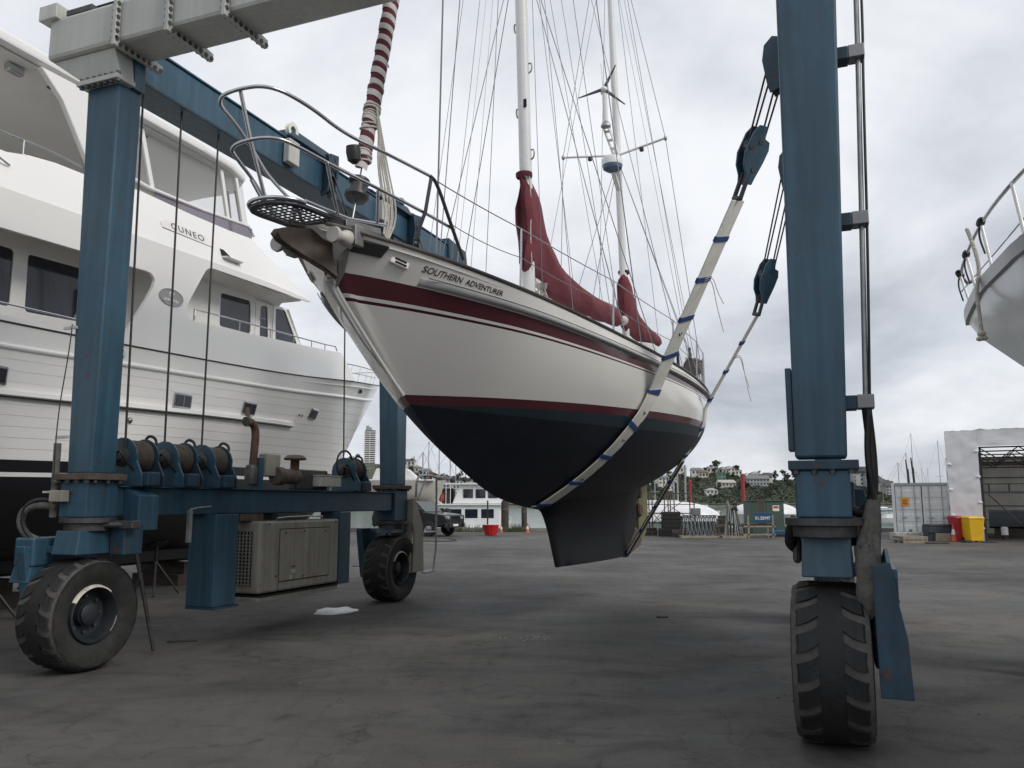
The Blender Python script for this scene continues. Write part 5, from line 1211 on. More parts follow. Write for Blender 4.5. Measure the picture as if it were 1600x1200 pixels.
for sd in (1, -1):
    cut_plate(dens(outer), [dens(holeA)], lambda a_, b_, d_, sd=sd: (sd * (bt(a_) - d_), a_, b_), .06, CUTS).build('side_shell', 'yacht_white', my, smooth=25)
# boat-deck slab over the side decks
rows = []
for i in range(26):
    t = lerp(-8, 7.93, i / 25); x = bt(t) - .07 if t < 6.5 else (bt(t) - .07) * (1 - ((t - 6.5) / 1.5) ** 3 * .35); rows.append([(-x, t, 5.86), (x, t, 5.86)])
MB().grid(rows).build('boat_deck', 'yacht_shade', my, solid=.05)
# deck house walls, recessed behind the openings
win = [[(-4.6, 4.43), (-4.6, 5.22), (-3.2, 5.22), (-3.2, 4.43)], [(-2.9, 4.43), (-2.9, 5.24), (-1.5, 5.24), (-1.5, 4.43)], [(-1.2, 4.43), (-1.2, 5.25), (.0, 5.25), (.0, 4.43)], [(.25, 4.42), (.25, 5.28), (1.62, 5.28), (1.62, 4.43)], [(1.86, 4.41), (1.84, 5.28), (2.95, 5.31), (2.95, 4.46)], [(5.92, 5.02), (5.92, 5.68), (6.80, 5.72), (6.84, 5.04)], [(7.14, 5.02), (7.13, 5.70), (7.36, 5.74), (7.44, 5.04)], [(7.70, 5.05), (7.66, 5.76), (8.02, 5.80), (8.58, 5.14)]]
def rnd_poly(p, r=.07, n=4):
    o_ = []; k = len(p)
    for i in range(k):
        a, c, d_ = Vector(p[i - 1]), Vector(p[i]), Vector(p[(i + 1) % k])
        u = c + (a - c).normalized() * r; w = c + (d_ - c).normalized() * r
        for j in range(n + 1):
            t = j / n; o_.append(tuple(u * (1 - t) ** 2 + c * 2 * t * (1 - t) + w * t * t))
    return o_
def wx(t): return bt(t) - .70
for sd in (1, -1):
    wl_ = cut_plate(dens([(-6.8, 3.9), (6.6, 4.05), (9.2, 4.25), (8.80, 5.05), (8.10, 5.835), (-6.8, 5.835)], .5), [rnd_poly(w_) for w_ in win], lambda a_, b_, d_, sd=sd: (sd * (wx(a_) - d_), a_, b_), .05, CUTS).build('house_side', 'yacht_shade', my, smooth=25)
    for w_ in win:
        cx_ = sum(p[0] for p in w_) / 4; cz_ = sum(p[1] for p in w_) / 4
        MB().plate(rnd_poly([(cx_ + (p[0] - cx_) * 1.02, cz_ + (p[1] - cz_) * 1.02) for p in w_]), [], lambda a_, b_, d_, sd=sd: (sd * (wx(a_) - .022 - d_), a_, b_), .012).build('window_pane', 'tint_glass', wl_)
    for t0, t1, z0, z1 in ((6.965, 6.975, 4.6, 5.80), (7.535, 7.545, 4.6, 5.80), (6.965, 7.545, 5.795, 5.805)):
        MB().bx(min(sd * (wx(7.2) + .001), sd * (wx(7.2) + .012)), max(sd * (wx(7.2) + .001), sd * (wx(7.2) + .012)), t0, t1, z0, z1).build('door_frame', 'badge_grey', wl_)
    MB().tube([(sd * (wx(7) + .04), 7.06, 5.42), (sd * (wx(7) + .05), 7.24, 5.43)], .012, 6).build('door_handle', 'stainless', wl_)
    # side-deck and bulwark rails
    pts = [(sd * (bt(t) - .02), t, z) for t, z in ((4.52, 4.98), (6.0, 5.02), (7.6, 5.06), (8.7, 5.12), (9.2, 5.17), (9.3, 5.08))]
    rl = MB().tube([(sd * (bt(4.5) - .02), 4.52, 4.80)] + pts, .015, 8).build('bulwark_handrail', 'stainless', my, smooth=60)
    for t in (4.52, 5.7, 6.6, 7.4, 8.1, 8.7):
        zz = interp(t, [(4.52, 4.97), (6, 5.01), (8.7, 5.11)]); MB().tube([(sd * (bt(t) - .03), t, zz), (sd * (bt(t) - .03), t, zz - .2)], .011, 6).build('handrail_post', 'stainless', my)
    MB().tube([(sd * (bt(0) - .03), -6, 4.22), (sd * (bt(0) - .03), 2.9, 4.31)], .014, 6).build('side_handrail', 'stainless', my)
    # oval maker's badge
    if sd > 0:
        MB().plate([(3.94 + .27 * cos(a), 5.05 + .145 * sin(a)) for a in [2 * pi * i / 32 for i in range(32)]], [], lambda a_, b_, d_: (2.7015 + d_, a_, b_), .012).build('badge', 'badge_grey', my)
        MB().tube([(2.714, 3.94 + .26 * cos(a), 5.05 + .136 * sin(a)) for a in [2 * pi * i / 32 for i in range(32)]], .008, 5, closed=True).build('badge_rim', 'stainless', my)
        MB().tube([(2.716, 3.94 + .05 * cos(a), 5.09 + .045 * sin(a)) for a in [.6 + 4.8 * i / 14 for i in range(15)]], .010, 5).build('badge_emblem', 'yacht_white', my)
        MB().tube([(2.716, 3.93, 5.09), (2.716, 3.99, 5.10)], .009, 5).build('badge_emblem', 'yacht_white', my)
        for k in range(9):
            MB().bx(2.714, 2.717, 3.78 + k * .037, 3.80 + k * .037, 4.985 - .003 * abs(k - 4), 5.03 - .003 * abs(k - 4)).build('badge_letter', 'yacht_white', my)
# pilothouse front
fw = MB().hexa([(-1.86, 8.80, 5.05), (1.86, 8.80, 5.05), (1.80, 9.3, 4.2), (-1.80, 9.3, 4.2), (-1.96, 8.10, 5.83), (1.96, 8.10, 5.83), (1.9, 8.06, 5.83), (-1.9, 8.06, 5.83)])
fw.build('windscreen_wall', 'yacht_white', my)
for k in range(4):
    x0 = -1.7 + k * .87; MB().hexa([(x0, 8.80 + .02, 5.08), (x0 + .78, 8.82, 5.08), (x0 + .78, 8.80, 5.08), (x0, 8.80, 5.08), (x0, 8.20, 5.77), (x0 + .78, 8.20, 5.77), (x0 + .78, 8.18, 5.77), (x0, 8.18, 5.77)]).build('windscreen', 'tint_glass', my)
# foredeck step with the raised Portuguese bridge
MB().bx(-2.1, 2.1, 9.2, 9.6, 4.2, 5.0).build('bridge_wall', 'yacht_white', my, bevel=.05)
# flybridge coaming
ctop = [(-7.5, 6.05), (-2, 6.30), (1.0, 6.43), (1.35, 6.53), (1.8, 6.60), (2.3, 6.62), (3.0, 6.72), (3.45, 6.78), (4.6, 6.76), (5.6, 6.78), (6.25, 6.82)]
def cx_at(z): return 2.685 - (z - 5.9) * .33
for sd in (1, -1):
    rows = []
    for (t, z) in ctop:
        tb_ = t if t < 5.6 else lerp(5.6, 7.93, (t - 5.6) / .65)
        zb = interp(tb_, [(-8, 5.72), (.8, 5.845), (3.6, 5.895), (6.4, 5.955), (7.95, 5.94)])
        rows.append([(sd * lerp(min(2.69, bt(tb_) - .005), cx_at(z), v), lerp(tb_, t, v), lerp(zb, z, v)) for v in (0, .1, .35, .7, 1)] + [(sd * (cx_at(z) - .10), t, z + .01), (sd * (cx_at(z) - .12), t, z - .3)])
    MB().grid(rows).build('flybridge_coaming', 'yacht_white', my, smooth=40)
    # name board
    if sd > 0:
        bp = [(3.78, 6.24), (4.86, 6.24), (4.86, 6.42), (3.86, 6.42), (3.74, 6.33)]
        nb = MB().plate(bp, [], lambda a_, b_, d_: (cx_at(b_) + .002 + d_, a_, b_), .012).build('name_board', 'yacht_shade', my, bevel=.003)
        vs, fs = text_mesh('CUNEO', .165, bold=.0006, space=1.25); w_ = max(v[0] for v in vs)
        MB().add([(cx_at(6.28 + c) + .0155, 3.98 + a * .80 / w_, 6.285 + c) for a, c, _ in vs], fs).build('name_lettering', 'yacht_line', nb, fixn=False)
        MB().tube([(cx_at(6.235) + .008, 3.78, 6.237), (cx_at(6.235) + .008, 5.0, 6.237)], .006, 5).build('board_edge', 'yacht_line', nb)
    nl = MB().hexa([(sd * 2.58, 5.16, 6.10), (sd * 2.72, 5.2, 6.10), (sd * 2.72, 5.62, 6.10), (sd * 2.58, 5.66, 6.10), (sd * 2.55, 5.14, 6.13), (sd * 2.74, 5.2, 6.13), (sd * 2.74, 5.66, 6.13), (sd * 2.55, 5.7, 6.13)]).build('light_shelf', 'yacht_white', my, bevel=.008)
    MB().hexa([(sd * 2.59, 5.18, 6.131), (sd * 2.64, 5.18, 6.131), (sd * 2.64, 5.5, 6.131), (sd * 2.59, 5.5, 6.131), (sd * 2.53, 5.18, 6.30), (sd * 2.60, 5.18, 6.27), (sd * 2.60, 5.25, 6.27), (sd * 2.53, 5.25, 6.30)]).build('nav_light', 'dark_gap', nl)
    # perspex deflector, sill, enclosure
    def sillz(t): return interp(t, [(3.3, 6.95), (3.65, 6.93), (4.6, 6.96), (6.45, 7.10)])
    rows = [[(sd * (cx_at(interp(t, ctop)) - .03 - .1 * v), t + .12 * v, lerp(interp(min(t, 6.25), ctop) - .06, sillz(t), v)) for t in (3.75, 4.4, 5.0, 5.6, 6.0, 6.3)] for v in (0, 1)]
    rows[0].append((sd * 1.9, 6.75, 6.78)); rows[1].append((sd * 1.9, 6.85, 7.12))
    MB().grid(rows).build('wind_deflector', 'purple_perspex', my, solid=.012)
    MB().tube([(sd * 2.30, 3.3, 6.98), (sd * 2.29, 3.7, 6.95), (sd * 2.28, 5.0, 7.0), (sd * 2.25, 6.3, 7.11), (sd * 1.9, 6.9, 7.14)], .035, 8).build('enclosure_sill', 'yacht_white', my, smooth=60)
    for (ta, za, tb_, zb, w_) in ((3.49, 7.92, 3.80, 6.98, .09), (5.44, 7.95, 5.70, 7.05, .08), (5.86, 7.95, 6.14, 7.08, .07), (2.2, 7.9, 3.3, 6.8, .03)):
        MB().beam((sd * 2.26, ta, za), (sd * 2.26, tb_, zb), .06, w_).build('enclosure_post', 'yacht_white', my, bevel=.01)
    for (ta, za, tb_, zb) in ((6.25, 7.3, 6.0, 7.9), (6.0, 6.9, 5.75, 7.8)):
        MB().beam((sd * 1.9, ta + .25, za), (sd * 1.9, tb_ + .3, zb), .05, .05).build('wheelhouse_frame', 'dark_steel', my)
    MB().add([(sd * 2.25, 2.4, 6.75), (sd * 2.25, 6.3, 7.1), (sd * 2.22, 6.1, 7.95), (sd * 2.22, 2.4, 7.9)], [(0, 1, 2, 3)]).build('clear_curtain', 'clear_vinyl', my)
    # swept hardtop wing
    MB().plate([(1.45, 7.95), (2.6, 7.98), (2.75, 6.72), (2.42, 6.72), (1.85, 7.6)], [], lambda a_, b_, d_, sd=sd: (sd * (2.36 + d_ - (b_ - 6.7) * .02), a_, b_), .10).build('hardtop_wing', 'yacht_white', my, bevel=.02)
    # flybridge rails aft
    MB().tube(smoothp([(sd * 2.42, -6, 6.45), (sd * 2.44, -1, 6.68), (sd * 2.42, .9, 6.72), (sd * 2.42, 1.6, 6.76), (sd * 2.40, 2.3, 6.74)], 2), .018, 8).build('flybridge_rail', 'stainless', my, smooth=60)
    for t in (-5, -3, -1, .4, 1.3):
        z = interp(t, ctop); MB().tube([(sd * 2.43, t, z - .02), (sd * 2.43, t, z + .22)], .014, 6).build('rail_post', 'stainless', my)
        MB().lathe((sd * 2.45, t, z - .02), (0, 0, 1), [(0, 0), (.04, 0), (.03, .03), (0, .04)], 10).build('post_base', 'stainless', my)
    MB().tube(smoothp([(sd * 2.60, -.2, 6.35), (sd * 2.66, .2, 6.38), (sd * 2.66, .7, 6.28), (sd * 2.60, 1.0, 6.22)], 2), .014, 6).build('grab_rail', 'stainless', my, smooth=60)
    # bow rail
    pts = [(sd * max(.02, mhull(t, msh(t)) - .06), t, msh(t) + .42) for t in (9.7, 10.6, 11.6, 12.6, 13.6, 14.4, 15.0)] + [(0, 15.15, msh(15) + .42)]
    MB().tube(pts, .013, 8).build('bow_rail', 'stainless_dull', my, smooth=60)
    for t in (10.6, 11.4, 12.3, 13.2, 14.1): MB().tube([(sd * max(.02, mhull(t, msh(t)) - .06), t, msh(t) + .42), (sd * max(.02, mhull(t, msh(t)) - .08), t - .12, msh(t))], .010, 6).build('rail_post', 'stainless_dull', my)
    MB().tube([(sd * (mhull(t, msh(t)) - .06), t, msh(t) + .22) for t in (10.7, 12, 13.2, 14.2)], .009, 6).build('bow_rail', 'stainless_dull', my)
# front of the flybridge
MB().add([(-2.37, 6.25, 6.82), (2.37, 6.25, 6.82), (1.9, 6.75, 6.70), (-1.9, 6.75, 6.70), (-2.4, 7.93, 5.94), (2.4, 7.93, 5.94)], [(0, 1, 2, 3), (3, 2, 5, 4), (0, 3, 4), (1, 5, 2)]).build('flybridge_front', 'yacht_white', my)
MB().bx(-2.3, 2.3, -7, 6.2, 5.9, 5.95).build('flybridge_sole', 'yacht_shade', my)
MB().bx(-1.2, 1.2, 5.2, 5.9, 5.95, 6.95).build('helm_console', 'yacht_white', my, bevel=.05)
# hardtop
def ht_out(x, y0=-6.5, y1=6.62):
    return [(-x, y0), (x, y0), (x, 4.8), (x * .98, 5.6), (x * .90, 6.2), (x * .72, 6.55), (.0, y1 + .1), (-x * .72, 6.55), (-x * .90, 6.2), (-x * .98, 5.6), (-x, 4.8)]
MB().plate(ht_out(2.46), [], lambda a_, b_, d_: (a_, b_, 8.0 + d_ + .0 * a_ + (.02 if b_ < 1.6 else 0)), .17).build('hardtop', 'yacht_white', my, bevel=.05)
MB().plate(ht_out(2.30, -6.3, 6.4), [], lambda a_, b_, d_: (a_, b_, 7.965 + d_), .03).build('hardtop_lining', 'yacht_shade', my)
MB().lathe((1.2, 1.3, 8.17), (0, 0, 1), [(.30, 0), (.34, .1), (.30, .30), (.15, .42), (0, .45)], 24).build('satellite_dome', 'yacht_white', my, smooth=50)
MB().bx(2.0, 2.12, 1.2, 1.45, 7.84, 7.96).build('spot_lamp', 'stainless', my, bevel=.02)
for t in (2.0, 3.8): MB().lathe((2.0, t, 7.963), (0, 0, -1), [(0, .012), (.06, .012), (.08, 0)], 14).build('downlight', 'dark_steel', my)
for (x, t, hh) in ((.6, .6, 3.0), (-.4, 1.0, 2.2), (1.6, .9, 1.1)): MB().tube([(x, t, 8.15), (x, t - .1, 8.15 + hh)], .010, 6).build('whip_aerial', 'yacht_white', my)
# keel blocks and props carrying her
mat('pile_dark', (.045, .038, .032), .9, var=.3, scale=2)
mat('timber_dark', (.05, .038, .03), .85, var=.3, scale=5, bump=.3)
for i, t in enumerate((-5, -1, 3.0, 7.0, 9.4)):
    kb_ = thing('keel_block', ['aftmost', 'second', 'middle', 'fourth', 'foremost'][i] + ' dark timber block under the keel of the motor yacht', 'timber block', HP(CX, t, 0), -R(HA), 'keel blocks under the motor yacht')
    for k in range(2): MB().bx(-.6, .6, -.14 if k else -.3, .14 if k else .3, .225 * k, .224 * (k + 1)).build('timber', 'timber_dark', kb_, bevel=.01)
for i, t in enumerate((-3, 1.9, 5.3, 8.0)):
    for sd in (1, -1):
        st_ = thing('boat_stand', ['aftmost', 'second', 'third', 'foremost'][i] + ' dark stand propping the ' + ('near' if sd > 0 else 'far') + ' side of the motor yacht', 'boat stand', HP(CX + sd * min(1.7, mhull(t, .95) - .1), t, 0), -R(HA), 'stands under the motor yacht')
        MB().tube([(0, 0, .4), (0, 0, .86)], .03, 8).build('screw', 'yacht_black', st_)
        for (dx, dy) in ((.3, .3), (.3, -.3), (-.3, .3), (-.3, -.3)): MB().tube([(dx, dy, 0.02), (0, 0, .6)], .022, 6).build('leg', 'yacht_black', st_)
        MB().box((0, 0, .88), (.3, .3, .04), Euler((0, -sd * .5, 0)).to_matrix()).build('pad', 'timber_dark', st_)
# ================================================================== launch whose bow shows at the right edge
def at(u, v, Y):      # point on the view ray through photo pixel (u, v) at depth Y
    x = (u - 800) / 1280; y = (600 - v) / 1280; cp, sp = cos(PITCH), sin(PITCH)
    r = Vector((x, cp - y * sp, sp + y * cp)); return Vector((0, 0, CAM_H)) + r * (Y / r.y)
def gx(u, Y): return at(u, 785, Y).x
mat('launch_hull', (.72, .73, .74), .22, var=.03, scale=1, coat=.2)
mat('launch_band', (.36, .36, .36), .3, var=.06)
ln_ = thing('motor_launch', 'grey glossy boat bow with white guard rail at the right edge', 'motor launch', (6.49, 11.26, 0), R(-175))
ln_.rotation_euler = (0, 0, R(-5.2))
# local: y forward (bow at 0, stern at negative y)
LB = [(-.05, .02), (0, .07), (.4, .24), (1, .45), (2, .78), (3.5, 1.14), (5, 1.36), (8, 1.55), (9.5, 1.5)]
LZ = [(0, 4.28), (2, 4.27), (5, 4.2), (9.5, 4.1)]
LK = [(-.05, 4.1), (.05, 3.98), (.25, 3.84), (1.22, 3.30), (2.2, 2.8), (3.4, 2.4), (5, 2.15), (9.5, 2.1)]
def lh(s, v):
    zs = interp(s, LZ) - .16; zk = interp(s, LK); z = lerp(zk, zs, v); e = interp(s, [(0, 1.0), (2, 1.3), (5, 2.0), (9.5, 2.6)])
    return interp(s, LB) * (1 - (1 - v) ** e), z
mb = MB()
for sd in (1, -1):
    rows = []
    for q in range(13):
        v = q / 12; row = []
        for i in range(31):
            s = 9.5 * (i / 30) ** 1.6; x, z = lh(s, v); row.append((sd * x, -s, z))
        rows.append(row)
    mb.grid(rows)
mb.build('hull', 'launch_hull', ln_, smooth=60)
for sd in (1, -1):
    rows = []
    for (dz, off) in ((-.17, .0), (-.165, .035), (-.02, .05), (.0, .0), (.0, -.12)):
        rows.append([(sd * max(0.0, interp(s, LB) + off), -s + (.03 if off > 0 else 0), interp(s, LZ) + dz) for s in [9.5 * (i / 30) ** 1.6 for i in range(31)]])
    MB().grid(rows).build('gunwale', 'launch_band', ln_, smooth=40)
    bs_ = [(.35, .10), (1.15, .06), (2.3, .02), (3.6, 0), (5.2, 0)]
    tops = [Vector((0, .10, 4.74))]
    for (s, lean) in bs_:
        p = Vector((sd * (interp(s, LB) - .04), -s, interp(s, LZ))); t_ = p + Vector((sd * .02, lean + .12, .52 + .05 * min(s, 2)))
        MB().tube([p, t_], .019, 8).build('stanchion', 'yacht_white', ln_, smooth=60); tops.append(t_)
    MB().tube(smoothp(tops, 2), .021, 8).build('guard_rail', 'stainless', ln_, smooth=60)
    MB().tube(sag(tops[1] - Vector((0, 0, .25)), tops[-1] - Vector((0, 0, .25)), .02), .008, 5).build('guard_wire', 'stainless', ln_)
    for k in (1, 2, 3):
        c = tops[k]; MB().lathe(c, (tops[k] - tops[k - 1]), [(0.02, -.07), (.045, -.06), (.05, 0), (.045, .06), (.02, .07)], 10).build('rail_clamp', 'black_plastic', ln_, smooth=60)
        MB().tube(smoothp([c, c + Vector((sd * .03, .02, -.15)), c + Vector((sd * .02, -.08, -.4))], 2), .012, 6).build('lashing_tail', 'black_hose', ln_, smooth=60)
MB().sph((-.1, -2.0, 4.5), (.28, .7, .38), 14, 10).build('fender', 'grey_wrap', ln_, smooth=60)
rows = [[(sd_ * interp(s, LB) * .93, -s, interp(s, LZ) - .03) for sd_ in (-1, 0, 1)] for s in (0.02, .5, 1, 2, 3.5, 5, 8, 9.5)]
MB().grid(rows).build('deck', 'yacht_shade', ln_)
MB().bx(-1.0, 1.0, -8.5, -4.6, 4.15, 5.3).build('cabin', 'yacht_white', ln_, bevel=.12)
MB().bx(-1.02, 1.02, -8.0, -5.0, 4.75, 5.1).build('cabin_window', 'tint_glass', ln_, bevel=.02)
# rope over the side, ends in a knot
rp = smoothp([(-.92, -2.0, 4.86), (-.86, -2.05, 4.55), (-.84, -2.05, 4.31), (-.87, -2.0, 4.12), (-.86, -2.0, 3.85), (-.85, -2.0, 3.62)], 2)
rope = thing('mooring_rope', 'grey braided rope with knotted end hanging over the launch bow', 'rope', (6.49, 11.26, 0), 0); rope.rotation_euler = (0, 0, R(-5.2))
mb = MB()
for ph in (0, 2.09, 4.19):
    pts = []
    for i in range(len(rp) * 5):
        a = rp[min(i // 5, len(rp) - 1)]; b_ = rp[min(i // 5 + 1, len(rp) - 1)]; p = a.lerp(b_, (i % 5) / 5); th = i * .8 + ph; pts.append(p + Vector((cos(th) * .012, sin(th) * .012, 0)))
    mb.tube(pts, .013, 5)
mb.build('strand', 'rope_white', rope, smooth=60)
MB().sph((-.85, -2.0, 3.59), (.05, .05, .035), 10, 7).sph((-.825, -1.99, 3.54), (.045, .04, .03), 10, 7).sph((-.88, -2.01, 3.53), (.04, .04, .03), 10, 7).build('knot', 'rope_white', rope, smooth=60)
for k, s in enumerate((3.2, 7.5)):
    cr = thing('boat_cradle', ('front' if k == 0 else 'rear') + ' steel cradle under the launch, outside the picture', 'boat cradle', ln_.matrix_basis @ Vector((0, -s, 0)), R(-5.2), 'cradles under the launch')
    zb = interp(s, LK)
    MB().bx(-1.2, 1.2, -.1, .1, .0, .2).build('sill', 'rust_grey', cr)
    for sd in (1, -1): MB().beam((sd * 1.05, 0, .2), (sd * .85, 0, zb + .9), .12, .12).build('upright', 'rust_grey', cr)
    MB().bx(-.2, .2, -.2, .2, .2, zb + .01).build('keel_post', 'timber_dark', cr)
# white plastic lid lying on the concrete
pl = onp = at(523, 950, 12.9)
mat('lid_white', (.62, .63, .62), .35, var=.15, scale=6, grime=.3, gcol=(.3, .3, .28))
rr_ = [(.30 * (1 + .12 * sin(3 * a + 1) + .06 * sin(7 * a)) * cos(a), .42 * (1 + .10 * sin(2 * a) + .05 * cos(5 * a)) * sin(a)) for a in [2 * pi * i / 40 for i in range(40)]]
wl_o = MB().add([(0, 0, .018)] + [(x, y, .012 + .006 * sin(i)) for i, (x, y) in enumerate(rr_)] + [(x * 1.03, y * 1.03, .002) for x, y in rr_], [(0, 1 + i, 1 + (i + 1) % 40) for i in range(40)] + [(1 + i, 41 + i, 41 + (i + 1) % 40, 1 + (i + 1) % 40) for i in range(40)]).build('plastic_sheet', 'lid_white', None, smooth=50)
wl_o.location = (at(523, 950, 12.9).x, 12.9, 0.0); tag(wl_o, 'flat white plastic scrap lying on the concrete beside the hoist', 'plastic sheet')
# ================================================================== things across the yard
mat('cont_white', (.62, .63, .62), .45, var=.05, scale=1, streak=.1, grime=.15, gcol=(.4, .33, .25))
mat('orange_sign', (.75, .30, .02), .5, var=.05)
wm = mat('shrink_wrap', (.90, .90, .91), .35, var=.03, scale=2, bump=.1, bscale=5)
_t = wm.node_tree; _tr = _t.nodes.new('ShaderNodeBsdfTranslucent'); _tr.inputs[0].default_value = (.8, .8, .8, 1); _mx = _t.nodes.new('ShaderNodeMixShader'); _mx.inputs[0].default_value = .2
_t.links.new(_t.nodes['Principled BSDF'].outputs[0], _mx.inputs[1]); _t.links.new(_tr.outputs[0], _mx.inputs[2]); _t.links.new(_mx.outputs[0], [n for n in _t.nodes if n.type == 'OUTPUT_MATERIAL'][0].inputs[0])
mat('shed_inside', (.58, .56, .52), .8, var=.15, scale=.7, streak=.15)
mat('truss_steel', (.05, .04, .036), .7, var=.2)
mat('bin_red', (.35, .02, .025), .45, var=.1); mat('bin_yellow', (.72, .42, .01), .45, var=.1)
mat('crate_dark', (.03, .04, .05), .5, var=.2); mat('wood_pallet', (.28, .24, .19), .85, var=.25, scale=4)
mat('concrete_block', (.36, .36, .35), .85, var=.15, scale=3)
mat('cone_orange', (.55, .12, .045), .5, var=.1); mat('white_paint', (.75, .75, .74), .5, var=.05)
mat('green_shed', (.055, .095, .07), .6, var=.12, scale=1.5, streak=.2); mat('sign_blue', (.01, .06, .13), .5, var=.05)
mat('tub_red', (.50, .02, .022), .4, var=.1); mat('car_paint', (.009, .010, .012), .3, var=.05, coat=.15, spec=.3); mat('car_glass', (.03, .04, .042), .03, spec=.7)
mat('red_pole', (.30, .03, .03), .5, var=.12); mat('launch_white', (.66, .66, .64), .35, var=.05, streak=.08)
mat('pile_dark', (.045, .038, .032), .9, var=.3, scale=2); mat('stand_grey', (.15, .17, .18), .6, metal=.3, var=.2)
mat('beige_hull', (.5, .48, .43), .4, var=.06, streak=.1); mat('weeds', (.06, .08, .03), .9, var=.3, scale=3)
mat('red_spot', (.5, .04, .03), .5)

# --- shipping container
Y = 37.5; x0 = gx(1394, Y)
co = thing('shipping_container', 'white shipping container with an orange notice on its closed doors', 'container', (x0, Y, 0), R(-25))
Wc, Hc, Lc = 2.44, 2.52, 6.06
for x in (0.0, Wc - .12):
    for y in (0, Lc - .12): MB().bx(x, x + .12, y, y + .12, .0, Hc).build('corner_post', 'cont_white', co, bevel=.01)
MB().bx(.12, Wc - .12, 0.0, .12, Hc - .12, Hc).build('header', 'galv', co); MB().bx(.12, Wc - .12, .0, .12, .0, .14).build('sill', 'cont_white', co)
for side_x in (.03, Wc - .03):
    rows = []
    for i in range(66):
        y = .12 + (Lc - .24) * i / 65; dx = .035 * (1 if (i // 2) % 2 else 0); rows.append([(side_x + (dx if side_x < 1 else -dx), y, .1), (side_x + (dx if side_x < 1 else -dx), y, Hc - .05)])
    MB().grid(rows).build('side_wall', 'cont_white', co)
MB().bx(.02, Wc - .02, .12, Lc - .02, Hc - .05, Hc - .01).build('roof', 'cont_white', co); MB().bx(.05, Wc - .05, .1, Lc - .1, .05, .12).build('floor', 'rust_grey', co); MB().bx(.1, Wc - .1, Lc - .06, Lc - .01, .1, Hc - .05).build('end_wall', 'cont_white', co)
for k in range(2):
    xa = .135 + k * 1.09; xb = xa + 1.075
    dr = MB().bx(xa, xb, .03, .07, .155, Hc - .135).build('door', 'cont_white', co, bevel=.004)
    for (za, zb) in ((.30, .66), (.78, 1.16), (1.30, 1.70), (1.84, 2.22)):
        MB().hexa([(xa + .06, .03, za), (xb - .06, .03, za), (xb - .06, .03, zb), (xa + .06, .03, zb), (xa + .10, .012, za + .05), (xb - .10, .012, za + .05), (xb - .10, .012, zb - .05), (xa + .10, .012, zb - .05)]).build('door_rib', 'cont_white', dr)
    for xx in (xa + .28, xb - .28):
        MB().tube([(xx, -.005, .12), (xx, -.005, Hc - .1)], .018, 8).build('lock_bar', 'galv', dr); MB().bx(xx - .05, xx + .15, -.03, -.012, .95, 1.0).build('lock_handle', 'galv', dr)
    MB().bx(xb - .012 if k == 0 else xb - .012, xb + .006, .022, .029, .16, Hc - .14).build('door_seal', 'dark_gap', dr)
    MB().bx(xa - .008, xa + .01, .022, .029, .16, Hc - .14).build('door_seal', 'dark_gap', dr)
sg = MB().bx(.36, .68, -.03, -.024, 1.50, 1.86).build('notice', 'orange_sign', co)
for k in range(3): MB().bx(.42, .62, -.033, -.0305, 1.57 + k * .085, 1.605 + k * .085).build('notice_line', 'dark_gap', sg)
MB().bx(.62, .74, -.03, -.022, .34, .46).build('vent', 'stand_grey', co)
# --- concrete blocks, pallet, tool chest in front of it
for k, (xa, xb) in enumerate(((1396, 1415), (1416, 1437))):
    b_ = MB().bx(0, gx(xb, 36.6) - gx(xa, 36.6), 0, .6, 0, .34).build('concrete_block', 'concrete_block', None, bevel=.03); b_.location = (gx(xa, 36.6), 36.6, .0); tag(b_, ('left' if k == 0 else 'right') + ' grey concrete block standing before the container', 'block', 'concrete blocks before the container')
def pallet(label, x, y, w, d_, z=0.0, n=1, grp=None):
    for j in range(n):
        p = thing('pallet', label[j] if isinstance(label, list) else label, 'pallet', (x, y, z + j * .145), 0, grp)
        for k in range(3): MB().bx(-w / 2, w / 2, -d_ / 2 + k * (d_ - .1) / 2, -d_ / 2 + .1 + k * (d_ - .1) / 2, .0, .10).build('bearer', 'wood_pallet', p)
        for k in range(6): MB().bx(-w / 2 + k * (w - .1) / 5, -w / 2 + .1 + k * (w - .1) / 5, -d_ / 2, d_ / 2, .101, .122).build('slat', 'wood_pallet', p)
pallet(['lower pallet of the two stacked before the container', 'upper pallet of the two stacked before the container'], gx(1418, 34.6), 34.6, 1.0, 1.0, n=2, grp='pallets by the container')
tcst = thing('tool_chest', 'dark tool chest on a brown crate before the container', 'chest', (gx(1466, 36.0), 36.0, 0))
MB().bx(-.35, .62, -.3, .35, 0, .34).build('crate', 'wood_pallet', tcst, bevel=.01); MB().bx(-.62, .60, -.25, .35, .345, .62).build('chest', 'crate_dark', tcst, bevel=.02); MB().bx(-.60, .64, -.27, .35, .625, .72).build('lid', 'crate_dark', tcst, bevel=.02); MB().bx(-.62, -.36, -.2, .3, .0, .34).build('foot', 'crate_dark', tcst, bevel=.02)
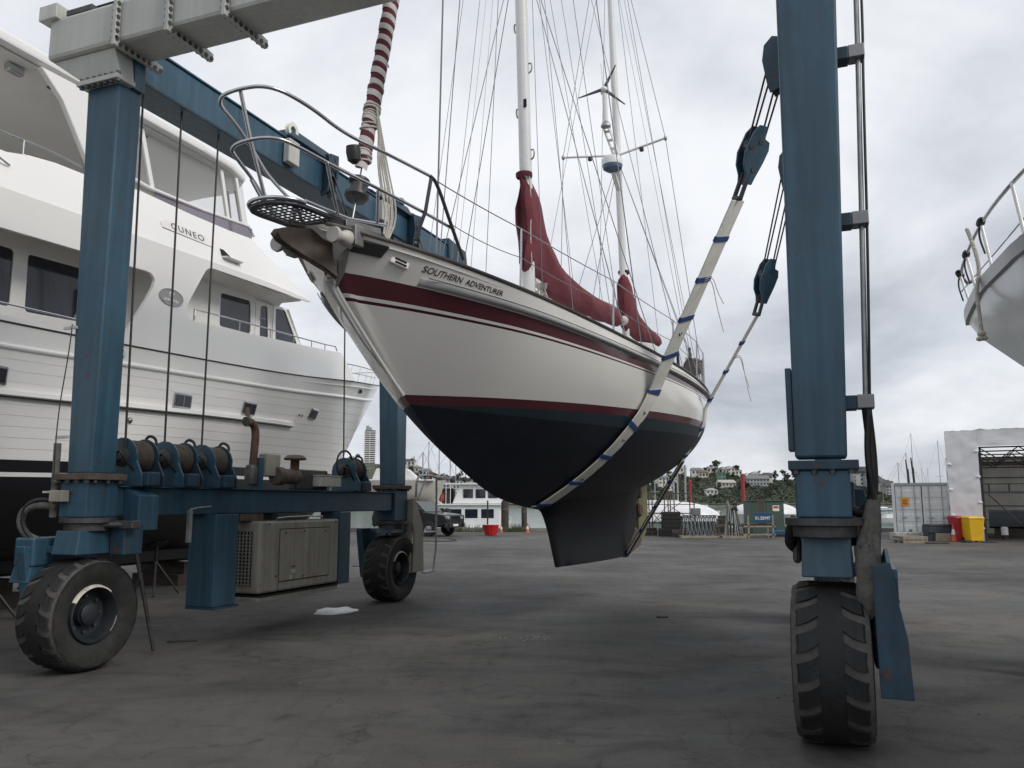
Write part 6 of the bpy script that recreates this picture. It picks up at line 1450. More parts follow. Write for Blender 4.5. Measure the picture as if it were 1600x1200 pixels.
# --- wheelie bins
for (u, m, lab, y) in ((1497, 'bin_red', 'red wheelie bin against the white wrapped shed', 35.6), (1516, 'bin_yellow', 'yellow wheelie bin beside the shed opening', 35.0)):
    bn = thing('wheelie_bin', lab, 'bin', (gx(u, y), y, 0), 0, 'bins at the shed')
    MB().hexa([(-.25, -.3, .06), (.25, -.3, .06), (.25, .3, .06), (-.25, .3, .06), (-.33, -.38, .98), (.33, -.38, .98), (.33, .38, .98), (-.33, .38, .98)]).build('body', m, bn, bevel=.02)
    MB().hexa([(-.35, -.41, .985), (.35, -.41, .985), (.35, .40, .985), (-.35, .40, .985), (-.31, -.36, 1.06), (.31, -.36, 1.06), (.33, .40, 1.08), (-.33, .40, 1.08)]).build('lid', m, bn, bevel=.015)
    for sx in (-.27, .27): MB().cyl((sx - .03, .25, .1), (sx + .03, .25, .1), .1, n=14).build('wheel', 'rubber', bn, smooth=40)
    MB().bx(-.28, .28, .41, .46, .9, .94).build('handle', m, bn)
# --- shrink-wrapped shed
Y = 36.2; sx0 = gx(1484, Y)
sh = thing('wrapped_shed', 'open shed of steel trusses wrapped in white plastic, at the right', 'shed', (sx0, Y, 0), R(-29))
rnd = random.Random(21)
def wrap_sheet(name, fn, nu, nv, amp):
    rows = []
    for j in range(nv + 1):
        row = []
        for i in range(nu + 1):
            p, n_ = fn(i / nu, j / nv); q = Vector(p) * 1.7
            e = (mnoise.noise(q) * .6 + mnoise.noise(q * 2.7) * .3 + abs(mnoise.noise(q * 1.1 + Vector((3, 3, 3)))) * .5) * amp
            row.append(tuple(Vector(p) + Vector(n_) * e))
        rows.append(row)
    return MB().grid(rows).build(name, 'shrink_wrap', sh, smooth=60)
HS = 4.75
wrap_sheet('front_wrap', lambda u, v: ((u * 1.22, 0.0, v * HS), (0, -1, 0)), 16, 50, .05)
wrap_sheet('outer_wrap', lambda u, v: ((0.0, u * 11, v * HS), (-1, 0, 0)), 50, 24, .14)
wrap_sheet('inner_wrap', lambda u, v: ((1.22, u * 11, v * (HS - .6)), (1, 0, 0)), 40, 14, .03)
wrap_sheet('header_wrap', lambda u, v: ((1.22 + u * 9, 0.0, HS - .68 + v * .68), (0, -1, 0)), 60, 8, .07)
wrap_sheet('roof_wrap', lambda u, v: ((u * 10.2, v * 11, HS + .02), (0, 0, 1)), 60, 30, .16)
for k in range(7): MB().sph((.08 if k % 2 else 1.16, -.05, .55 + k * .55), (.10, .07, .06), 8, 6).build('wrap_knot', 'shrink_wrap', sh, smooth=60)
bk = MB().bx(1.25, 10.2, 10.6, 10.8, 0, 4.1).build('back_wall', 'shed_inside', sh)
for k in range(5): MB().bx(1.3, 10.1, 10.55, 10.59, .75 * k + .7, .75 * k + .74).build('wall_rail', 'truss_steel', bk)
for y in (.35, 3.6, 6.9, 10.2):
    tr_ = MB(); z0, z1 = HS - 1.25, HS - .72
    tr_.tube([(1.25, y, z0), (10.2, y, z0)], .035, 6).tube([(1.25, y, z1), (10.2, y, z1)], .035, 6)
    for k in range(12):
        xa = 1.25 + k * .75; tr_.tube([(xa, y, z0 if k % 2 else z1), (xa + .75, y, z1 if k % 2 else z0)], .025, 5)
    tr_.build('roof_truss', 'truss_steel', sh)
for y in (.4, 5.2, 10.2): MB().bx(1.26, 1.34, y, y + .1, 0, HS - .7).build('post', 'truss_steel', sh)
MB().tube([(1.5, .6, 2.0), (2.6, .6, .75)], .03, 6).build('brace', 'truss_steel', sh); MB().tube([(2.6, .6, .75), (6.5, .6, 3.1)], .03, 6).build('brace', 'truss_steel', sh)
SM = Matrix.Translation((sx0, Y, 0)) @ Euler((0, 0, R(-29))).to_matrix().to_4x4()
bo = thing('dark_hull', 'dark grey hull stored inside the wrapped shed', 'hull', SM @ Vector((1.5, 4.0, 0)), R(-29))
rows = [[(x_, y_, interp(t_, [(0, .45), (.35, .55), (.5, .95), (1, 1.25)])) for x_ in (0, 2, 4, 6, 8.4)] for (t_, y_) in ((0, 1.0), (.35, .35), (.5, .12), (1, 0))]
MB().grid(rows).build('side', 'stand_grey', bo, solid=.05); MB().bx(.2, 8.4, .2, 1.4, .0, .44).build('cradle', 'pile_dark', bo); MB().bx(0, 8.4, .05, 2, 1.26, 1.3).build('deck', 'stand_grey', bo)
shf = thing('wall_shelf', 'long metal shelf bracketed inside the wrapped shed', 'shelf', SM @ Vector((1.35, 3, 2.05)), R(-29)); MB().bx(0, 2.2, 0, .5, .42, .47).build('board', 'stand_grey', shf); MB().bx(0, 2.0, 0, .5, 0, .1).build('board', 'stand_grey', shf)
for xx in (.2, 1.0, 1.8): MB().bx(xx, xx + .06, .02, .08, .1, .42).build('bracket', 'truss_steel', shf)
wbx = thing('white_drum', 'small white canister on the floor inside the shed', 'canister', (gx(1566, 37.5), 37.5, 0)); MB().lathe((0, 0, .2), (0, 0, 1), [(0, 0), (.14, 0), (.14, .32), (.1, .36), (0, .36)], 14).build('body', 'white_paint', wbx, smooth=40); MB().bx(-.1, .1, -.1, .1, 0, .19).build('stand', 'pile_dark', wbx)
# --- cones
def cone(label, u, y, s=1.0):
    c = thing('traffic_cone', label, 'traffic cone', (gx(u, y), y, 0), 0, 'orange traffic cones')
    MB().bx(-.2 * s, .2 * s, -.2 * s, .2 * s, 0, .04 * s).build('base', 'cone_orange', c); MB().lathe((0, 0, .04 * s), (0, 0, 1), [(.15 * s, 0), (.11 * s, .25 * s)], 14).build('shell', 'cone_orange', c, smooth=60)
    MB().lathe((0, 0, .04 * s), (0, 0, 1), [(.11 * s, .25 * s), (.075 * s, .47 * s)], 14).build('white_collar', 'white_paint', c, smooth=60); MB().lathe((0, 0, .04 * s), (0, 0, 1), [(.075 * s, .47 * s), (.03 * s, .74 * s), (0, .74 * s)], 14).build('tip', 'cone_orange', c, smooth=60)
cone('orange and white cone against the wrapped shed beside the red bin', 1487, 35.6, 1.0); cone('tall orange and white cone left of the yacht keel at the quay', 824, 45.5, .7); cone('orange cone beside the red tub at the quay', 783, 46.3, .6)
# --- timber and flat things on the ground at the right
for (u0, u1, y, lab) in ((1504, 1515, 34.4, 'dark sack lying on the concrete under the yellow bin'), (1534, 1553, 34.4, 'flat dark plank lying right of the yellow bin'), (1446, 1479, 33.6, 'long thin batten lying before the tool chest')):
    o = MB().bx(0, gx(u1, y) - gx(u0, y), 0, .3, 0, .10 if 'sack' in lab else .05).build('scrap', 'pile_dark', None, bevel=.02); o.location = (gx(u0, y), y, 0); o.name = 'sack' if 'sack' in lab else 'plank'; tag(o, lab, 'sack' if 'sack' in lab else 'plank')
# --- generic rack of vertical props
def tube_obj(a, b_, r, nm, m, par, n=6): return MB().tube([a, b_], r, n).build(nm, m, par)
Y = 39.0
sc = thing('scaffold_tower', 'rusty scaffold frame of pipes behind the keel, by the quay', 'scaffold', (gx(1008, 41.5), 41.5, 0))
for x in (0, .35, 1.15, 1.45, 2.45): 
    for y in (0, 1.0): tube_obj((x, y, 0), (x, y, 2.15 if x != 1.15 else 2.9), .03, 'upright', 'rust_grey', sc)
for z in (.2, .62, 1.1, 1.55, 2.1):
    for y in (0, 1.0): tube_obj((0, y, z), (2.5, y, z), .022, 'ledger', 'rust_grey', sc)
for (a, c_) in (((0, 0, .2), (1.15, 0, 1.55)), ((1.15, 0, .2), (0, 0, 1.55)), ((.35, 0, .6), (2.4, 0, 2.1)), ((1.2, 0, 1.5), (2.4, 0, .7))): tube_obj(a, c_, .018, 'brace', 'rust_grey', sc)
for k in range(6): tube_obj((0, .2 + k * .13, 1.12), (1.4, .2 + k * .13, 1.12), .02, 'board', 'wood_pallet', sc)
bst = thing('block_stack', 'stack of black rubber blocks inside the scaffold by the quay', 'block stack', (gx(1036, 40.8), 40.8, 0))
for k in range(6):
    w_ = [1.2, 1.2, .95, .95, .95, .85][k]; MB().bx(-.15 if k < 2 else .0, w_, 0, .7, .20 * k, .20 * k + .192).build('block', 'rubber', bst, bevel=.02)
rnd = random.Random(31)
for k, (u, w_, h_, d_) in enumerate(((1012, .9, .35, .6), (1118, .8, .55, .7), (1228, 1.0, .4, .5), (1128, .5, .9, .4), (1098, 1.0, .5, .6), (1048, .8, .3, .5))):
    ts = thing('timber_stack', ['low stack of dark baulks at the left foot of the scaffold', 'stack of dark baulks between the trestles and the props', 'stack of dark baulks right of the green hut', 'tall narrow stack of baulks behind the props', 'stack of dark baulks behind the trestles', 'low stack of baulks before the rubber blocks'][k], 'timber stack', (gx(u, 42.5), 42.5 if k != 5 else 40.0, 0), rnd.uniform(-.1, .1), 'timber stacks by the quay'); z = 0
    while z < h_:
        n = rnd.choice((2, 3, 3)); hh = rnd.uniform(.13, .2)
        for q in range(n): MB().bx(-w_ / 2 + rnd.uniform(-.06, .06), w_ / 2 + rnd.uniform(-.06, .06), -d_ / 2 + q * d_ / n + .01, -d_ / 2 + (q + 1) * d_ / n - .01, z, z + hh - .01).build('baulk', rnd.choice(['pile_dark', 'rust_grey', 'timber_dark']), ts)
        z += hh
# row of grey trestles
pallet('low pallet under the row of grey steel trestles', gx(1090, 39.6), 39.6, 1.9, 1.1)
tres = thing('trestle_stack', 'row of grey steel trestles nested on a pallet by the quay', 'trestles', (gx(1062, 39.6), 39.6, .13))
for k in range(9):
    x = .05 + k * .18; 
    for (a, c_) in (((x, -.3, 0), (x + .14, -.1, .85)), ((x + .32, -.3, 0), (x + .18, -.1, .85)), ((x, .4, 0), (x + .14, .15, .85)), ((x + .32, .4, 0), (x + .18, .15, .85))): MB().beam(a, c_, .035, .035).build('leg', 'stand_grey', tres)
    MB().bx(x + .10, x + .22, -.15, .2, .86, .92).build('top_plate', 'stand_grey', tres)
MB().bx(.55, .95, -.2, .2, .93, 1.25).build('headrest', 'stand_grey', tres, bevel=.03)
# bundle of boat props
bd = thing('prop_bundle', 'bundle of upright rusty boat props standing on a pallet', 'boat props', (gx(1143, 39.2), 39.2, .13)); rnd = random.Random(5)
pallet('pallet under the bundle of upright rusty props', gx(1141, 39.2), 39.2, 1.1, 1.1)
for k in range(26):
    a = Vector((rnd.uniform(-.5, .45), rnd.uniform(-.4, .4), 0)); c_ = Vector((a.x * .55 + rnd.uniform(-.12, .12), a.y * .5, rnd.uniform(1.1, 1.65))); m = rnd.choice(['rust_grey', 'stand_grey', 'galv', 'truss_steel'])
    p = tube_obj(a, c_, rnd.uniform(.018, .032), 'prop', m, bd)
    if k % 2: MB().box(c_, (.14, .14, .05), Euler((rnd.uniform(-.6, .6), rnd.uniform(-.6, .6), 0)).to_matrix()).build('pad', 'pile_dark', p)
# sign frame with the capacity plate
fr_ = thing('sling_rack', 'low timber rack carrying blue plate with capacity lettering', 'rack', (gx(1167, 38.9), 38.9, 0))
for x in (0, 1.15):
    MB().bx(x, x + .07, 0, .07, 0, 1.05).build('post', 'wood_pallet', fr_); MB().bx(x, x + .07, .8, .87, 0, .6).build('post', 'wood_pallet', fr_)
for z in (.12, .5): MB().bx(-.2, 1.3, .0, .06, z, z + .07).build('rail', 'wood_pallet', fr_); MB().bx(-.2, 1.3, .8, .86, z, z + .07).build('rail', 'wood_pallet', fr_)
MB().bx(-.6, 1.3, .1, .8, .58, .66).build('shelf', 'rust_grey', fr_)
pt_ = MB().bx(.28, 1.12, -.03, .0, .72, 1.18).build('capacity_plate', 'sign_blue', fr_, bevel=.01)
vs, fs = text_mesh('51.25MT', .19, bold=.004); w_ = max(v[0] for v in vs)
MB().add([(.34 + a * .72 / w_, -.034, .86 + c) for a, c, _ in vs], fs).build('lettering', 'white_paint', pt_, fixn=False)
for k in range(7): tube_obj((.55 + k * .06, .3, .66), (.6 + k * .05, .35, 2.0 + .15 * sin(k * 2)), .02, 'rod', 'rust_grey', fr_); MB().sph((.6 + k * .05, .35, 2.0 + .15 * sin(k * 2)), .06, 8, 5).build('rod_head', 'pile_dark', fr_, smooth=60)
# green hut
gh = thing('green_hut', 'small dark green metal hut with a white notice by the quay', 'hut', (gx(1174, 41.5), 41.5, 0))
MB().bx(0, 1.62, 0, 1.5, .05, 1.70).build('wall', 'green_shed', gh, bevel=.02); MB().bx(-.05, 1.68, -.05, 1.55, 1.705, 1.76).build('roof', 'green_shed', gh, bevel=.01); MB().bx(.72, .735, -.006, .0, .1, 1.65).build('door_gap', 'dark_gap', gh)
MB().bx(1.05, 1.38, -.012, -.002, 1.22, 1.50).build('notice', 'white_paint', gh); MB().bx(1.08, 1.35, -.015, -.0125, 1.36, 1.46).build('notice_head', 'red_spot', gh)
MB().bx(0, 1.6, .1, 1.4, 0, .05).build('skid', 'pile_dark', gh)
# blue pump and low kerb stones behind
bpmp = thing('blue_pump', 'small blue pump unit on the ground before the green hut', 'pump', (gx(1205, 40.2), 40.2, 0)); MB().bx(-.2, .55, -.2, .2, .06, .32).build('body', 'sign_blue', bpmp, bevel=.05); MB().cyl((.1, 0, .3), (.1, 0, .5), .12, n=12).build('motor', 'sign_blue', bpmp); MB().bx(-.25, .6, -.22, .22, 0, .06).build('base', 'pile_dark', bpmp)
# pontoon bridge rails / low fence line behind
for i, u in enumerate((1115, 1230, 990)):
    pass
# shrink-wrapped launches beyond the quay
def wrapped(label, u0, u1, y, z, h_, nm='covered_boat'):
    o = thing(nm, label, 'boat', (gx(u0, y), y, 0), 0, 'covered boats beyond the quay'); L_ = gx(u1, y) - gx(u0, y)
    rows = []
    for i in range(25):
        v = i / 24; x = v * L_; hh = z + h_ * (1 - (2 * v - 1) ** 2) ** .6; ww = .15 + 1.1 * (1 - (2 * v - 1) ** 2) ** .5
        rows.append([(x, ww * cos(a), lerp(z - .25, hh, max(0, sin(a))) if sin(a) > 0 else z - .25) for a in [pi * j / 10 for j in range(11)]])
    MB().grid(rows).build('cover', 'shrink_wrap', o, smooth=60)
    rows = [[(L_ * (.04 + .92 * i / 16), sd * (.1 + 1.05 * (1 - (2 * i / 16 - 1) ** 2) ** .5) * k_, lerp(z - .3, z - 1.6, 1 - k_)) for i in range(17)] for sd in (1,) for k_ in (1, .75, .2)]
    mb_ = MB().grid(rows); mb_.grid([[(x_, -y_, z_) for x_, y_, z_ in r] for r in rows]); mb_.build('hull', 'launch_white', o, smooth=60)
    return o
wrapped('long white covered boat behind the scaffold and trestles', 985, 1126, 52, .75, .95)
wrapped('low white arched boat cover behind the green hut', 1143, 1244, 54, 1.15, .55)
wb = thing('moored_launch', 'white launch moored behind the scaffold, beyond the quay', 'launch', (gx(1030, 56), 56, -1.6))
MB().hexa([(-2.4, -.9, 0), (2.6, -.9, 0), (2.6, .9, 0), (-2.4, .9, 0), (-2.8, -1.1, 2.2), (3.1, -1.1, 2.2), (3.1, 1.1, 2.2), (-2.8, 1.1, 2.2)]).build('hull', 'launch_white', wb, bevel=.1); MB().bx(-1.5, 1.2, -.8, .8, 2.2, 3.4).build('cabin', 'launch_white', wb, bevel=.1)
for k in range(3): MB().bx(-1.3 + k * .85, -.65 + k * .85, -.815, -.80, 2.7, 3.15).build('window', 'tint_glass', wb)
# tall poles beyond the quay
for (u, v, m, lab, r_, y) in ((1160, 742, 'red_pole', 'red round pile standing in the water right of the props', .14, 60), (1078, 752, 'red_pole', 'dull red mast with white lower half behind the scaffold', .10, 58), (1070, 728, 'galv', 'pale mast rising right of the yacht stern', .07, 58), (1058, 735, 'galv', 'pale mast rising behind the scaffold frame', .06, 57), (1052, 745, 'galv', 'short pale mast left of the taller ones by the scaffold', .06, 56)):
    p = at(u, v, y); po = thing('pole', lab, 'pole', (p.x, y, -1.6)); MB().tube([(0, 0, -.5), (0, 0, p.z + 1.6)], r_, 10).build('shaft', m, po, smooth=60)
    MB().lathe((0, 0, p.z + 1.6), (0, 0, 1), [(r_ * 1.15, -.05), (r_ * 1.15, .03), (0, .12)], 10).build('cap', m, po, smooth=40)
    if 'white lower' in lab: MB().tube([(0, 0, 1.0), (0, 0, 3.2)], r_ * 1.04, 10).build('white_half', 'white_paint', po, smooth=60)
# --- dark 4x4 at the left
car = thing('parked_car', 'dark four wheel drive parked near the quay behind the hoist ladder', 'car', (gx(652, 42.0), 42.0, 0), R(-30))
prof = [(-2.2, .45), (2.15, .45), (2.3, .55), (2.3, .95), (2.2, 1.05), (1.0, 1.18), (.35, 1.72), (-1.75, 1.76), (-2.15, 1.2), (-2.25, .9)]
MB().plate(prof, [], lambda a_, b_, d_: (a_, -.88 + d_, b_), 1.76).build('body', 'car_paint', car, bevel=.08)
for sd in (-1, 1):
    yy = sd * .885
    for poly in ([(.85, 1.2), (.30, 1.62), (-.30, 1.64), (-.30, 1.2)], [(-.38, 1.2), (-.38, 1.64), (-1.2, 1.66), (-1.2, 1.2)], [(-1.28, 1.2), (-1.28, 1.65), (-1.7, 1.65), (-1.95, 1.2)]): MB().plate(poly, [], lambda a_, b_, d_, yy=yy, sd=sd: (a_, yy + sd * d_, b_), .008).build('side_window', 'car_glass', car)
    for x in (1.35, -1.4):
        wq = MB().lathe((x, sd * .78, .38), (0, sd, 0), [(.2, -.1), (.36, -.1), (.38, -.05), (.38, .1), (.35, .14), (.22, .15)], 22).build('wheel', 'rubber', car, smooth=40); MB().lathe((x, sd * .78, .38), (0, sd, 0), [(.22, .13), (.20, .09), (.06, .10), (0, .12)], 18).build('rim', 'stainless_dull', wq, smooth=40)
    MB().bx(2.24, 2.33, sd * .62 - .16, sd * .62 + .16, .82, .98).build('headlight', 'stainless', car, bevel=.03); MB().bx(.75, .95, min(sd * .9, sd * 1.06), max(sd * .9, sd * 1.06), 1.2, 1.36).build('mirror', 'car_paint', car, bevel=.03)
MB().hexa([(1.04, -.74, 1.20), (1.04, .74, 1.20), (1.02, .74, 1.2), (1.02, -.74, 1.2), (.42, -.68, 1.70), (.42, .68, 1.70), (.40, .68, 1.70), (.40, -.68, 1.70)]).build('windscreen', 'car_glass', car)
MB().bx(2.26, 2.36, -.85, .85, .42, .66).build('bumper', 'black_plastic', car, bevel=.04); MB().bx(2.30, 2.335, -.4, .4, .74, .96).build('grille', 'dark_gap', car); MB().bx(2.362, 2.368, -.22, .22, .5, .6).build('number_plate', 'white_paint', car)
MB().tube([(2.4, -.6, .5), (2.45, -.55, 1.0), (2.45, .55, 1.0), (2.4, .6, .5)], .035, 8).build('bull_bar', 'black_plastic', car, smooth=60)
# --- beige launch hull on a cradle, behind the ladder
bl2 = thing('hauled_launch', 'beige hull of a small launch raised on a cradle behind the hoist ladder', 'launch', (gx(640, 46), 46, 0), 0)
rows = []
for (z, k_) in ((1.55, .25), (1.75, .7), (2.2, .95), (2.85, 1.05)):
    rows.append([(lerp(-2.6, 1.9 * (1 if z < 1.6 else lerp(.8, 1.05, (z - 1.5) / 1.35)), (1 - cos(pi * j / 12)) / 2) , -k_ * 1.1 * sin(pi * (j / 12) ** .8) , z) for j in range(13)])
MB().grid(rows).build('hull', 'beige_hull', bl2, smooth=60); MB().grid([[(x_, -y_, z_) for x_, y_, z_ in r] for r in rows]).build('hull', 'beige_hull', bl2, smooth=60)
MB().bx(-2.4, 1.4, -1.0, 1.0, 2.80, 2.9).build('deck', 'launch_white', bl2, bevel=.03); MB().hexa([(-2, -.8, 2.9), (.6, -.8, 2.9), (.6, .8, 2.9), (-2, .8, 2.9), (-1.8, -.65, 3.5), (-.1, -.65, 3.5), (-.1, .65, 3.5), (-1.8, .65, 3.5)]).build('cabin', 'launch_white', bl2, bevel=.05)
for x in (-1.8, 1.0):
    for y in (-.8, .8): MB().tube([(x, y, 0), (x, y * .7, 1.75)], .05, 6).build('cradle_post', 'pile_dark', bl2)
MB().bx(-2, 1.3, -.9, .9, 0.0, .12).build('cradle_base', 'pile_dark', bl2); MB().bx(-.3, .3, -.3, .3, .12, 1.56).build('keel_block', 'timber_dark', bl2)
# --- two-deck ferry
fe = thing('passenger_ferry', 'white two deck passenger boat with dark windows moored at the quay', 'ferry', (gx(738, 58), 58, -1.6))
MB().hexa([(-5.5, -1.8, 0), (2.0, -1.8, 0), (2.0, 1.8, 0), (-5.5, 1.8, 0), (-5.8, -2.0, 1.7), (2.3, -2.0, 1.7), (2.3, 2.0, 1.7), (-5.8, 2.0, 1.7)]).build('hull', 'white_paint', fe, bevel=.1)
d1 = MB().bx(-3.0, 2.0, -1.8, 1.8, 1.7, 3.05).build('lower_house', 'white_paint', fe, bevel=.06); MB().bx(-3.6, 2.3, -1.95, 1.95, 3.06, 3.16).build('upper_deck', 'white_paint', fe)
d2 = MB().hexa([(-1.3, -1.5, 3.17), (2.2, -1.5, 3.17), (2.2, 1.5, 3.17), (-1.3, 1.5, 3.17), (-.8, -1.45, 4.45), (1.9, -1.45, 4.45), (1.9, 1.45, 4.45), (-.8, 1.45, 4.45)]).build('wheelhouse', 'white_paint', fe, bevel=.05)
MB().bx(-3.4, 2.2, -1.7, 1.7, 4.46, 4.56).build('top_deck', 'white_paint', fe)
for k in range(4): MB().bx(-2.6 + k * 1.1, -1.75 + k * 1.1, -1.815, -1.802, 2.2, 2.8).build('window', 'tint_glass', d1)
for k in range(3): MB().bx(-.55 + k * .85, .12 + k * .85, -1.515, -1.50, 3.55, 4.15).build('window', 'tint_glass', d2)
for k in range(8): MB().tube([(-3.5 + k * .3, -1.9, 3.16), (-3.5 + k * .3, -1.9, 4.46)], .025, 5).build('rail_post', 'white_paint', fe)
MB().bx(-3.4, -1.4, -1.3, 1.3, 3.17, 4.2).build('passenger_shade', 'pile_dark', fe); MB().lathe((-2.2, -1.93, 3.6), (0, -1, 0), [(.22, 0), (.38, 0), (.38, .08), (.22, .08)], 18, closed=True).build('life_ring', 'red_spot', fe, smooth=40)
MB().tube([(.4, 0, 4.5), (.4, 0, 7.4)], .05, 8).build('mast', 'white_paint', fe); MB().tube([(.4, -.7, 6.2), (.4, .7, 6.2)], .03, 6).build('yard', 'white_paint', fe); MB().bx(-.1, .9, -.3, .3, 5.4, 5.5).build('radar', 'white_paint', fe)
for k in range(6): MB().sph((-3.0 + k * .85, -1.5, 4.75 + .05 * (k % 2)), (.2, .3, .2), 8, 6).build('life_raft', 'pile_dark', fe, smooth=60)
# --- red tub with post, bollards and piles at the quay
tub = thing('red_tub', 'bright red ribbed plastic tub on the concrete near the quay', 'tub', (gx(767, 42.0), 42.0, 0))
MB().lathe((0, 0, 0), (0, 0, 1), [(0, .02), (.27, .02), (.40, .50), (.43, .50), (.43, .53), (.38, .53), (.25, .06), (0, .06)], 28).build('shell', 'tub_red', tub, smooth=40)
for k in range(14): a = 2 * pi * k / 14; MB().tube([(.275 * cos(a), .275 * sin(a), .05), (.40 * cos(a), .40 * sin(a), .48)], .018, 5).build('rib', 'tub_red', tub)
tp = thing('dark_post', 'thin dark post standing behind the red tub', 'post', (gx(762, 44), 44, 0)); MB().tube([(0, 0, 0), (0, 0, 1.75)], .04, 8).build('shaft', 'pile_dark', tp); MB().bx(-.15, .15, -.15, .15, 0, .05).build('foot', 'pile_dark', tp)
for (u, lab, r_, zt) in ((789, 'thick dark timber pile at the quay right of the ferry', .22, 1.75), (819, 'dark timber pile at the quay beside the yacht forefoot', .16, 1.6), (700, 'dark timber pile behind the parked car', .18, 1.3), (995, 'timber pile behind the keel at the quay', .16, 1.4), (1238, 'dark timber pile left of the right column', .16, .9)):
    pl_ = thing('mooring_pile', lab, 'pile', (gx(u, 48.6), 48.6, -1.8), 0, 'mooring piles along the quay'); MB().tube([(0, 0, -1), (0, 0, zt + 1.7), (0.02, 0, zt + 1.8)], [r_ * 1.1, r_, r_ * .8], 12).build('shaft', 'pile_dark', pl_, smooth=50); MB().lathe((0, 0, zt + 1.3), (0, 0, 1), [(r_ * 1.04, -.08), (r_ * 1.08, 0), (r_ * 1.04, .08)], 12).build('iron_band', 'rust_grey', pl_, smooth=50)
wd = MB(); rnd = random.Random(9)
for (u0, u1, y, n) in ((785, 826, 47.0, 260), (700, 760, 47.1, 160), (1000, 1010, 46, 30)):
    for k in range(n):
        x = gx(rnd.uniform(u0, u1), y); yy = y + rnd.uniform(-.3, .1); h_ = rnd.uniform(.1, .55); dx = rnd.uniform(-.15, .15); wd.add([(x - .02, yy, 0), (x + .02, yy, 0), (x + dx, yy + rnd.uniform(-.1, .1), h_)], [(0, 1, 2)])
wo = wd.build('quay_weeds', 'weeds', None, fixn=False); tag(wo, 'dry weeds growing along the quay edge', 'weeds', kind='stuff')
for k, (u, y) in enumerate(((650, 39), (700, 37.5))):
    pass
hs = MB().tube(smoothp([(gx(640, 36), 36.0, .02), (gx(690, 35), 35.2, .02), (gx(720, 36), 36, .02), (gx(700, 38), 38, .02)], 3), .018, 5).build('hose', 'black_hose'); tag(hs, 'black hose lying on the concrete near the parked car', 'hose')

# grit and paint flecks swept across the concrete
r6 = random.Random(61); mb = MB(); mw = MB()
def stone(m_, x, y, s_):
    a = r6.uniform(0, 6); m_.add([(x + s_ * cos(a + k * 1.57) * r6.uniform(.7, 1.2), y + s_ * sin(a + k * 1.57) * r6.uniform(.7, 1.2), .001) for k in range(4)] + [(x, y, s_ * r6.uniform(.5, .9))], [(0, 1, 4), (1, 2, 4), (2, 3, 4), (3, 0, 4)])
for k in range(2600):
    y = 3.6 + 24 * r6.random() ** 1.6; x = (r6.uniform(-60, 1660) - 800) / 1280 * y * 1.02; stone(mb, x, y, r6.uniform(.003, .009) * (1 if r6.random() < .95 else 2.2))
for (u, v, n, sp) in ((828, 997, 26, .16), (955, 940, 12, .25), (770, 995, 8, .2)):
    r_ = at(u, v, 1.0) - Vector((0, 0, CAM_H)); d_ = -CAM_H / r_.z
    for k in range(n): stone(mw, r_.x * d_ + r6.gauss(0, sp), r_.y * d_ + r6.gauss(0, sp * .6), r6.uniform(.003, .008))
tag(mb.build('yard_grit', 'rust_grey', None, fixn=False), 'fine grit scattered over the yard concrete', 'grit', kind='stuff'); tag(mw.build('paint_flecks', 'white_paint', None, fixn=False), 'white paint flecks scattered on the yard concrete', 'paint flecks', kind='stuff')
# dark puddle stains are in the concrete; loose scraps lie on it
for (u, v, w_, h_, m, lab, nm) in ((285, 1003, .35, .05, 'pile_dark', 'thin dark strip of rubber lying near the left front wheel', 'rubber_strip'), (1035, 965, .16, .10, 'pile_dark', 'small dark scrap on the open concrete under the stern', 'scrap'), (565, 885, .5, .03, 'pile_dark', 'thin dark batten beside the far left wheel', 'batten'), (228, 900, .3, .12, 'white_paint', 'pale paper scrap under the motor yacht', 'paper_scrap'), (300, 905, .35, .08, 'grey_box', 'pale plank end under the motor yacht keel', 'plank_end')):
    r_ = at(u, v, 1.0) - Vector((0, 0, CAM_H)); d_ = -CAM_H / r_.z
    o = MB().hexa([(-w_ / 2, -h_ / 2, 0), (w_ / 2, -h_ * .3, 0), (w_ / 2 * .9, h_ / 2, 0), (-w_ / 2 * .9, h_ * .4, 0), (-w_ / 2, -h_ / 2, .012), (w_ / 2, -h_ * .3, .02), (w_ / 2 * .9, h_ / 2, .012), (-w_ / 2 * .9, h_ * .4, .025)]).build(nm, m, None, bevel=.003); o.location = (r_.x * d_, r_.y * d_, .001); o.rotation_euler = (0, 0, .25); tag(o, lab, nm.replace('_', ' '))
# ================================================================== far shore: hill, trees, houses, marina
mat('hill_scrub', (.07, .08, .048), .95, var=.35, scale=.05, bump=.6, bscale=.3)
mat('shore_rock', (.12, .115, .10), .9, var=.3, scale=.2)
for i_, c_ in enumerate(((.046, .060, .036), (.055, .070, .042), (.040, .051, .034), (.066, .076, .047))): mat('leaf_%d' % i_, c_, .8, var=.35, scale=.15)
mat('bark', (.06, .045, .035), .9, var=.2)
for n_, c_ in (('wall_white', (.62, .61, .58)), ('wall_cream', (.5, .46, .38)), ('wall_grey', (.30, .31, .32)), ('wall_brick', (.22, .10, .07)), ('roof_grey', (.16, .165, .17)), ('roof_dark', (.06, .062, .066)), ('roof_rust', (.17, .085, .06)), ('roof_pale', (.42, .40, .36)), ('roof_green', (.10, .22, .15)), ('far_glass', (.05, .06, .07))): mat(n_, c_, .6 if n_ != 'far_glass' else .1, var=.08, scale=.3)
SKY = [(-900, 742), (-200, 738), (300, 730), (480, 722), (560, 717), (620, 722), (660, 733), (720, 742), (800, 748), (900, 750), (1000, 748), (1050, 742), (1085, 740), (1110, 735), (1140, 738), (1180, 744), (1220, 746), (1260, 742), (1325, 741), (1355, 752), (1390, 766), (1430, 775), (1500, 779), (1700, 780), (2500, 776)]
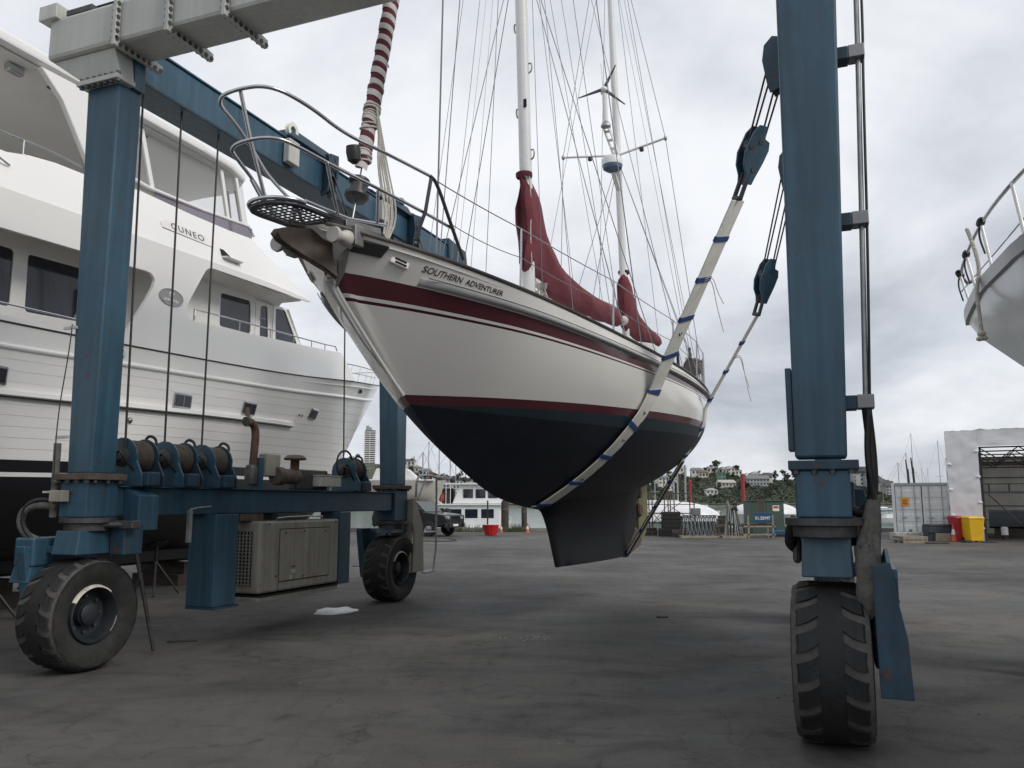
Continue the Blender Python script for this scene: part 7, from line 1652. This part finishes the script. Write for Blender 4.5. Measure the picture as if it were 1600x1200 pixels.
SKY = [(u, v + 5) for u, v in SKY]
YR, YS = 680.0, 560.0
def ridge_h(x):      # ridge height above the eye for world x
    u = 800 + 1280 * x / YR; return 1.65 + YR * (785 - smoothi(u, SKY)) / 1280 * .99
def hill_z(x, y):
    hr = ridge_h(x); t = (y - YS) / (YR - YS)
    if t < 0: return -2
    if t <= 1: z = lerp(0.3, hr, (t ** .8 if t > 0 else 0))
    else: z = hr * max(0, 1 - (t - 1) * .8)
    return z + mnoise.noise(Vector((x * .02, y * .02, 0))) * 1.6 * min(1, t * 4)
rows = []
for j in range(26):
    y = lerp(YS, YR + 150, j / 25); rows.append([(x, y, hill_z(x, y)) for x in [-1050 + 2300 * i / 150 for i in range(151)]])
MB().grid(rows).build('hillside', 'hill_scrub', None, smooth=80)['kind'] = 'structure'
rows = [[(x, YS - 4 + 6 * k, -2.5 + 3.2 * k + mnoise.noise(Vector((x * .1, k, 0))) * .4) for x in [-1050 + 2300 * i / 200 for i in range(201)]] for k in (0, .5, 1, 1.2)]
MB().grid(rows).build('rocky_shore', 'shore_rock', None)['kind'] = 'structure'
# tree kinds: trunk with limbs and a crown of leaf clumps
def crown_mesh(rnd, n, rx, rz, zc, leaf, flat=0.0, lobes=6):
    mb = MB(); cs = []
    for k in range(lobes):
        a = rnd.uniform(0, 2 * pi); r = rnd.uniform(.2, .75); cs.append((cos(a) * rx * r, sin(a) * rx * r, zc + rnd.uniform(-.7, .8) * rz, rnd.uniform(.35, .6)))
    for k in range(n):
        c = rnd.choice(cs); v = Vector((rnd.gauss(0, 1), rnd.gauss(0, 1), rnd.gauss(0, 1))).normalized() * (rnd.random() ** .4)
        p = Vector((c[0] + v.x * rx * c[3], c[1] + v.y * rx * c[3], c[2] + v.z * rz * c[3] * (1 - flat)))
        n1_ = Vector((rnd.gauss(0, 1), rnd.gauss(0, 1), rnd.gauss(0, .7) + .4)).normalized(); a_, b_ = frame_of(n1_); s = leaf * rnd.uniform(.6, 1.3)
        mb.add([p + a_ * s, p + b_ * s * .8, p - a_ * s * .9, p - b_ * s * .7 + n1_ * s * .3], [(0, 1, 2, 3)])
    return mb
kinds = []
rnd = random.Random(77)
for k in range(8):
    broad = k in (1, 5); conical = k in (3,); rx = 4.2 if broad else (1.8 if conical else 3.0); rz = 2.2 if broad else (4.2 if conical else 2.8); zc = 6.2 if broad else (5.0 if conical else 4.6)
    tr_ = thing('tree', 'far tree', 'tree', (0, 0, -50))
    tk = MB().tube([(0, 0, -.5), (.1, 0, zc * .5), (.0, .1, zc)], [.32, .24, .10], 6)
    for q in range(4):
        a = q * 1.7 + k; tk.tube([(0.05, 0, zc * .55), (cos(a) * rx * .5, sin(a) * rx * .5, zc + .2 * rz)], [.14, .05], 5)
    tk.build('trunk', 'bark', tr_, smooth=60); crown_mesh(rnd, 320, rx, rz, zc, .48 if not broad else .55, lobes=10 if broad else 8).build('crown', 'leaf_%d' % (k % 4), tr_, fixn=False)
    kinds.append(tr_)
LAB = {0: 'rounded dark green tree on the far hillside', 1: 'broad spreading tree with flat dark crown on the far hill', 2: 'rounded blackish green tree on the far hillside', 3: 'narrow olive tree on the far hillside', 4: 'dark green bushy tree with loose crown on the far hill', 5: 'broad mid green spreading tree on the far hill', 6: 'blackish green bushy tree on the far hill', 7: 'pale olive bushy tree on the far hillside'}
used = set()
def put_tree(k, x, y, s, lab=None):
    o = kinds[k] if k not in used else copy_tree(kinds[k]); used.add(k)
    o.location = (x, y, hill_z(x, y) - .3 if y > YS else 0); o.rotation_euler = (0, 0, rnd.uniform(0, 6)); o.scale = (s, s, s * rnd.uniform(.85, 1.15)); o['label'] = lab or LAB[k]; o['group'] = 'trees on the far shore'
VIS = [(505, 560), (628, 760), (1005, 1245), (1328, 1480)]
def vis_u():
    a, b_ = rnd.choices(VIS, weights=[30, 90, 250, 110])[0]; return rnd.uniform(a, b_)
for k in range(125):
    y = YS + 6 + (YR + 6 - YS) * (rnd.random() ** .8); u = vis_u(); x = (u - 800) / 1280 * y; put_tree(rnd.choice([0, 0, 1, 2, 2, 3, 4, 4, 5, 6, 6, 7]), x, y, rnd.uniform(.42, .85))
for (u, s, k) in ((1118, 1.25, 1), (1106, 1.0, 5), (1146, 1.0, 1), (1096, .9, 2), (1084, 1.0, 0), (645, 1.3, 3), (640, 1.1, 0), (1180, 1.0, 6), (1205, 1.2, 4), (1222, 1.3, 2), (1238, 1.3, 6), (1195, 1.0, 0), (1338, 1.2, 2), (1331, 1.2, 6), (558, 1.1, 2), (548, 1.2, 0)): tt_ = put_tree(k, (u - 800) / 1280 * YR, YR - 3, s, {1118: 'large spreading tree on the skyline above the green roofed house', 645: 'tall narrow tree on the skyline just right of the far left column'}.get(u))
# undergrowth that reads as one mass
mb = crown_mesh(random.Random(5), 10, 1, 1, 0, .1)
mb = MB(); r5 = random.Random(15)
VIS2 = VIS + [(-250, 1850)]
for k in range(24000):
    y = YS + 2 + (YR + 2 - YS) * r5.random(); a, b_ = r5.choices(VIS2, weights=[20, 120, 260, 150, 330])[0]; x = (r5.uniform(a, b_) - 800) / 1280 * y
    p = Vector((x, y, hill_z(x, y) + r5.random() * 1.0)); n1_ = Vector((r5.gauss(0, 1), r5.gauss(0, 1) - .5, r5.gauss(0, .7) + .5)).normalized(); a_, b2 = frame_of(n1_); s = r5.uniform(.5, 1.2)
    mb.add([p + a_ * s, p + b2 * s * .8, p - a_ * s, p - b2 * s * .8], [(0, 1, 2, 3)])
tag(mb.build('hillside_scrub', 'leaf_0', None, fixn=False), 'dense low scrub covering the far hillside', 'scrub', kind='stuff')
# houses
def house(label, u, v, w, hgt, dep, wall, roof, style='gable', Y=None, rz=0.0, floors=1, nm='house'):
    y = Y if Y else lerp(YS + 10, YR - 6, max(0, min(1, (783 - v) / 42))); x = (u - 800) / 1280 * y
    z = hill_z(x, y) - 1.0 if Y is None else 0
    if Y is None: z = max(at(u, v, y).z - 1.0, hill_z(x, y) - .2)
    h_ = thing(nm, label, 'house' if nm == 'house' else 'building', (x, y, z), rz, 'houses on the far shore')
    zt = 1.0 + hgt
    wl = MB().bx(-w / 2, w / 2, 0, dep, -4, zt).build('wall', wall, h_)
    if style == 'gable':
        rh = w * .22; MB().add([(-w / 2 - .4, -.5, zt), (w / 2 + .4, -.5, zt), (0, -.5, zt + rh), (-w / 2 - .4, dep + .5, zt), (w / 2 + .4, dep + .5, zt), (0, dep + .5, zt + rh)], [(0, 1, 2), (3, 5, 4), (0, 2, 5, 3), (1, 4, 5, 2)]).build('roof', roof, h_)
        MB().add([(-w / 2 + .2, -.52, zt + .02), (w / 2 - .2, -.52, zt + .02), (0, -.52, zt + rh * .85)], [(0, 1, 2)]).build('gable', wall, h_, solid=.03)
    elif style == 'side':
        rh = dep * .28; MB().add([(-w / 2 - .4, -.6, zt), (w / 2 + .4, -.6, zt), (w / 2 - .6, dep / 2, zt + rh), (-w / 2 + .6, dep / 2, zt + rh), (-w / 2 - .4, dep + .6, zt), (w / 2 + .4, dep + .6, zt)], [(0, 1, 2, 3), (3, 2, 5, 4), (0, 3, 4), (1, 5, 2)]).build('roof', roof, h_)
    else: MB().bx(-w / 2 - .3, w / 2 + .3, -.4, dep + .3, zt, zt + .35).build('roof', roof, h_)
    for f_ in range(floors):
        n = max(2, int(w / 2.4)); fh = hgt / floors
        for k in range(n):
            xa = -w / 2 + w * (k + .22) / n; xb = -w / 2 + w * (k + .78) / n; za = 1.0 + fh * f_ + fh * .3; zb = 1.0 + fh * f_ + fh * .8
            o = MB().bx(xa, xb, -.06, -.01, za, zb).build('window', 'far_glass', h_)
    return h_
H_ = [
 ('white gabled house on the skyline left of the broad tree', 1112, 741, 9, 4, 8, 'wall_white', 'roof_dark', 'gable'), ('cream house below the ridge right of the broad tree', 1128, 745, 10, 4, 8, 'wall_cream', 'roof_grey', 'gable'),
 ('white two storey gabled house on the ridge above the red pile', 1138, 744, 9, 5, 8, 'wall_white', 'roof_dark', 'gable'), ('white flat roofed house beside the ridge gable', 1150, 743, 8, 4, 7, 'wall_white', 'roof_pale', 'flat'),
 ('low white house at the left end of the ridge', 1088, 742, 9, 4, 7, 'wall_white', 'roof_grey', 'side'), ('white terrace house on the left slope', 1098, 746, 8, 4, 7, 'wall_cream', 'roof_rust', 'side'),
 ('house with red brown roof behind the masts', 1064, 739, 8, 4, 7, 'wall_white', 'roof_rust', 'gable'), ('white house hidden among trees on the right ridge', 1178, 748, 8, 4, 7, 'wall_white', 'roof_grey', 'gable'), ('small cream house far right on the ridge', 1198, 749, 7, 3.5, 7, 'wall_cream', 'roof_dark', 'side'),
 ('green roofed tower house in the trees', 1126, 757, 6, 7, 6, 'roof_green', 'roof_green', 'flat'), ('pale brown hipped roof house low on the slope', 1134, 766, 13, 3, 8, 'wall_cream', 'roof_pale', 'side'), ('wide grey metal roofed hall low on the right slope', 1182, 764, 17, 5, 10, 'wall_grey', 'roof_grey', 'side'),
 ('white boatshed near the shore left of the pile', 1110, 778, 8, 3, 6, 'wall_white', 'roof_pale', 'gable'), ('small white cottage by the shore', 1046, 768, 6, 4, 6, 'wall_white', 'roof_dark', 'gable'), ('white house half way up behind the scaffold', 1036, 757, 8, 5, 7, 'wall_white', 'roof_grey', 'side'), ('cream house high behind the scaffold', 1022, 750, 9, 5, 7, 'wall_cream', 'roof_dark', 'flat'), ('white house under the yacht stern', 1050, 752, 8, 5, 7, 'wall_white', 'roof_grey', 'gable'),
 ('white house on the left hill beside the far column', 640, 728, 9, 4, 7, 'wall_white', 'roof_dark', 'side'), ('cream house on the left hill', 652, 738, 8, 4, 7, 'wall_cream', 'roof_grey', 'gable'), ('white house lower on the left hill', 664, 746, 9, 4, 7, 'wall_white', 'roof_grey', 'side'), ('brick house on the left hill', 676, 752, 8, 4, 7, 'wall_brick', 'roof_dark', 'gable'), ('white flat roofed house on the left hill', 686, 758, 10, 5, 7, 'wall_white', 'roof_pale', 'flat'), ('grey house on the left hill behind the marina masts', 700, 762, 9, 5, 7, 'wall_grey', 'roof_dark', 'side'), ('white apartment house behind the marina', 716, 766, 13, 6, 8, 'wall_white', 'roof_grey', 'flat'), ('cream house behind the marina, right of the apartment house', 736, 766, 9, 5, 7, 'wall_cream', 'roof_rust', 'gable'), ('white house behind the marina above the ferry', 752, 768, 9, 5, 7, 'wall_white', 'roof_dark', 'side'), ('long low white shed by the marina shore', 730, 778, 16, 3, 6, 'wall_white', 'roof_pale', 'side'), ('low grey boatshed on the marina shore', 690, 776, 12, 3, 6, 'wall_grey', 'roof_grey', 'side'), ('small white boatshed on the left shore', 655, 770, 9, 3, 6, 'wall_white', 'roof_grey', 'gable')]
for h in H_: house(h[0], *h[1:8], style=h[8], floors=2 if h[4] >= 5 else 1)
# stepped apartment blocks down the right slope
for i, (u, v, w, hg, wall) in enumerate(((1340, 756, 9, 9, 'wall_grey'), (1349, 762, 8, 9, 'wall_white'), (1357, 764, 8, 9, 'wall_grey'), (1365, 768, 8, 8, 'wall_white'), (1373, 772, 8, 7, 'wall_grey'), (1381, 775, 8, 7, 'wall_cream'), (1388, 778, 8, 6, 'wall_grey'))):
    house(['topmost', 'second', 'third', 'fourth', 'fifth', 'sixth', 'lowest'][i] + ' of the apartment blocks stepping down the slope behind the right column', u, v, w, hg, 8, wall, 'roof_dark', style='side', floors=3, nm='apartment_block')
# apartment tower
ty = 900.0; tx = (578 - 800) / 1280 * ty; tz = at(578, 716, ty).z - 20
tw = thing('apartment_tower', 'tall grey apartment tower with ribbed balconies on the left skyline', 'tower', (tx, ty, tz), .1)
th_ = at(578, 672, ty).z - tz
core = MB().bx(-5.5, 5.5, 0, 11, 0, th_).build('wall', 'wall_grey', tw)
for k in range(16):
    z = th_ - 2.6 - k * 2.35
    if z < 0: break
    MB().bx(-6.4, 6.4, -1.2, .0, z, z + .95).build('balcony', 'wall_white', tw); MB().bx(-5.3, 5.3, -.05, -.005, z + 1.0, z + 2.2).build('window', 'far_glass', tw)
for x in (-6.3, -.3, 5.9): MB().bx(x, x + .5, -1.25, 0, 0, th_ - 1.5).build('fin', 'wall_white', tw)
MB().bx(-4.8, 1.5, 1, 8, th_, th_ + 3.2).build('plant_room', 'wall_grey', tw); MB().bx(-4.4, -1.5, 1, 6, th_ + 3.2, th_ + 5.0).build('lift_head', 'wall_grey', tw)
# moored boats with masts
def sail_boat(label, u, y, L_, mast_h, m='launch_white', mm='galv', cover=None):
    o = thing('moored_boat', label, 'boat', (gx(u, y), y, -1.6), rnd.uniform(-.5, .5), 'boats moored in the marina')
    rows = []
    for (z, k_) in ((-.1, .55), (.4, .85), (1.05, 1.0)):
        rows.append([((i / 12 - .5) * L_ * (1 if z > .5 else .93), -k_ * L_ * .15 * sin(pi * (.08 + .92 * (1 - abs(i / 12 - .45) / .55))) if False else -k_ * L_ * .15 * (1 - abs(2 * i / 12 - .9) ** 2.2 if abs(2 * i / 12 - .9) < 1 else 0), z) for i in range(13)])
    hb = MB().grid(rows); hb.grid([[(a, -b_, c_) for a, b_, c_ in r] for r in rows]); hb.add(rows[-1] + [(a, -b_, c_) for a, b_, c_ in reversed(rows[-1])], [tuple(range(26))]); hb.build('hull', m, o)
    MB().hexa([(-L_ * .2, -L_ * .08, 1.05), (L_ * .2, -L_ * .08, 1.05), (L_ * .2, L_ * .08, 1.05), (-L_ * .2, L_ * .08, 1.05), (-L_ * .17, -L_ * .065, 1.6), (L_ * .13, -L_ * .065, 1.5), (L_ * .13, L_ * .065, 1.5), (-L_ * .17, L_ * .065, 1.6)]).build('cabin', m, o)
    if mast_h:
        mt_ = MB().tube([(L_ * .08, 0, 1.05), (L_ * .08, 0, mast_h)], [.075, .05], 6).build('mast', mm, o); MB().tube([(L_ * .08, -.9, mast_h * .55), (L_ * .08, .9, mast_h * .55)], .03, 5).build('spreader', mm, mt_)
        MB().tube([(L_ * .08, 0, 2.1), (-L_ * .34, 0, 2.0)], .11 if cover else .06, 6).build('boom', cover or mm, o)
        for e in (L_ * .48, -L_ * .48): MB().tube([(e, 0, 1.1), (L_ * .08, 0, mast_h)], .012, 4).build('stay', 'wire_rope', o)
    else: MB().bx(-L_ * .15, L_ * .1, -L_ * .07, L_ * .07, 1.5, 2.6).build('wheelhouse', m, o, bevel=.05)
    return o
Bs = [(675, 75, 9, 9.5, 'white sailing boat with tall mast behind the hoist ladder'), (692, 90, 10, 9, 'white sailing boat with bare mast left of the ferry'), (704, 110, 9, 9, 'small masted boat behind the ferry bow'), (716, 82, 9, 7.0, 'masted boat directly behind the ferry mast'), (729, 120, 10, 9, 'distant masted boat above the ferry'), (742, 100, 9, 6, 'masted boat behind the ferry wheelhouse'), (758, 130, 9, 7, 'distant masted boat right of the ferry'), (648, 70, 8, 7.5, 'masted boat beside the far left column'), (660, 105, 9, 11, 'distant tall masted boat behind the beige launch'), (638, 120, 9, 10, 'distant masted boat at the edge of the far column'),
      (1015, 90, 9, 8, 'masted boat seen through the scaffold'), (1090, 120, 10, 0, 'white motor boat moored beyond the props'), (1100, 220, 9, 0, 'small white motor boat far across the water'), (1360, 300, 12, 0, 'far white motor boat below the apartment blocks'), (1378, 330, 12, 14, 'far masted boat below the lowest apartment block'), (1345, 260, 10, 0, 'far white launch right of the right column'),
      (1399, 120, 9, 9, 'masted boat showing over the container left edge'), (1412, 130, 10, 11, 'masted boat showing over the container'), (1424, 140, 10, 15.0, 'tall masted boat in the middle over the container'), (1466, 150, 11, 14.5, 'tall masted boat over the container right end'), (1479, 200, 10, 14, 'distant masted boat beside the wrapped shed'), (1440, 210, 9, 12, 'distant masted boat over the container doors'), (1450, 260, 9, 14, 'farthest masted boat over the container')]
for (u, y, L_, mh, lab) in Bs: sail_boat(lab, u, y, L_, mh, cover='sign_blue' if len(lab) % 3 == 0 else None)
for (u, v, lab) in ((1417, 718, 'left of the two dark spars above the container'), (1425, 715, 'right of the two dark spars above the container')):
    p = at(u, v, 66); o = thing('dark_spar', lab, 'spar', (p.x, 66, -1.6), 0, 'dark spars'); MB().tube([(0, 0, -1), (0.15, 0, p.z * .6), (-.1, 0, p.z + 1.6)], [.13, .11, .05], 8).build('shaft', 'pile_dark', o); MB().tube([(.3, 0, -1), (.05, 0, p.z * .85 + 1.6)], .04, 6).build('guy', 'pile_dark', o)
